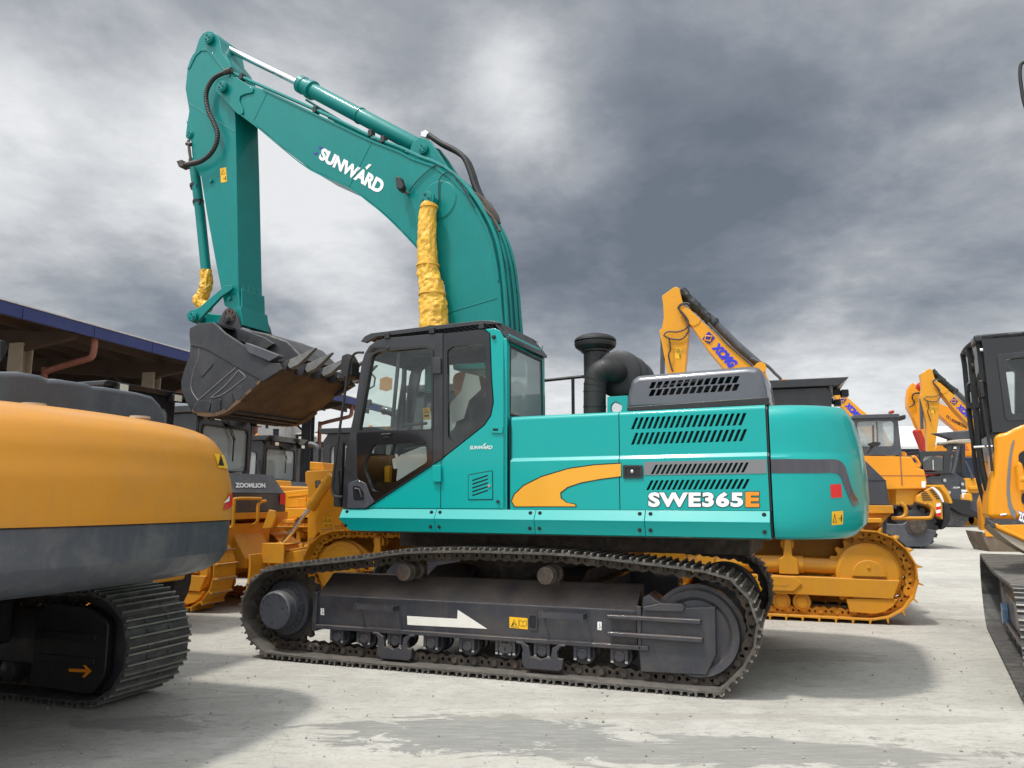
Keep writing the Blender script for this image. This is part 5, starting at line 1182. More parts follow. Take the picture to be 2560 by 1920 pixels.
# exhaust
b = MB(); b.tube(smooth_path([YD.W(-.85, -.25, 1.95), YD.W(-.85, -.25, 2.75), YD.W(-.87, -.25, 2.92), YD.W(-.98, -.25, 3.0), YD.W(-1.1, -.25, 3.02)], 5), .065, 16, caps=True); b.build('exhaust_pipe', GREY, DZ)
# lift rams, push frame, blade
for sg in (-1, 1):
    v_ = sg * .86
    a = YD.W(*(lambda q: (q[0], v_, q[1]))(YD.s1('K:1655,815', -.86))); c = YD.W(*(lambda q: (q[0], v_, q[1]))(YD.s1('K:1425,1145', -.86))); e_ = YD.W(*(lambda q: (q[0], v_, q[1]))(YD.s1('K:1105,1560', -.86)))
    b = MB(); d = (c - a); L_ = d.length; b.lathe(a, d, [(-.02, .06), (-.02, .085), (.10, .085), (.10, .10), (.15, .10), (.155, .08), (L_ - .12, .08), (L_ - .12, .095), (L_, .095), (L_, .04)], 24); ram = b.build('lift_ram', YEL, DZ, ang=25)
    b = MB(); b.tube([c - d.normalized() * .02, e_], .032, 14); b.build('ram_rod', CHROME, ram)
    b = MB(); b.lathe(e_ - YD.N * .06, YD.N, [(0, .03), (0, .075), (.12, .075), (.12, .03)], 18); b.build('ram_eye', YEL, ram)
    b = MB(); q = YD.S('K:590,1400 930,1372 1390,1300 1500,1300 1500,1660 1390,1660 1000,1700 600,1700', -.95); vv = (v_ - .10, v_ - .02) if sg < 0 else (v_ + .02, v_ + .10)
    b.prism(YD, [(-2.62, .22), (-2.62, .75), (-2.4, .80), (-1.5, .95), (-1.1, .95), (-.9, .80), (-1.0, .62), (-1.5, .62), (-2.2, .30)], *vv); b.build('push_arm', YELD, DZ, bevel=.015)
fr_b = YD.S('K:595,1385 1395,1282 1392,1340 1392,1400 940,1420 600,1432', -.98)
b = MB(); b.prism(YD, [(-2.55, .82), (-1.55, .98), (-1.55, .90), (-2.55, .72)], -.74, .74); b.prism(YD, [(-2.5, .66), (-1.75, .72), (-1.75, .36), (-2.5, .25)], -.70, .70); b.build('cross_beam', YELD, DZ, bevel=.012)
b = MB(); b.prism(YD, YD.S('K:915,1370 985,1165 1050,1178 1062,1240 1010,1360', -.93), -.93, -.88); b.build('guard_fin', YELD, DZ, bevel=.01)
for sg in (-1, 1):
    b = MB(); v_ = sg * .92; a = YD.W(-2.45, v_, .66); c = YD.W(-1.98, v_, .44); b.lathe(a, c - a, [(0, .06), (0, .10), (.05, .115), (.10, .10), (.10, .095), ((c - a).length, .095), ((c - a).length, .06)], 22); b.tube([c, YD.W(-1.45, v_, .25)], .045, 10); b.build('tilt_ram', YEL, DZ)
    b = MB(); b.prism(YD, [(-2.66, .95), (-2.28, .95), (-2.28, .66), (-2.66, .66)], v_ - .14, v_ - .115); b.prism(YD, [(-2.66, .95), (-2.22, .95), (-2.22, .935), (-2.66, .935)], v_ - .115, v_ + .1); b.build('ram_bracket', YELD, DZ, bevel=.005)
bl = smooth_path([Vector(p) for p in ((-2.72, .04), (-2.66, .35), (-2.64, .65), (-2.66, .80))], 4)
b = MB(); b.prism(YD, [(p.x, p.y) for p in bl] + [(p.x - .04, p.y) for p in bl[::-1]], -1.35, 1.35)

blade = b.build('blade', YELD, DZ, bevel=.006)
b = MB(); b.prism(YD, [(-2.66, .08), (-2.60, .08), (-2.58, .3), (-2.63, .3)], -1.3, 1.3); b.build('blade_rib', YELD, blade, bevel=.01)
# cab
cp = [(-.38, 1.55), (1.0, 1.55), (1.06, 3.12), (1.0, 3.2), (-.3, 3.2), (-.42, 3.05)]
wn = rnd_poly([(-.22, 2.35), (.86, 2.30), (.86, 2.93), (-.22, 2.93)], .12)
b = MB(); b.prism(YD, cp, -.76, -.71, [wn]); cabd = b.build('cab', CABK, DZ, bevel=.012); b = MB(); b.prism(YD, cp, .71, .76, [wn]); b.build('side_wall', CABK, cabd, bevel=.012)
RD = Fr(YD.C.xy, YD.deg - 90)
rwn = rnd_poly([(-.60, 2.25), (.60, 2.25), (.60, 3.0), (-.60, 3.0)], .09)
b = MB(); b.prism(RD, [(-.70, 1.56), (.70, 1.56), (.70, 3.18), (-.70, 3.18)], -1.05, -1.0, [rwn]); b.build('rear_wall', CABK, cabd, bevel=.004); b = MB(); b.prism(RD, [(-.70, 1.56), (.70, 1.56), (.70, 3.18), (-.70, 3.18)], .33, .37, [rnd_poly([(-.6, 2.1), (.6, 2.1), (.6, 3.0), (-.6, 3.0)], .08)]); b.build('front_wall', CABK, cabd, bevel=.004)
b = MB(); b.box(YD, -.36, .98, -.70, .70, 1.56, 1.62); b.build('cab_floor', CABK, cabd); b = MB(); b.prism(YD, [(-.46, 3.2), (1.16, 3.2), (1.30, 3.32), (-.5, 3.32)], -.84, .84); b.build('cab_roof', CABK, cabd, bevel=.012)
b = MB(); b.prism(YD, rnd_poly([(-.25, 2.32), (.89, 2.27), (.89, 2.96), (-.25, 2.96)], .13), -.772, -.760, [wn]); b.build('window_seal', RUBBER, cabd)
b = MB(); b.prism(YD, wn, -.74, -.735); b.prism(YD, [(.02, 2.33), (.05, 2.33), (.05, 2.92), (.02, 2.92)], -.75, -.74); b.build('side_window', GLASSD, cabd, smooth=False)
b = MB(); b.prism(YD, wn, .735, .74); b.build('side_window', GLASST, cabd, smooth=False)
b = MB(); b.prism(RD, rwn, -1.03, -1.025); b.build('rear_window', GLASSD, cabd, smooth=False)
b = MB(); b.prism(RD, rnd_poly([(-.63, 2.22), (.63, 2.22), (.63, 3.03), (-.63, 3.03)], .1), -1.062, -1.05, [rwn]); b.build('window_seal', RUBBER, cabd)
b = MB(); b.tube([YD.W(1.10, -.05, 3.12), YD.W(1.09, .18, 2.78)], .012, 6); b.tube([YD.W(1.085, .18, 2.85), YD.W(1.08, .18, 2.42)], .014, 6); b.tube([YD.W(1.10, .0, 3.12), YD.W(1.09, .22, 2.8)], .008, 6); b.build('wiper', BLACK, cabd)
for v_ in (-.55, .60):
    b = MB(); b.box(YD, 1.20, 1.30, v_ - .085, v_ + .085, 3.07, 3.17); b.box(YD, 1.10, 1.20, v_ - .02, v_ + .02, 3.1, 3.2); lm = b.build('work_lamp', BLACK, cabd, bevel=.012)
    b = MB(); b.box(YD, 1.30, 1.306, v_ - .07, v_ + .07, 3.083, 3.157); b.build('lamp_lens', LAMP, lm)
b = MB(); b.tube(smooth_path([YD.W(.92, -.78, 2.05), YD.W(.94, -.85, 2.15), YD.W(.96, -.85, 2.6), YD.W(.94, -.78, 2.7)], 4), .018, 8); b.build('grab_handle', BLACK, cabd)
b = MB(); b.prism(YD, rnd_poly([(.25, 1.62), (.75, 1.62), (.75, 2.0), (.72, 2.75), (.60, 2.78), (.55, 2.1), (.25, 2.08)], .05), -.25, .25); b.build('seat', SEATB, cabd, bevel=.03)
b = MB(); b.lathe(YD.W(.45, -.2, 3.32), (0, 0, 1), [(0, .06), (.02, .06), (.03, .05), (.09, .045), (.11, 0)], 18); b.build('beacon', ORAD, cabd)
# tank behind the cab, hand rails, tow bar
tk = [(.62, 1.53), (1.68, 1.53), (1.655, 1.86), (1.36, 2.20), (.62, 2.20)]
b = MB(); b.prism(YD, tk, -.98, .98); tank = b.build('fuel_tank', GREY, DZ, bevel=.012)
b = MB(); b.prism(YD, [(.62, 1.855), (1.66, 1.855), (1.66, 1.862), (.62, 1.862)], -.984, .984); b.build('tank_seam', INK, tank)
b = MB(); b.box(YD, 1.684, 1.69, .78, .95, 1.66, 1.85); b.build('tail_lamp', REDL, tank)
b = MB(); b.lathe(YD.W(1.1, .3, 2.20), (0, 0, 1), [(0, .08), (.03, .08), (.035, 0)], 16); b.build('filler_cap', BEIGE, tank)
b = MB(); b.box(YD, 1.2, 1.72, -1.0, 1.0, 1.42, 1.528); tb_ = b.build('tail_beam', YELD, DZ, bevel=.01)
b = MB(); b.tube(smooth_path([YD.W(1.70, -.75, 1.30), YD.W(1.86, -.75, 1.30), YD.W(1.88, -.75, 1.36), YD.W(1.88, -.75, 1.70), YD.W(1.88, -.68, 1.76), YD.W(1.88, -.05, 1.76)], 4), .028, 10); b.tube(smooth_path([YD.W(1.88, .08, 1.72), YD.W(1.88, -.06, 1.70), YD.W(1.88, -.12, 1.62), YD.W(1.88, -.12, 1.38), YD.W(1.74, -.12, 1.30)], 4), .028, 10); b.build('hand_rail', YELD, tb_)
for sg in (-1, 1): b = MB(); b.prism(YD, [(1.0, 1.42), (1.7, 1.42), (1.47, 1.18), (1.36, .95), (1.1, .95)], sg * .80 - .14, sg * .80 + .14); b.build('rear_frame', YELD, DZ, bevel=.012)
b = MB(); b.prism(YD, [(1.6, .6), (1.9, .62), (1.9, .78), (1.6, 1.2)], -.4, .4); b.box(YD, 1.9, 2.05, -.12, .12, .55, .8); b.build('tow_bracket', YELD, DZ, bevel=.02)
def children_of(o): return [c for c in bpy.data.objects if c.parent == o]
KIDS = {}
for o in bpy.data.objects:
    if o.parent: KIDS.setdefault(o.parent.name, []).append(o)
def copy_tree(o, parent=None):
    c = o.copy(); COL.objects.link(c); c.parent = parent
    for ch in KIDS.get(o.name, []): copy_tree(ch, c)
    return c
def place(fr, label, scale=1.0):
    r = copy_tree(DZ); r.location = fr.W(0, 0, 0); r.rotation_euler = (0, 0, -R(fr.deg)); r.scale = (scale,) * 3; r['label'] = label
    WM[r.name] = Matrix.Translation(r.location) @ Matrix.Rotation(-R(fr.deg), 4, 'Z') @ Matrix.Scale(scale, 4); return r
bz = place(BZ, 'yellow bulldozer whose big track wheel shows under the turquoise counterweight')
for c in [c for c in bpy.data.objects if c.parent == bz and c.name.startswith('tail_beam')]:
    for w_ in [w_ for w_ in bpy.data.objects if w_.parent == c]: bpy.data.objects.remove(w_)
    for uu in (1.80, 2.12):     # this one carries two upturned hooks on a bracket instead of the hand rail
        b = MB(); b.tube(smooth_path([BZ.W(1.70, -.9, 1.36), BZ.W(uu, -.9, 1.36), BZ.W(uu + .07, -.9, 1.40), BZ.W(uu + .08, -.9, 1.50), BZ.W(uu + .02, -.9, 1.56)], 4), .026, 10); b.build('tow_hook', YELD, c)
ZDF = Fr((-5.59, 12.83), 18)
zd = place(ZDF, 'yellow bulldozer with ZOOMLION lettered white on its charcoal tank', .92)
place(Fr((-6.36, 18.44), 18), 'yellow bulldozer whose lamp-fitted cab shows behind the lettered charcoal tank', .92)
place(Fr((-3.3, 16.35), 18), 'yellow bulldozer whose dark cab shows past the turquoise cab\'s grab rail', .92)
def zl(a, c):    # a point on the sloping rear of that tank, a across, c up the slope
    p0, p1 = (1.655, 1.86), (1.36, 2.20); return WM[zd.name] @ Vector((p0[0] + (p1[0] - p0[0]) * c + .006, a, p0[1] + (p1[1] - p0[1]) * c + .006)) if False else None
def on_slope(p):
    # pixel -> point on the slope plane of the tank (world)
    M_ = WM[zd.name]; A = M_ @ Vector((1.661, 0, 1.862)); B_ = M_ @ Vector((1.366, 0, 2.206)); C_ = M_ @ Vector((1.661, 1, 1.862)); n = (B_ - A).cross(C_ - A).normalized()
    if n.dot(CAMP - A) < 0: n = -n
    A = A + n * .008; d = ray(*p); return CAMP + d * ((A - CAMP).dot(n) / d.dot(n))
tk2 = [c for c in bpy.data.objects if c.parent == zd and c.name.startswith('fuel_tank')][0]
lettering('ZOOMLION', px('K', '632,932 952,934 948,884 628,880'), on_slope, WHITED, tk2, 'tank_lettering', bold=.05)
# ================================================================== the ochre excavator at the left edge, seen from behind
LMF = Fr((-5.16, 5.88), 19.6)
LM = thing('crawler_excavator', 'ochre excavator with a grey band round its counterweight, tail towards us at the left edge', 'excavator', LMF)
LB = [(1.02, .42, .16), (1.04, .30, .11), (1.08, .17, .07), (1.14, .08, .035), (1.22, .03, .02), (1.38, .02, .018), (1.44, .018, .018), (1.458, .03, .03)]
LU = [(1.452, .02, .008), (1.462, .0, .0), (1.6, 0, 0), (1.80, .015, .01), (1.95, .04, .035), (2.04, .08, .07), (2.11, .13, .11), (2.16, .19, .17), (2.19, .28, .25), (2.205, .45, .4)]
LU = [(1.452, .0, .008)] + [(1.462 + .738 * w, 0, .02 + .42 * (1 - math.sqrt(max(0, 1 - max(0, (w - .25) / .75) ** 2.6)))) for w in [k / 30 for k in range(31)]]
kl = dict(rc=.45, bulge=.28, hw=1.45, u0=1.0)
RL = fit_Ru(LMF, LU, 1.5, 581, **kl)
# heights of the seam between ochre and grey, read at the middle of the tail
LU = fit_levels(LMF, RL, LU, [(1040, 330), (1054, 362), (1065, 434), (1080, 499), (1101, 535), (1141, 561), (1206, 579), (1240, 581)], **kl)
lcw = cw_mesh(LMF, RL, LU, **kl).build('counterweight', YELW, LM, ang=55)
cw_mesh(LMF, RL, LB, **kl).build('counterweight_band', BANDG, LM, ang=30)
strip_on(LMF, RL, LU, 'F:1482,1190 1552,1196', 'F:1506,1304 1572,1312', LABEL, lcw, 'warning_label', t1=.95, **kl) if False else None
def inv_far(p): # far half of the outline
    best = None
    for i in range(41):
        for j in range(41):
            t = .3 + .68 * i / 40; z = 1.47 + .7 * j / 40; q_ = cw_surf(LMF, RL, LU, t, z, **kl); nv = (cw_surf(LMF, RL, LU, t + .002, z, **kl) - q_).cross(Vector((0, 0, 1)))
            if nv.dot(CAMP - q_) < .0002: continue
            q = proj(q_); e_ = (q[0] - p[0]) ** 2 + (q[1] - p[1]) ** 2
            # the visible sheet is the nearer one
            if best is None or e_ < best[0] - 1e-9: best = (e_, t, z)
    return best[1], best[2]
def far_patch(tl, tr, br, bl_, m, name, lift=.006, n=5):
    c = [inv_far(PX(q)[0]) for q in (tl, tr, br, bl_)]; vs = []; fs = []
    for i in range(n + 1):
        for j in range(n + 1):
            a, b_ = i / n, j / n; t = (c[0][0] * (1 - a) + c[1][0] * a) * (1 - b_) + (c[3][0] * (1 - a) + c[2][0] * a) * b_; z = (c[0][1] * (1 - a) + c[1][1] * a) * (1 - b_) + (c[3][1] * (1 - a) + c[2][1] * a) * b_
            vs.append(surf_pt(LMF, RL, LU, t, z, lift, **kl))
    for i in range(n):
        for j in range(n): a = i * (n + 1) + j; fs.append((a, a + 1, a + n + 2, a + n + 1))
    b = MB(); b.add(vs, fs); return b.build(name, m, lcw)
far_patch('F:1482,1192', 'F:1550,1200', 'F:1568,1312', 'F:1508,1300', LABEL, 'warning_label')
far_patch('F:1503,1212', 'F:1512,1214', 'F:1536,1288', 'F:1512,1286', INK, 'label_symbol', .009, 3)
far_patch('F:1578,1482', 'F:1602,1476', 'F:1602,1555', 'F:1552,1592', REDL, 'reflector')
far_patch('F:1566,1500', 'F:1580,1484', 'F:1578,1535', 'F:1556,1548', WHITED, 'reflector_stripe', .009, 3)
# lifting caps on top
for q in ('F:232,895', 'F:966,978'):
    u, v = LMF.pz(PX(q)[0], 2.205); b = MB(); b.lathe(LMF.W(u, v, 2.17), (0, 0, 1), [(0, .06), (.05, .06), (.055, .075), (.075, .075), (.08, .0)], 18); b.build('lifting_cap', BEIGE, lcw, ang=25)
b = MB(); 
for q in ('F:700,958',): u, v = LMF.pz(PX(q)[0], 2.21); b.box(LMF, u - .1, u + .06, v - .25, v + .3, 2.17, 2.212)
b.build('top_plate', YEL, lcw, bevel=.004)
# engine cowl in front of it: three shallow humps
cz = [LMF.W(0, 0, 0)]
prof = LMF.SU('F:0,632 150,632 300,658 330,680 410,682 610,712 650,732 740,738 960,775 1060,800 1120,860 1150,930 1165,1010', .95)
ztop = [p for p in prof]
b = MB(); base = [(prof[-1][0], 1.3), (prof[0][0] - 1.2, 1.3), (prof[0][0] - 1.2, prof[0][1] - .1), (prof[0][0] - .9, prof[0][1] + .02)]
b.prismu(LMF, ztop + base, .95, -1.0)
b.build('engine_cowl', HOODG, LM, bevel=.05, seg=3)
b = MB(); b.box(LMF, -2.2, 1.0, -1.4, 1.4, 1.05, 1.35); b.box(LMF, -2.2, 1.05, .45, 1.4, 1.35, 1.95); b.build('house', YEL, LM, bevel=.03)
b = MB(); b.lathe(LMF.W(0, 0, .85), (0, 0, 1), [(0, .55), (.22, .55)], 36); b.build('slewing_ring', BLACK, LM)
b = MB(); b.tube(smooth_path([LMF.W(*q) for q in ((-.6, .75, 2.2), (-.6, .75, 2.55), (-.55, .78, 2.68), (-.4, .80, 2.74))], 4), .055, 14); b.build('exhaust_pipe', BLACK, LM)
cq = [(-2.1, 1.36), (-.9, 1.36), (-.9, 2.95), (-1.9, 2.95), (-2.1, 2.4)]
b = MB(); b.prism(LMF, cq, -1.42, -1.36, [rnd_poly([(-1.95, 1.75), (-1.05, 1.75), (-1.05, 2.8), (-1.85, 2.8)], .05)]); b.prism(LMF, cq, -.45, -.39, [rnd_poly([(-1.95, 1.75), (-1.05, 1.75), (-1.05, 2.8), (-1.85, 2.8)], .05)]); b.box(LMF, -1.9, -.9, -1.36, -.45, 2.9, 2.95); b.build('cab', CABK, LM, bevel=.01)
b = MB(); mm = LMF.SU('F:0,410 40,420 58,460 50,500 20,560 0,575', -1.0); b.prismu(LMF, [(v, z) for v, z in mm], -1.05, -1.0); b.build('mirror', BLACK, LM, bevel=.02)
# crawlers: the one in view lies under the tail
V0, V1 = .95, 1.6
np_ = LMF.S('G:600,1468 770,1392 850,1250 888,1050 872,900 830,815 752,735 600,685 290,640', V0)
ut = max(p[0] for p in np_) - .42; zt = np_[7][1]
cr = [(ut - 3.3, .06), (ut - .05, .06)] + [(ut + (.40 + 0) * math.cos(a), .46 + .40 * math.sin(a)) for a in [R(x) for x in range(-72, 91, 18)]] + [(ut - .5, .83), (ut - 1.2, .80), (ut - 2.2, .83), (ut - 3.2, .85)] + [(ut - 3.3 + .40 * math.cos(a), .46 + .40 * math.sin(a)) for a in [R(x) for x in range(90, 271, 20)]]
for v0, v1 in ((V0, V1), (-1.6, -.95)):
    crawler(LMF, cr, v0, v1, LM, .19, STEELK, CHAIN, gh=.045, name='track', chain=True)
    b = MB(); b.prismu(LMF, [(v0 + .08, .28), (v0 + .08, .62), (v0 + .2, .70), (v1 - .2, .70), (v1 - .08, .62), (v1 - .08, .28)], ut - 3.0, ut - .25); tf = b.build('track_frame', FRAMEG, LM, bevel=.015)
    b = MB(); cv = rnd_poly([(ut - .62, .12), (ut + .04, .10), (ut + .16, .25), (ut + .16, .66), (ut - .05, .76), (ut - .45, .78), (ut - .62, .70)], .06); b.prism(LMF, cv, v0 + .04, v0 + .10); ic = b.build('idler_cover', BLACK, tf, bevel=.015)
    b = MB()
    for k in (.32, .5): b.prism(LMF, rnd_poly([(ut - .55, k), (ut + .05, k), (ut + .05, k + .06), (ut - .55, k + .06)], .02), v0 + .03, v0 + .05)
    b.build('cover_rib', BLACK, ic, bevel=.006)
    b = MB(); b.lathe(LMF.W(ut, v0 + .15, .46), LMF.N, [(0, 0), (0, .33), (.02, .36), (v1 - v0 - .3, .36), (v1 - v0 - .3, 0)], 36); b.build('idler', FRAMEG, tf)
    for k in range(7):
        b = MB(); b.lathe(LMF.W(ut - 2.8 + k * .36, v0 + .12, .19), LMF.N, [(0, .05), (.02, .09), (v1 - v0 - .24, .09)], 16); b.build('bottom_roller', FRAMEG, tf)
    if v0 > 0:
        mA = onv(LMF, v0 + .034); b = MB()
        for q in ('G:475,1165 600,1170 600,1192 475,1187', 'G:562,1128 575,1128 636,1182 612,1190', 'G:636,1182 580,1230 568,1222 606,1178'): b.add([mA(p) for p in PX(q)], [(0, 1, 2, 3)])
        b.build('arrow_marking', ORAD, ic, smooth=False)
b = MB(); b.box(LMF, ut - 2.5, ut - .8, -.95, .95, .45, .8); b.build('car_body', BLACK, LM, bevel=.03)

# ================================================================== orange excavator at the right edge: slewed across its crawlers
g0 = ground(2476, 1592)
RT = Fr(g0.xy, 118)
RFH = Fr((4.62, 7.5), 25)
RX = thing('crawler_excavator', 'orange excavator with a glossy black cab and grey swoosh, cut off by the right edge', 'excavator', RFH)
rp_ = [(-.55, .055), (3.4, .055)] + [(3.4 + .42 * math.cos(a), .475 + .42 * math.sin(a)) for a in [R(x) for x in range(-80, 91, 20)]] + [(2.4, .86), (1.2, .84), (0, .87)] + [(-.55 + .42 * math.cos(a), .475 + .42 * math.sin(a)) for a in [R(x) for x in range(90, 265, 20)]]
for v0, v1 in ((0, .6), (2.3, 2.9)):
    crawler(RT, rp_, v0, v1, RX, .19, STEELK, CHAIN, gh=.04, name='track')
    b = MB(); b.prismu(RT, [(v0 + .16, .26), (v0 + .16, .56), (v0 + .26, .68), (v1 - .2, .68), (v1 - .1, .56), (v1 - .1, .26)], -.1, 3.2); b.box(RT, -.1, 3.2, v0 + .12, v0 + .16, .24, .28); tf = b.build('track_frame', GREY, RX, bevel=.012)
    for k in range(7):
        b = MB(); b.lathe(RT.W(.1 + k * .44, v0 + .15, .2), RT.N, [(0, .05), (.02, .09), (.3, .09)], 14); b.build('bottom_roller', FRAMEG, tf)
    for uu in (-.55, 3.4):
        b = MB(); b.lathe(RT.W(uu, v0 + .18, .475), RT.N, [(0, 0), (0, .30), (.03, .36), (.25, .36), (.25, 0)], 30); b.build('idler', FRAMEG, tf)
    b = MB()
    for uu in (.62,): b.prism(RT, rnd_poly([(uu - .13, .24), (uu + .02, .24), (uu + .05, .40), (uu - .10, .46)], .02), v0 + .10, v0 + .155)
    b.build('blue_tape', mat('blue_tape', (.16, .27, .40), .4), tf)
b = MB(); b.box(RT, .7, 2.2, .6, 2.3, .45, .85); b.lathe(RT.W(1.45, 1.45, .8), (0, 0, 1), [(0, .55), (.25, .55)], 32); b.build('car_body', BLACK, RX, bevel=.02)
VP_ = 0.0
body = RFH.S('I:1945,560 1955,300 1965,90 1975,10 N:540,1245 650,1240 830,1150', 0)
bx = RFH.S('I:1905,470 1960,480 1975,150 N:525,1330 520,1265 560,1242 650,1240 700,1215 830,1148', 0)
zb_ = RFH.s1('I:1935,690', 0)[1]
bd = [RFH.s1('I:1908,660', 0)] + [RFH.s1('I:1915,470', 0), RFH.s1('I:1945,300', 0), RFH.s1('N:530,1420', 0), RFH.s1('N:520,1270', 0), RFH.s1('N:640,1240', 0), RFH.s1('N:720,1195', 0), RFH.s1('N:830,1150', 0)]
e_ = bd[-1]; bd += [(e_[0] + .5, e_[1] + .13), (e_[0] + 2.6, e_[1] + .15), (e_[0] + 2.8, e_[1] - .2), (e_[0] + 2.8, zb_), ]
b = MB(); b.box(RFH, bd[0][0] + .9, bd[-1][0], .45, 2.6, zb_ + .01, bd[0][1] + .7); b.prism(RFH, bd, 0, .5); hb_ = b.build('house', ORA, RX, bevel=.05, seg=3)
dk = RFH.s1('I:2170,100', -.01)
for q in ('I:2165,115 2260,60 2260,250 2195,272 2168,190', 'I:2190,448 2260,430 2260,560 2190,530'):
    b = MB(); b.prism(RFH, rnd_poly(RFH.S(q, 0), .03), -.006, .0); b.build('vent', INK, hb_)
b = MB(); b.tube(smooth_path(P3(RFH, 'I:2150,205 2165,220 2182,290 2188,340 2195,420', -.06), 4), .035, 10); b.tube(P3(RFH, 'I:2175,330 2240,330', -.05), .05, 12); b.build('hand_rail', ORA, hb_)
st = RFH.S('I:2122,0 2104,40 2085,150 2068,330 2066,450 2080,560 2105,630 2138,662 2148,600 2120,570 2100,500 2090,400 2098,250 2112,100 2132,0', 0)
b = MB(); b.prism(RFH, st, -.006, 0); b.build('grey_swoosh', STRG, hb_)
lettering('ZO', px('I', '2168,672 2228,705 2228,620 2164,592'), onv(RFH, -.008), WHITED, hb_, 'name_lettering', bold=.06); lettering('ZO', px('I', '2166,676 2231,711 2231,615 2161,587'), onv(RFH, -.005), NAVY, hb_, 'name_outline', bold=.09)
b = MB(); b.tube(P3(RFH, 'I:2015,630 2065,622', -.04), .014, 8); b.build('door_handle', CHROME, hb_)
b = MB(); b.prism(RFH, RFH.S('I:1912,665 1965,690 1975,745 1925,715', -.03), -.03, .1); b.build('sill_end', GREY, hb_, bevel=.01)
b = MB(); b.prism(RFH, RFH.S('I:1968,692 2300,850 2300,890 1978,745', -.03), -.03, .1); b.build('sill', ORA, hb_, bevel=.02)
b = MB(); b.prism(RFH, RFH.S('I:1925,715 1978,748 2300,895 2300,985 2200,925 2110,870 2030,810', .0), .0, .9); b.build('belly_sheet', BEIGE, hb_, bevel=.02)
# cab
VC_ = .0
cbp = RFH.S('N:505,1250 470,1000 440,700 410,400 385,262 395,238 660,212 700,225 790,215 830,198', 0)
e_ = cbp[-1]; cbp += [(e_[0] + .55, e_[1] + .02), (e_[0] + .6, RFH.s1('N:830,1150', 0)[1] - .1)]
hole = rnd_poly(RFH.S('N:625,490 900,462 900,1055 705,1062', 0), .03)
e2 = RFH.s1('N:830,1060', 0)
b = MB(); b.prism(RFH, cbp, .02, .08, [hole]); rc_ = b.build('cab', BLACKG, RX, bevel=.02)
b = MB(); b.prism(RFH, rnd_poly(RFH.S('N:548,440 960,400 960,1120 640,1130', 0), .04), .0, .02, [hole]); b.build('door_frame', CABK, rc_, bevel=.008)
b = MB(); b.prism(RFH, hole, .04, .045); b.build('door_glass', GLASS, rc_, smooth=False)
b = MB(); b.prism(RFH, cbp, .92, .98, [hole]); b.box(RFH, cbp[4][0] + .02, cbp[-1][0], .08, .92, cbp[5][1] - .05, cbp[5][1] + .02); b.box(RFH, cbp[0][0], cbp[-1][0], .08, .92, cbp[0][1] - .25, cbp[0][1]); b.build('cab_shell', CABK, rc_, bevel=.01)
fx = [RFH.s1('N:%s' % q, 0) for q in ('505,1250', '470,1000', '440,700', '410,400', '385,262')]
b = MB()
cur_ = []
for v in [k / 8 for k in range(9)]:
    bow = -.07 * math.sin(math.pi * min(1, v * 1.15) * .55); cur_.append([RFH.W(u + bow, .08 + v * .84, z) for u, z in fx])
n_ = len(fx); vs = [p for c in cur_ for p in c]; b.add(vs, [(i * n_ + j, i * n_ + j + 1, (i + 1) * n_ + j + 1, (i + 1) * n_ + j) for i in range(8) for j in range(n_ - 1)]); b.build('windscreen', GLASS, rc_)
b = MB()
for v in (.12, .5, .92): b.tube([RFH.W(u - .08 * math.sin(math.pi * v * .6), v, z) for u, z in fx], .026, 8)
b.tube([c[-1] for c in cur_], .03, 8); b.tube([c[2] for c in cur_], .02, 8); b.build('windscreen_bar', BLACK, rc_)
b = MB(); b.prismu(RFH, [(.02, cbp[5][1] - .06), (.98, cbp[5][1] - .06), (.98, cbp[5][1] + .03), (.02, cbp[5][1] + .01)], cbp[4][0] - .06, cbp[4][0] + .4); b.build('roof_edge', CABK, rc_, bevel=.02)
# rails and mirror in front of the cab
b = MB(); b.tube(smooth_path(P3(RFH, 'N:300,752 262,745 244,790 250,960 275,1150 300,1350 330,1640 I:1885,560', .5), 4), .02, 8); b.tube(P3(RFH, 'N:300,650 330,1000 360,1400 400,1650 I:1905,420', .3), .03, 8); b.tube(P3(RFH, 'N:395,900 440,1200 480,1440 500,1650', .0), .012, 8); b.build('front_rail', BLACK, rc_)
b = MB(); b.prism(RFH, rnd_poly(RFH.S('N:350,715 410,705 432,890 375,900', .1), .02), .06, .2); b.build('mirror', BLACK, rc_, bevel=.02)
b = MB(); b.prism(RFH, RFH.S('N:228,952 300,946 300,1000 232,1005', .45), .4, .5); b.prism(RFH, RFH.S('N:318,946 370,942 370,996 318,1000', .3), .25, .35); b.build('rail_clamp', BLACK, rc_)
b = MB(); b.tube(P3(RFH, 'N:372,395 430,395', .05), .018, 8); b.tube(P3(RFH, 'N:310,1402 520,1392', .1), .012, 8); b.build('bracket', CHROME, rc_)
b = MB(); b.lathe(P3(RFH, 'N:282,575', .5)[0], RFH.U, [(0, .05), (.1, .05)], 16); b.build('lamp', BLACK, rc_)
b = MB(); b.prism(RFH, rnd_poly(RFH.S('I:1845,520 1862,470 1905,300 1895,560 1880,755 1858,760', .5), .02), .5, .8); b.prism(RFH, RFH.S('I:1880,90 1965,70 1965,340 1945,560 1935,290', .8), .8, 1.2); b.build('front_deck', ORA, RX, bevel=.02)
b = MB(); b.tube(smooth_path(P3(RFH, 'P:2600,190 2575,160 2555,158 2550,180 2553,215 2562,262 2590,330', 1.2), 5), .02, 8); b.build('hose', RUBBER, RX)
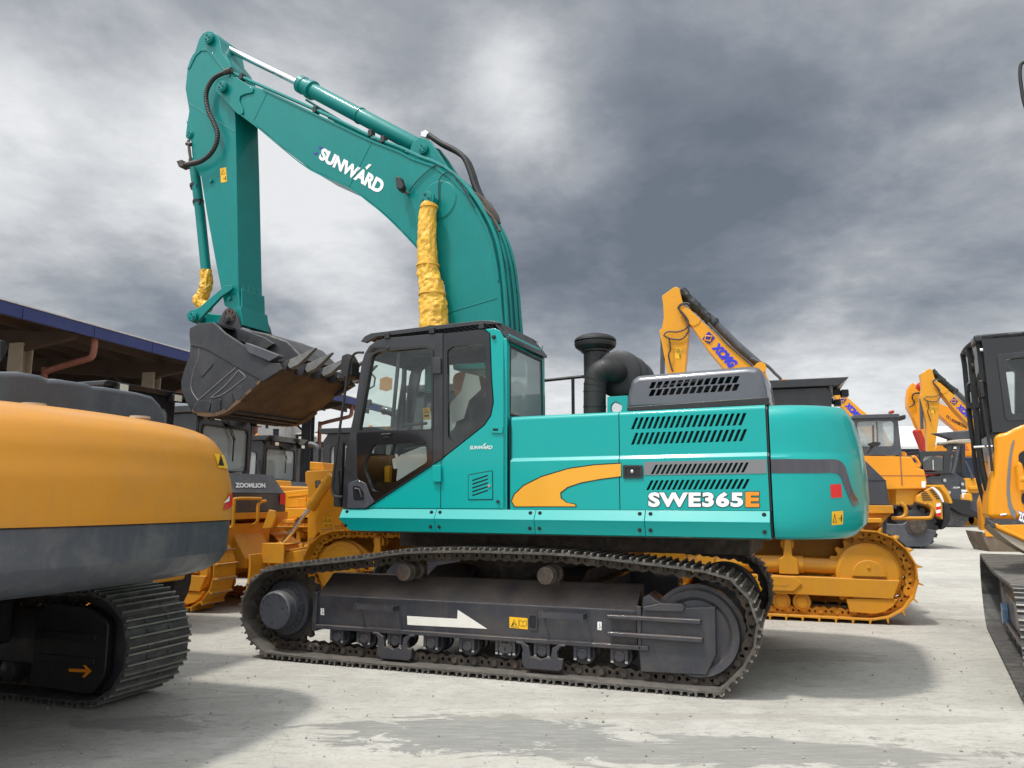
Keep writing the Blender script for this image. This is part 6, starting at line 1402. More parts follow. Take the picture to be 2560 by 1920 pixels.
b = MB(); b.prism(RFH, [(RFH.s1('P:2575,150', 1.2)[0], RFH.s1('P:2575,150', 1.2)[1]), (RFH.s1('P:2680,170', 1.2)[0], RFH.s1('P:2680,170', 1.2)[1]), (cbp[-1][0] + 1.4, 1.9), (cbp[-1][0] + 1.0, 1.9)], 1.1, 1.5); b.build('boom', ORA, RX, bevel=.02)
# ================================================================== wheel loader whose cab roof shows over the ochre excavator
WF = Fr((-4.84, 9.0), 19.6)
WL = thing('wheel_loader', 'yellow wheel loader behind the ochre excavator, only its black lamp-fitted cab roof showing', 'loader', WF)
rz = WF.SU('F:684,694 1248,792', 0); zr = (rz[0][1] + rz[1][1]) / 2
b = MB(); b.prism(WF, [(-1.5, zr - .06), (.08, zr - .06), (.12, zr), (-1.5, zr)], rz[0][0], rz[1][0]); rf_ = b.build('cab_roof', CABK, WL, bevel=.015)
v0_, v1_ = rz[0][0] + .08, rz[1][0] - .08
b = MB(); b.prism(WF, [(-1.4, 1.5), (-.02, 1.5), (.0, zr - .06), (-1.4, zr - .06)], v0_, v0_ + .05, [rnd_poly([(-1.2, 1.9), (-.15, 1.9), (-.15, zr - .25), (-1.2, zr - .25)], .08)]); b.prism(WF, [(-1.4, 1.5), (-.02, 1.5), (.0, zr - .06), (-1.4, zr - .06)], v1_ - .05, v1_, [rnd_poly([(-1.2, 1.9), (-.15, 1.9), (-.15, zr - .25), (-1.2, zr - .25)], .08)])
cb_ = b.build('cab', CABK, WL, bevel=.01)
WR = Fr(WF.C.xy, WF.deg - 90); wh = rnd_poly([(v0_ + .12, 1.9), (v1_ - .12, 1.9), (v1_ - .12, zr - .22), (v0_ + .12, zr - .22)], .1)
b = MB(); b.prism(WR, [(v0_ + .05, 1.5), (v1_ - .05, 1.5), (v1_ - .05, zr - .06), (v0_ + .05, zr - .06)], .0, .05, [wh]); b.build('rear_wall', CABK, cb_); b = MB(); b.prism(WR, wh, .02, .025); b.build('rear_window', GLASSD, cb_, smooth=False)
for q in ('F:840,745', 'F:1215,818'):
    v, z = WF.pu(PX(q)[0], .12); b = MB(); b.box(WF, .06, .16, v - .07, v + .07, z - .05, z + .05); b.box(WF, .0, .06, v - .015, v + .015, z - .02, z + .02); l_ = b.build('work_lamp', BLACK, cb_, bevel=.01); b = MB(); b.box(WF, .16, .165, v - .06, v + .06, z - .04, z + .04); b.build('lamp_lens', LAMP, l_)
b = MB(); b.prism(WF, [(-4.0, .6), (.3, .6), (.4, 1.1), (.0, 1.5), (-4.0, 1.4)], .1, 1.2); b.build('body', YELD, WL, bevel=.03)
for u in (-3.2, -.55):
    for v in (-.25, 1.45): b = MB(); b.lathe(WF.W(u, v - .2, .6), WF.N, [(0, .2), (0, .52), (.06, .6), (.34, .6), (.4, .52), (.4, .2)], 28); w_ = b.build('wheel', RUBBER, WL, ang=40); b = MB(); b.lathe(WF.W(u, v - .21, .6), WF.N, [(0, 0), (0, .3), (.42, .3), (.42, 0)], 20); b.build('rim', YEL, w_)

# ================================================================== open shed on the left
SF = Fr((-10.27, 15), 15)
SH = thing('open_shed', 'long open-sided shed with a royal blue fascia and rust-brown roof underside', 'shed', SF)
ze, slope, vA, vB = 5.5, .085, -9, 20
zr_ = lambda u: ze - u * slope
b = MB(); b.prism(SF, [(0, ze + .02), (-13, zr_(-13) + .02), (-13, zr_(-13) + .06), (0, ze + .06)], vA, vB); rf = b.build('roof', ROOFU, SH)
k = 0; v = vA
while v < vB:
    w = min(1.9, vB - v); b = MB(); b.box(SF, .0, .035, v + .01, v + w - .01, ze - .20, ze + .07); b.build('fascia_panel', SHEDB, rf); v += w
b = MB(); b.box(SF, .02, .06, vA, vB, ze + .07, ze + .10); b.build('fascia_cap', TIN, rf)
b = MB()
u = -.4
while u > -13: b.box(SF, u, u + .06, vA, vB, zr_(u) - .15, zr_(u) + .01); u -= 1.1
b.build('purlins', ROOFU, rf)
for v in (-6.5, -2.1, 2.2, 6.5, 10.9, 15.3):
    b = MB(); b.prism(SF, [(-.3, zr_(-.3) - .16), (-12.9, zr_(-12.9) - .16), (-12.9, zr_(-12.9) - .5), (-1.8, zr_(-1.8) - .62), (-.3, zr_(-.3) - .28)], v - .1, v + .1); b.prism(SF, [(-2.0, 4.3), (-1.9, 4.2), (-3.1, 5.3), (-3.3, 5.3)], v - .08, v + .08); b.build('rafter', ROOFU, rf)
    b = MB(); b.box(SF, -2.0, -1.6, v - .15, v - .12, 0, 5.1); b.box(SF, -2.0, -1.6, v + .12, v + .15, 0, 5.1); b.box(SF, -1.82, -1.78, v - .12, v + .12, 0, 5.1); b.box(SF, -2.0, -1.6, v - .15, v + .15, 5.1, 5.2); b.build('column', BEIGE if v < 12 else GREY, SH)
    b = MB(); pv = v + .42; b.tube(smooth_path([SF.W(-.15, pv, ze - .1), SF.W(-.15, pv, ze - .48), SF.W(-.22, pv, ze - .62), SF.W(-.45, pv, ze - .68), SF.W(-1.35, pv, ze - .86), SF.W(-1.5, pv, ze - .95), SF.W(-1.52, pv, ze - 1.2), SF.W(-1.52, pv, 0)], 5), .075, 12); b.build('down_pipe', PIPE, SH)
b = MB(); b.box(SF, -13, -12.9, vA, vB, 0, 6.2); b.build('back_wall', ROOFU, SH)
rs = random.Random(5)
b = MB()
for i in range(60):
    v = vA + rs.random() * (vB - vA); u = -12.8 + rs.random() * 3; h = rs.uniform(.3, 1.6); b.box(SF, u, u + rs.uniform(.3, 1.2), v, v + rs.uniform(.3, 1.2), 0, h)
o = b.build('stored_goods', BLACK); own(o, 'dim jumble of stored goods along the back of the blue-edged shed', 'stock'); o['kind'] = 'stuff'
u0, z0 = 0, ze
SL = thing('roof_lamp', 'small solar lamp panel standing on the blue shed eave', 'lamp', SF, -.3, 7.8, ze + .05)
b = MB(); b.prism(SF, [(-.75, ze + .42), (.05, ze + .58), (.05, ze + .61), (-.75, ze + .45)], 7.5, 8.2); b.build('panel', ALU, SL); b = MB(); b.tube([SF.W(-.3, 7.8, ze + .05), SF.W(-.3, 7.8, ze + .5)], .025, 6); b.tube([SF.W(-.0, 7.8, ze + .05), SF.W(-.1, 7.8, ze + .54)], .018, 6); b.build('bracket', ALU, SL)

# ================================================================== things beyond the row, seen under the bucket
GF = Fr((-13.2, 40), 0)
GB = thing('grey_building', 'bare grey concrete building with small barred windows under the bucket', 'building', GF)
gu = lambda q: GF.s1('Q:' + q, 0)
gw = [(gu('470,690')[0] - 7, 0), (gu('470,690')[0], 0), (gu('470,690')[0], gu('470,690')[1]), (gu('470,690')[0] - 7, gu('0,700')[1] + .6)]
wn1 = GF.S('Q:205,850 345,850 345,1045 205,1045', 0); wn0 = GF.S('Q:30,760 100,760 100,840 30,840', 0); wn2 = GF.S('K:885,285 930,285 930,395 885,395', 0)
b = MB(); b.prism(GF, gw, 0, 6, [wn1, wn0]); gb_ = b.build('wall', CONC, GB)
for w in (wn1, wn0):
    b = MB(); b.prism(GF, w, .25, .3); wp = b.build('window', INK, GB); a0, a1 = w[0][0], w[1][0]; z1_, z0_ = w[0][1], w[2][1]
    b = MB()
    for k in range(4): uu = a0 + (a1 - a0) * (k + .5) / 4; b.box(GF, uu - .025, uu + .025, .08, .12, z0_, z1_)
    for k in range(3): zz = z0_ + (z1_ - z0_) * (k + .5) / 3; b.box(GF, a0, a1, .06, .08, zz - .02, zz + .02)
    b.build('window_bars', GREY, wp)
b = MB(); b.prism(GF, GF.S('Q:455,690 480,690 480,1045 455,1045', -.05), -.15, .2); b.build('corner_post', CONC, GB)
BWF = Fr((-9.5, 34), 0)
BW = MB(); q = BWF.S('Q:500,1290 1400,1290 1400,1700 500,1700', 0); BW.box(BWF, q[0][0], q[1][0] + 4, 0, .2, 0, q[0][1]); o = BW.build('block_wall', CONC); own(o, 'grey block wall crossing behind the dozer cabs', 'wall')
HF = Fr((-9.5, 42), 0)
HS = thing('lean_to', 'open lean-to with a grey sheet roof and white posts beyond the block wall', 'shelter', HF)
b = MB(); r0 = HF.S('Q:490,960 930,925 930,965 500,985', 0); b.prism(HF, r0, 0, 5); b.build('roof', TIN, HS)
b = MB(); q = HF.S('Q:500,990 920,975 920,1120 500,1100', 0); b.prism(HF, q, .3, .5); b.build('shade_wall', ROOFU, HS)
for t in ('Q:860,1030', 'Q:912,1110', 'Q:495,1000'):
    u, z = HF.s1(t, -.1); b = MB(); b.box(HF, u - .12, u + .12, -.2, 0, 0, z); b.build('post', WHITE, HS)
KF = Fr((-7.5, 45), 0)
KS = thing('gabled_shelter', 'small gabled shelter with white pillars right of the shed column', 'shelter', KF)
b = MB(); b.prism(KF, KF.S('Q:1110,960 1235,900 1430,970 1430,990 1235,925 1110,985', 0), 0, 4); b.build('roof', PIPE, KS)
b = MB(); q = KF.S('Q:1120,1100 1430,1080 1430,1330 1120,1340', .5); b.prism(KF, q, .5, .7); b.build('wall', WHITE, KS)
for t in ('Q:1205,960', 'Q:1420,980'):
    u, z = KF.s1(t, 0); b = MB(); b.box(KF, u - .2, u + .2, -.3, 0, 0, z); b.build('pillar', WHITE, KS)
b = MB()
for t in ('Q:1160,1245', 'Q:1260,1225', 'Q:1345,1225'):
    u, z = KF.s1(t, 0); b.lathe(KF.W(u, -.2, z), (0, 0, 1), [(-.22, .0), (-.15, .2), (.15, .2), (.22, 0)], 10)
b.build('hanging_pots', BLACK, KS)

# ================================================================== yellow excavators far behind, one model
XF = Fr((13.5, 29.0), 17)
XE = thing('crawler_excavator', 'distant yellow excavator with blue XCMG letters on its boom, rising over the grey cowl', 'excavator', XF, group='yellow excavators far behind')
X = lambda t, v=-.35: XF.S(t, v)
ar = X('C:895,132 950,92 972,80 992,90 1000,128 1012,175 1045,310 1022,560 990,760 962,870 925,870 924,760 926,560 885,345 880,322 895,312 906,250 902,180')
b = MB(); b.prism(XF, ar, -.35, .35); xa = b.build('arm', YEL, XE, bevel=.02)
lowz = min(p[1] for p in ar); ax_ = sum(p[0] for p in ar if p[1] < lowz + 1.0) / max(1, len([p for p in ar if p[1] < lowz + 1.0]))
b = MB(); b.prism(XF, X('C:888,340 908,340 908,620 884,620', -.15), -.15, .15); b.build('bucket_cylinder', GREY, xa, bevel=.01)
dl = decal('C:972,418 1003,420 1000,480 967,478', onv(XF, -.36), LABEL, xa, 'warning_label')
b = MB(); b.tube(P3(XF, 'C:976,442 986,424 997,442', -.38), .012, 4, True); b.tube(P3(XF, 'C:995,452 995,472', -.38), .02, 4); b.build('label_symbol', INK, dl)
b = MB()
for q in ('C:905,345 930,330 985,330 1030,310 1040,270 1010,225 985,200 1000,178 1030,172 1050,180', 'C:905,350 940,368 1000,372 1035,340 1042,300 1020,250 992,210 1000,185 1030,176', 'C:935,370 942,425 932,460 945,520 955,550'): b.tube(smooth_path(P3(XF, q, -.5), 5), .035, 6)
b.build('hose', CHAIN, xa)
bo = X('C:1002,225 1005,200 1022,188 1050,205 1085,245 1150,300 1300,440 1400,520 1440,512 1470,560 1530,680 1600,860 1640,1060 1560,1060 1500,900 1400,740 1300,600 1235,530 1150,430 1060,300 1020,262', -.45)
b = MB(); b.prism(XF, bo, -.45, .45); xb = b.build('boom', YEL, XE, bevel=.02)
b = MB(); tp_ = X('C:1004,222 1008,202 1024,192 1052,210 1110,262 1100,285 1070,300 1050,290 1020,255', -.47); b.prism(XF, tp_, -.48, -.45); b.build('boom_tip', YEL, xb, bevel=.01)
b = wrap_tube(P3(XF, 'C:1000,105 1060,170 1130,235 1195,292', 0), .20, amp=.35, sc_=3.5, seed=9); wc = b.build('arm_cylinder', BGREEN, xb, ang=20)
b = MB(); b.tube(P3(XF, 'C:1190,285 1300,395 1440,520', 0), .17, 14); b.tube(P3(XF, 'C:1150,280 1260,400 1400,520', -.5), .04, 6); b.tube(smooth_path(P3(XF, 'C:1385,478 1440,500 1480,520 1520,560 1558,602 1590,700', -.3), 4), .06, 8); b.build('cylinder_barrel', GREY, wc)
b = MB(); b.lathe(P3(XF, 'C:1440,528', -.5)[0], XF.N, [(0, .22), (1.0, .22)], 16); b.build('pin', YEL, xb)
lettering('XCMG', px('H', '492,525 622,672 682,628 536,478'), onv(XF, -.47), mat('blue_decal', (.02, .03, .55), .4), xb, 'brand_lettering', bold=.07, shear=.15)
lg = decal('H:475,410 520,455 478,500 430,462', onv(XF, -.465), NAVY, xb, 'brand_mark'); b = MB(); b.tube(P3(XF, 'H:455,440 497,446 484,478 448,470', -.48), .04, 4, True); b.build('mark_frame', YEL, lg); decal('H:462,447 489,452 473,470', onv(XF, -.475), NAVY, lg, 'mark_triangle')
b = MB(); b.box(XF, -3.6, .9, -1.9, 1.9, 1.5, 2.0); b.box(XF, -1.8, 1.3, -1.8, 1.8, 2.0, 2.9); b.build('house', YEL, XE, bevel=.1)
b = MB(); b.prism(XF, [(-4.3, 1.9), (-2.3, 1.9), (-2.3, 4.1), (-3.9, 4.1), (-4.3, 3.2)], -1.9, -.6); b.build('cab', CABK, XE, bevel=.05)
for s_ in (-1, 1):
    b = MB(); b.prism(XF, rnd_poly([(-4.9, .05), (.3, .05), (.7, .6), (.3, 1.15), (-4.9, 1.15), (-5.3, .6)], .3), s_ * 1.5 - .35, s_ * 1.5 + .35); b.build('track', STEELK, XE)
b = MB(); b.box(XF, -2.9, -1.1, -1.2, 1.2, .6, 1.5); b.build('car_body', BLACK, XE)
bkx = sum(p[0] for p in ar if p[1] < lowz + .3) / 2
b = MB(); b.prism(XF, [(ar[9][0] - .1, lowz + .1), (ar[9][0] + .9, lowz - .2), (ar[9][0] + 1.2, lowz - 1.0), (ar[9][0] + .3, lowz - 1.6), (ar[9][0] - .9, lowz - 1.2), (ar[9][0] - .7, lowz - .3)], -.8, .8); b.build('bucket', GREY, XE, bevel=.04)
for o in bpy.data.objects:
    if o.parent and root_of(o) == XE: KIDS.setdefault(o.parent.name, []).append(o)
def place_like(src, fr, ref, tgt, label, z=None, deg=None, yaw=0, v=-.35):
    """copy src so that the point seen at pixel ref comes to the pixel tgt, at the same height"""
    u, zz = fr.s1(ref, v); p = fr.W(u, v, zz); d = ray(*PX(tgt)[0]); t = (zz - CAMH) / d.z; q = CAMP + d * t
    r = copy_tree(src); r.location = src.location + (q - p); r['label'] = label; WM[r.name] = Matrix.Translation(q - p) @ WM[src.name]; return r
x2 = place_like(XE, XF, 'H:590,590', 'O:1290,715', 'distant yellow excavator, only a strip of its lettered boom showing beside the dozer cab')
xa2 = [c for c in bpy.data.objects if c.parent == x2 and c.name.startswith('arm')][0]     # this one has its arm tucked in
pv = WM[XE.name].inverted() @ XF.W(*(lambda q: (q[0], 0, q[1]))(XF.s1('C:1025,215', 0)))
for q_2 in [xa2] + [c for c in bpy.data.objects if c.parent == x2 and c.name.startswith('bucket')]: q_2.matrix_local = Matrix.Translation(pv + Vector((-.9, 0, -1.0))) @ Matrix.Rotation(R(52), 4, 'Y') @ Matrix.Translation(-pv)
for c in [c for c in bpy.data.objects if c.parent == x2 and c.name.startswith('boom')]:
    for w_ in [w_ for w_ in bpy.data.objects if w_.parent == c and w_.name.startswith('arm_cylinder')]:
        for e_ in [e_ for e_ in bpy.data.objects if e_.parent == w_]: bpy.data.objects.remove(e_)
        bpy.data.objects.remove(w_)
x3 = place_like(XE, XF, 'C:972,84', 'J:682,590', 'distant yellow excavator with boom peak left of the glossy black cab')
# the orange one with red spiral guards on its hoses
d = ray(*PX('J:505,735')[0]); t = (9.6 - CAMH) / d.z; q = CAMP + d * t
OF = Fr((q.x + 7.2, q.y + 1.5), 17)
OE = thing('crawler_excavator', 'distant orange excavator with red spiral hose guards and POWERTRAC on its boom', 'excavator', OF, group='yellow excavators far behind')
O3 = lambda t, v=-.45: OF.S(t, v)
b = MB(); a_ = O3('J:447,900 460,800 485,760 505,732 525,745 570,800 640,880 655,950 690,1180 720,1420 640,1420 600,1300 520,1110 450,985'); b.prism(OF, a_, -.45, .45); oa = b.build('arm', ORA, OE, bevel=.03)
b = MB(); b.prism(OF, O3('J:570,870 600,860 850,975 1000,1050 1095,1120 1200,1350 1220,1500 1120,1500 1000,1260 850,1130 640,950 590,920'), -.5, .5); ob = b.build('boom', ORA, OE, bevel=.03)
b = MB(); b.tube(P3(OF, 'J:455,975 500,1080 545,1200', 0), .14, 10); b.build('bucket_cylinder', ORA, oa)
def spiral(q, r, n, m, parent):
    P_ = P3(OF, q, -.2); a, c = P_; ax = (c - a); e1_ = ax.orthogonal().normalized(); e2_ = ax.normalized().cross(e1_); pts = []
    for i in range(n * 8 + 1): t = i / (n * 8); w = 2 * math.pi * t * n; pts.append(a + ax * t + (e1_ * math.cos(w) + e2_ * math.sin(w)) * r)
    b = MB(); b.tube(pts, r * .42, 5); b.build('spiral_guard', m, parent)
spiral('J:550,1230 630,1430', .26, 16, REDP, oa); spiral('J:545,765 620,825', .26, 7, REDP, oa)
b = MB(); b.tube(smooth_path(P3(OF, 'J:470,985 510,960 520,930 500,890 515,850 570,840 650,860 650,900', -.6), 4), .06, 6); b.build('hose', BLACK, oa)
b = MB(); b.prism(OF, O3('J:590,1050 615,1052 612,1088 588,1085', -.46), -.47, -.455); b.build('warning_label', LABEL, oa)
lettering('POWERTRAC', px('J', '905,1135 1070,1212 1075,1180 915,1105'), onv(OF, -.52), INK, ob, 'brand_lettering', bold=.04); lettering('CT /', px('J', '850,1090 895,1130 905,1100 858,1062'), onv(OF, -.52), INK, ob, 'brand_lettering', bold=.04)
b = MB(); b.prism(OF, O3('J:700,1440 740,1390 800,1360 900,1440 1200,1460 1210,1500 700,1500'), -1.0, 1.0); b.build('house', ORA, OE, bevel=.05)
for s_ in (-1, 1): b = MB(); b.box(OF, -3.2, 3.2, s_ * 1.7 - .4, s_ * 1.7 + .4, 0, 1.3); b.box(OF, -1, 1, -.5, .5, .5, 3.0); b.build('track', STEELK, OE, bevel=.3)

# ================================================================== padfoot roller
RLF = Fr((14.2, 27.0), 12)
RO = thing('padfoot_roller', 'orange padfoot roller with grey cab and black studded drum, behind the turquoise tail', 'roller', RLF)
r_ = lambda t, v=-1.1: RLF.S(t, v)
b = MB(); hd = r_('I:700,120 945,130 1150,135 1270,140 1320,235 1378,250 1400,350 1395,410 700,420'); b.prism(RLF, hd, -1.1, 1.1); hood_ = b.build('hood', ORA, RO, bevel=.05)
b = MB(); b.prism(RLF, r_('I:1172,140 1180,140 1195,380 1186,380', -1.105), -1.115, -1.10); b.prism(RLF, r_('I:945,296 1392,296 1392,300 945,300', -1.105), -1.112, -1.10); b.build('hood_seam', PIPE, hood_)
b = MB(); b.prism(RLF, r_('I:1352,345 1385,345 1385,398 1354,398'), -1.13, -1.10); b.build('notice', WHITED, hood_)
for q in ('I:935,135 940,108 1080,105 1090,128', 'I:1270,145 1300,145 1335,200 1325,222 1300,215'): b = MB(); b.tube(smooth_path(P3(RLF, q, -.9), 4), .05, 8); b.build('hand_rail', ORA, hood_)
b = MB(); b.prism(RLF, circ(r_('I:1213,122')[0], .12, 14, -.3, math.pi + .3), -.9, -.8); b.build('lifting_eye', ORA, hood_)
cb = r_('O:1262,800 1310,790 1900,765 1960,1300 1975,1320 1380,1320'); whole = rnd_poly(r_('O:1330,850 1610,838 1830,840 1855,870 1855,1190 1390,1195'), .15)
b = MB(); b.prism(RLF, cb, -1.1, -1.0, [whole]); b.prism(RLF, cb, .9, 1.0, [rnd_poly(r_('O:1350,850 1610,838 1800,840 1830,870 1835,1100 1390,1105'), .15)]); rcb = b.build('cab', GREY, RO, bevel=.03)
b = MB(); b.prism(RLF, r_('O:1262,800 1290,762 1900,745 1925,765 1915,800 1262,815'), -1.2, 1.15); b.build('cab_roof', GREY, rcb, bevel=.04)
b = MB(); b.prism(RLF, whole, -1.05, -1.04); b.build('side_window', GLASSD, rcb, smooth=False)
b = MB(); b.prism(RLF, r_('O:1556,905 1575,905 1575,1190 1556,1190', -1.07), -1.08, -1.05); b.prism(RLF, r_('O:1612,850 1622,850 1628,1190 1618,1190', -1.07), -1.08, -1.05); b.build('window_bar', GREY, rcb)
b = MB(); b.prism(RLF, rnd_poly(r_('O:1790,702 1840,702 1842,740 1790,740', 0), .1), -.2, .2); b.build('beacon', REDP, rcb, bevel=.04)
b = MB(); b.prism(RLF, r_('O:1925,775 1985,765 1985,830 1925,835', -.6), -.9, -.3); b.build('work_lamp', BLACK, rcb, bevel=.04)
b = MB(); b.prism(RLF, rnd_poly(r_('O:1500,1150 1590,1130 1670,1145 1640,1190 1560,1200 1505,1180', -1.6), .1), -1.7, -1.5); b.tube(P3(RLF, 'O:1555,1195 1480,1290', -1.6), .04, 6); b.build('mirror', BLACK, rcb)
b = MB(); b.prism(RLF, r_('I:1140,412 1378,412 1330,440 1280,545 1140,545', -.9), -.9, .9); b.build('chassis', YELD, RO, bevel=.02)
dc = r_('I:1310,735', -1.0)[0]; rd_ = dc[1] - .09
b = MB(); b.lathe(RLF.W(dc[0], -1.0, dc[1]), RLF.N, [(0, .3), (0, rd_ - .12), (.05, rd_), (2.0, rd_), (2.05, rd_ - .12), (2.05, .3)], 40); dm = b.build('drum', BLACK, RO, ang=25)
b = MB()
for k in range(16):
    for j in range(5):
        a = 2 * math.pi * (k + .5 * (j % 2)) / 16; c, s_ = math.cos(a), math.sin(a); v = -.85 + j * .42
        q = [(dc[0] + c * r0 - s_ * w, dc[1] + s_ * r0 + c * w) for r0, w in ((rd_ - .02, -.10), (rd_ + .10, -.06), (rd_ + .10, .06), (rd_ - .02, .10))]; b.prism(RLF, q, v - .09, v + .09)
b.build('drum_pads', BLACK, dm, kind='stuff')
b = MB(); fp = r_('I:1060,700 1150,705 1200,700 1260,665 1310,650 1360,668 1400,745 1480,760 1440,860 1400,895 1230,895 1150,830 1060,780', -1.15); b.prism(RLF, fp, -1.2, -1.05); yk = b.build('drum_frame', GREY, RO, bevel=.03)
b = MB(); b.lathe(P3(RLF, 'I:1310,722', -1.2)[0], -RLF.N, [(0, .32), (.05, .32), (.05, .24), (.1, .24), (.1, 0)], 24); b.build('drum_hub', CHAIN, yk)
b = MB(); b.prism(RLF, r_('I:1312,470 1420,400 1500,440 1525,530 1530,670 1490,640 1440,575 1380,540 1310,520', -1.15), -1.2, 1.1); fd = b.build('front_frame', YELD, RO, bevel=.03)
b = MB()
for k in range(5):
    b.prism(RLF, r_('I:%d,%d %d,%d %d,%d %d,%d' % (1345 + 4 * k, 430 + 17 * k, 1395 + 12 * k, 430 + 17 * k, 1397 + 12 * k, 437 + 17 * k, 1345 + 4 * k, 437 + 17 * k), -1.21), -1.22, -1.2); b.prism(RLF, r_('I:%d,%d %d,%d %d,%d %d,%d' % (1418 + 14 * k, 418 + 17 * k, 1450 + 13 * k, 418 + 17 * k, 1452 + 13 * k, 425 + 17 * k, 1420 + 14 * k, 425 + 17 * k), -1.21), -1.22, -1.2)
b.build('louvres', INK, fd)
for k in range(4):
    y = 530 + k * 27; b = MB(); b.prism(RLF, r_('I:1476,%d 1512,%d 1514,%d 1478,%d' % (y + 5, y - 4, y + 22, y + 31), -1.21), -1.225, -1.2); b.build('hazard_stripe', (REDL if k % 2 else WHITED), fd)
b = MB(); b.prism(RLF, rnd_poly(r_('I:1432,398 1450,392 1490,420 1520,460 1540,520 1530,522 1500,470 1470,430', -1.25), .1), -1.3, -1.1); b.build('protective_film', WHITED, fd, bevel=.03)
b = MB(); b.prism(RLF, r_('I:1535,520 1588,525 1602,610 1590,680 1555,740 1515,755 1530,690', -1.0), -1.0, 1.2); b.build('fender', BLACK, RO, bevel=.05)

# ================================================================== backhoe loader far away, with a low yellow crawler part beside it
BF = Fr((30.0, 46), 0)
BH = thing('backhoe_loader', 'distant black and yellow backhoe loader with glazed cab, right of the roller', 'loader', BF)
q_ = lambda t, v=0: BF.S('L:' + t.replace(' ', ' '), v)
h1_ = q_('475,410 825,410 825,660 475,660'); h2_ = q_('915,400 1000,390 985,700 930,700')
b = MB(); b.prism(BF, q_('380,335 1055,325 1060,380 1020,560 940,720 480,720 420,560 410,380'), 0, .15, [h1_, h2_]); b.prism(BF, q_('380,335 1055,325 1050,375 400,385'), .1, 3.5); c1 = b.build('cab', CABK, BH, bevel=.03)
b = MB(); b.prism(BF, h1_, .05, .08); b.prism(BF, h2_, .05, .08); b.build('cab_glass', GLASST, c1, smooth=False)
b = MB(); b.prism(BF, q_('630,485 655,485 660,665 640,665'), .02, .2); b.build('cab_bar', ALU, c1)
b = MB(); b.prism(BF, q_('1080,190 1320,190 1320,900 1280,900 1010,690 1060,350', -.2), .5, 1.0, [q_('1110,230 1240,230 1250,760 1040,680 1080,420', -.2)]); b.build('cab_frame', CABK, c1, bevel=.03)
b = MB(); b.tube(P3(BF, 'L:1085,220 1050,450 985,720', 0), .09, 8); b.tube(P3(BF, 'L:1195,510 1250,620 1325,810', 0), .09, 8); b.build('struts', GREY, c1)
b = MB(); b.prism(BF, rnd_poly(q_('1055,130 1320,120 1320,175 1290,190 1055,188', -.3), .1), -.3, 2.0); b.build('wrapped_roof', BEIGE, c1, bevel=.05)
b = MB(); b.prism(BF, q_('530,800 620,750 760,760 790,720 930,720 1010,690 1280,880 1290,930 1420,1000 1440,1480 940,1250 850,930 540,900', .2), .2, 2.2); b.build('body', GREY, BH, bevel=.06)
b = MB(); b.prism(BF, q_('480,640 800,660 820,720 560,760 520,780', .3), .3, 1.0); b.build('seat', REDP, BH, bevel=.05)
b = MB(); b.prism(BF, q_('500,915 830,912 900,1010 960,1150 985,1230 940,1240 860,1080 760,960 500,940', -.1), -.1, .4); b.prism(BF, q_('1280,940 1500,910 1500,990 1285,995', -.1), -.1, .4); b.build('fender', YEL, BH, bevel=.04)
lettering('3228', px('L', '985,975 1100,972 1104,945 990,948'), onv(BF, .18), WHITED, BH, 'number_lettering', bold=.04)
for q in ('1135,995 1225,1000 1225,1035 1135,1032', '1140,1045 1210,1048 1215,1145 1148,1140'): b = MB(); b.prism(BF, q_(q, .15), .15, .19); b.build('notice', WHITED, BH)
b = MB()
for t in ('L:835,835', 'L:912,1045', 'L:1145,900'): u, z = BF.s1(t, .15); b.lathe(BF.W(u, .15, z), -BF.N, [(0, .1), (.05, .1), (.05, 0)], 10)
b.build('wheel_nuts', ALU, BH)
b = MB(); b.prism(BF, q_('960,1150 1300,1180 1300,1320 1440,1400 1440,1480 1150,1420 950,1300', -.1), -.05, 2.0); b.build('battery_box', BLACK, BH, bevel=.04)
b = MB(); b.prism(BF, q_('640,20 1300,-40 1330,140 1055,160 990,320 880,250 860,180 960,130', 1.5), 1.5, 2.0); b.build('boom_arm', GREY, BH, bevel=.1)
DF = Fr((31.0, 50), 0)
FT = thing('bulldozer', 'small yellow crawler chassis on the ground below the distant backhoe', 'bulldozer', DF)
b = MB(); b.prism(DF, rnd_poly(DF.S('L:905,1480 1460,1480 1480,1500 1480,1590 905,1590', 0), .15), 0, .8); tk_ = b.build('track', YELD, FT, bevel=.04)
for k in range(4): u, z = DF.s1('L:%d,1505' % (990 + 120 * k), -.05); b = MB(); b.lathe(DF.W(u, -.1, z), DF.N, [(0, 0), (0, .42), (.1, .45), (.2, .45)], 20); b.build('roller', YELD, tk_)
b = MB(); b.box(DF, DF.s1('L:880,1600', 0)[0], DF.s1('L:1480,1600', 0)[0], -.05, .9, 0, DF.s1('L:900,1580', 0)[1]); b.build('shoes', BLACK, tk_)
b = MB(); b.prism(DF, DF.S('L:1040,1395 1250,1390 1250,1460 1410,1475 940,1475 945,1440 1040,1430', .3), .3, 2.0); b.build('body', YEL, FT, bevel=.06)
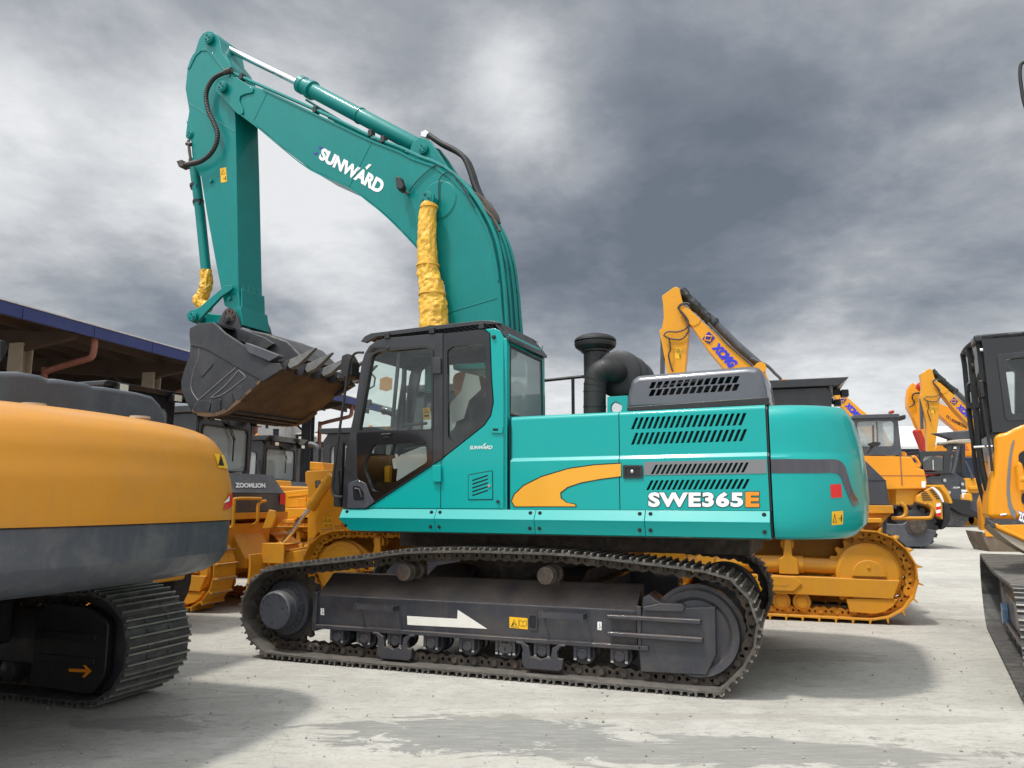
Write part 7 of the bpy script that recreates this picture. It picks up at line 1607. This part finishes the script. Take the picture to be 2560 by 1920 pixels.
# worn bucket standing past the right-hand machine
g = ground(2476, 1379); LBF = Fr(g.xy, 12)
LK = thing('loader_bucket', 'big worn steel bucket on the ground beyond the orange excavator', 'bucket', LBF)
q = LBF.S('M:225,275 222,130 215,60 270,60 600,90 600,290', 0)
b = MB(); b.prism(LBF, [(0, 0), (2.8, 0), (2.8, q[1][1] * 1.05), (.0, q[1][1])], 0, .08); b.prism(LBF, [(-.12, 0.3), (0, 0), (0, q[1][1]), (-.2, q[1][1] + .1)], .0, 1.4); b.build('shell', mat('worn_steel', (.13, .095, .065), .6, dirt=.9, dirtcol=(.30, .27, .22), scale=1.2, rust=.5), LK)
b = MB(); b.prism(LBF, [(-.1, q[1][1] - .05), (2.8, q[1][1] - .02), (2.8, q[1][1] + .38), (-.1, q[1][1] + .30)], -.03, .06); b.build('top_rail', ORA, LK, bevel=.02)
# white roofed building and trees at the back
WB = Fr((38, 72), 0)
W_B = thing('long_building', 'long low building with pale sheet roof and dark blue wall at the far right', 'building', WB)
q = WB.S('L:75,60 1600,-60 1600,250 105,292', 0); zt_2 = (q[0][1] + q[1][1]) / 2; zl_ = q[3][1]
b = MB(); b.prismu(WB, [(0, zl_), (7, zt_2 + 1.0), (7, zt_2 + 1.2), (0, zl_ + .25)], q[0][0], q[0][0] + 45); b.build('roof', TIN, W_B)
b = MB(); b.box(WB, q[0][0] + .4, q[0][0] + 45, .6, 7, 0, zl_ + .1); b.build('wall', DKBLUE, W_B)
rt = random.Random(11)
def tree(x, y, h, lab, seed, mt=LEAF, spread=.42):
    F_ = Fr((x, y), 0); t = thing('tree', lab, 'tree', F_, group='trees on the far side of the yard'); r = random.Random(seed)
    b = MB(); top = Vector((r.uniform(-.3, .3), 0, h * .62)); o_ = F_.W(0, 0, 0)
    b.tube([o_, o_ + Vector((.1, 0, h * .3)), o_ + top], [h * .03, h * .022, h * .012], 8)
    tips = []
    for k in range(9):
        a = r.uniform(0, 6.28); z0 = h * r.uniform(.3, .6); e_ = Vector((math.cos(a) * h * spread * r.uniform(.4, .9), math.sin(a) * h * spread * r.uniform(.4, .9), z0 + h * r.uniform(.1, .35))); b.tube([o_ + Vector((0, 0, z0)), o_ + e_ * .6 + Vector((0, 0, z0 * .35)), o_ + e_], [h * .012, h * .008, h * .004], 5); tips.append(e_)
    b.build('trunk', BARK, t)
    b = MB(); vs = []; fs = []
    for e_ in tips + [Vector((0, 0, h * .85)), Vector((h * .1, 0, h * .75)), Vector((-h * .12, 0, h * .72))]:
        rad = h * r.uniform(.13, .22)
        for i in range(150):
            d = Vector((r.gauss(0, 1), r.gauss(0, 1), r.gauss(0, .7))); d = d.normalized() * rad * r.random() ** .4; c = o_ + e_ + d; s_ = h * .022 * r.uniform(.6, 1.4)
            a = Vector((r.gauss(0, 1), r.gauss(0, 1), r.gauss(0, 1))).normalized() * s_; w = a.cross(Vector((r.gauss(0, 1), r.gauss(0, 1), r.gauss(0, 1)))).normalized() * s_ * .7
            n0 = len(vs); vs += [c - a, c + w, c + a, c - w]; fs.append((n0, n0 + 1, n0 + 2, n0 + 3))
    b.add(vs, fs); b.build('crown', mt, t, smooth=False)
for i, (x_, y_, h, lab, mt, sp) in enumerate(((2222, 84, 9.0, 'broad green tree just right of the roller cab, over the pale roof', LEAF, .5), (2262, 90, 9.6, 'green tree between the roller cab and the orange arm', LEAF, .45), (2345, 86, 8.2, 'dark tree between the arms of the far excavators', LEAFD, .35),
        (2400, 92, 9.0, 'dark tree hidden behind the far orange boom', LEAFD, .4), (2150, 88, 8.4, 'green tree seen through the roller cab window', LEAF, .45), (2480, 90, 9.5, 'green tree behind the glossy black cab', LEAF, .45))):
    tree((x_ - 1280) / FPX * y_, y_, h, lab, 20 + i, mt, sp)
# drop helper data that nothing uses
for me in list(bpy.data.meshes):
    if me.users == 0: bpy.data.meshes.remove(me)
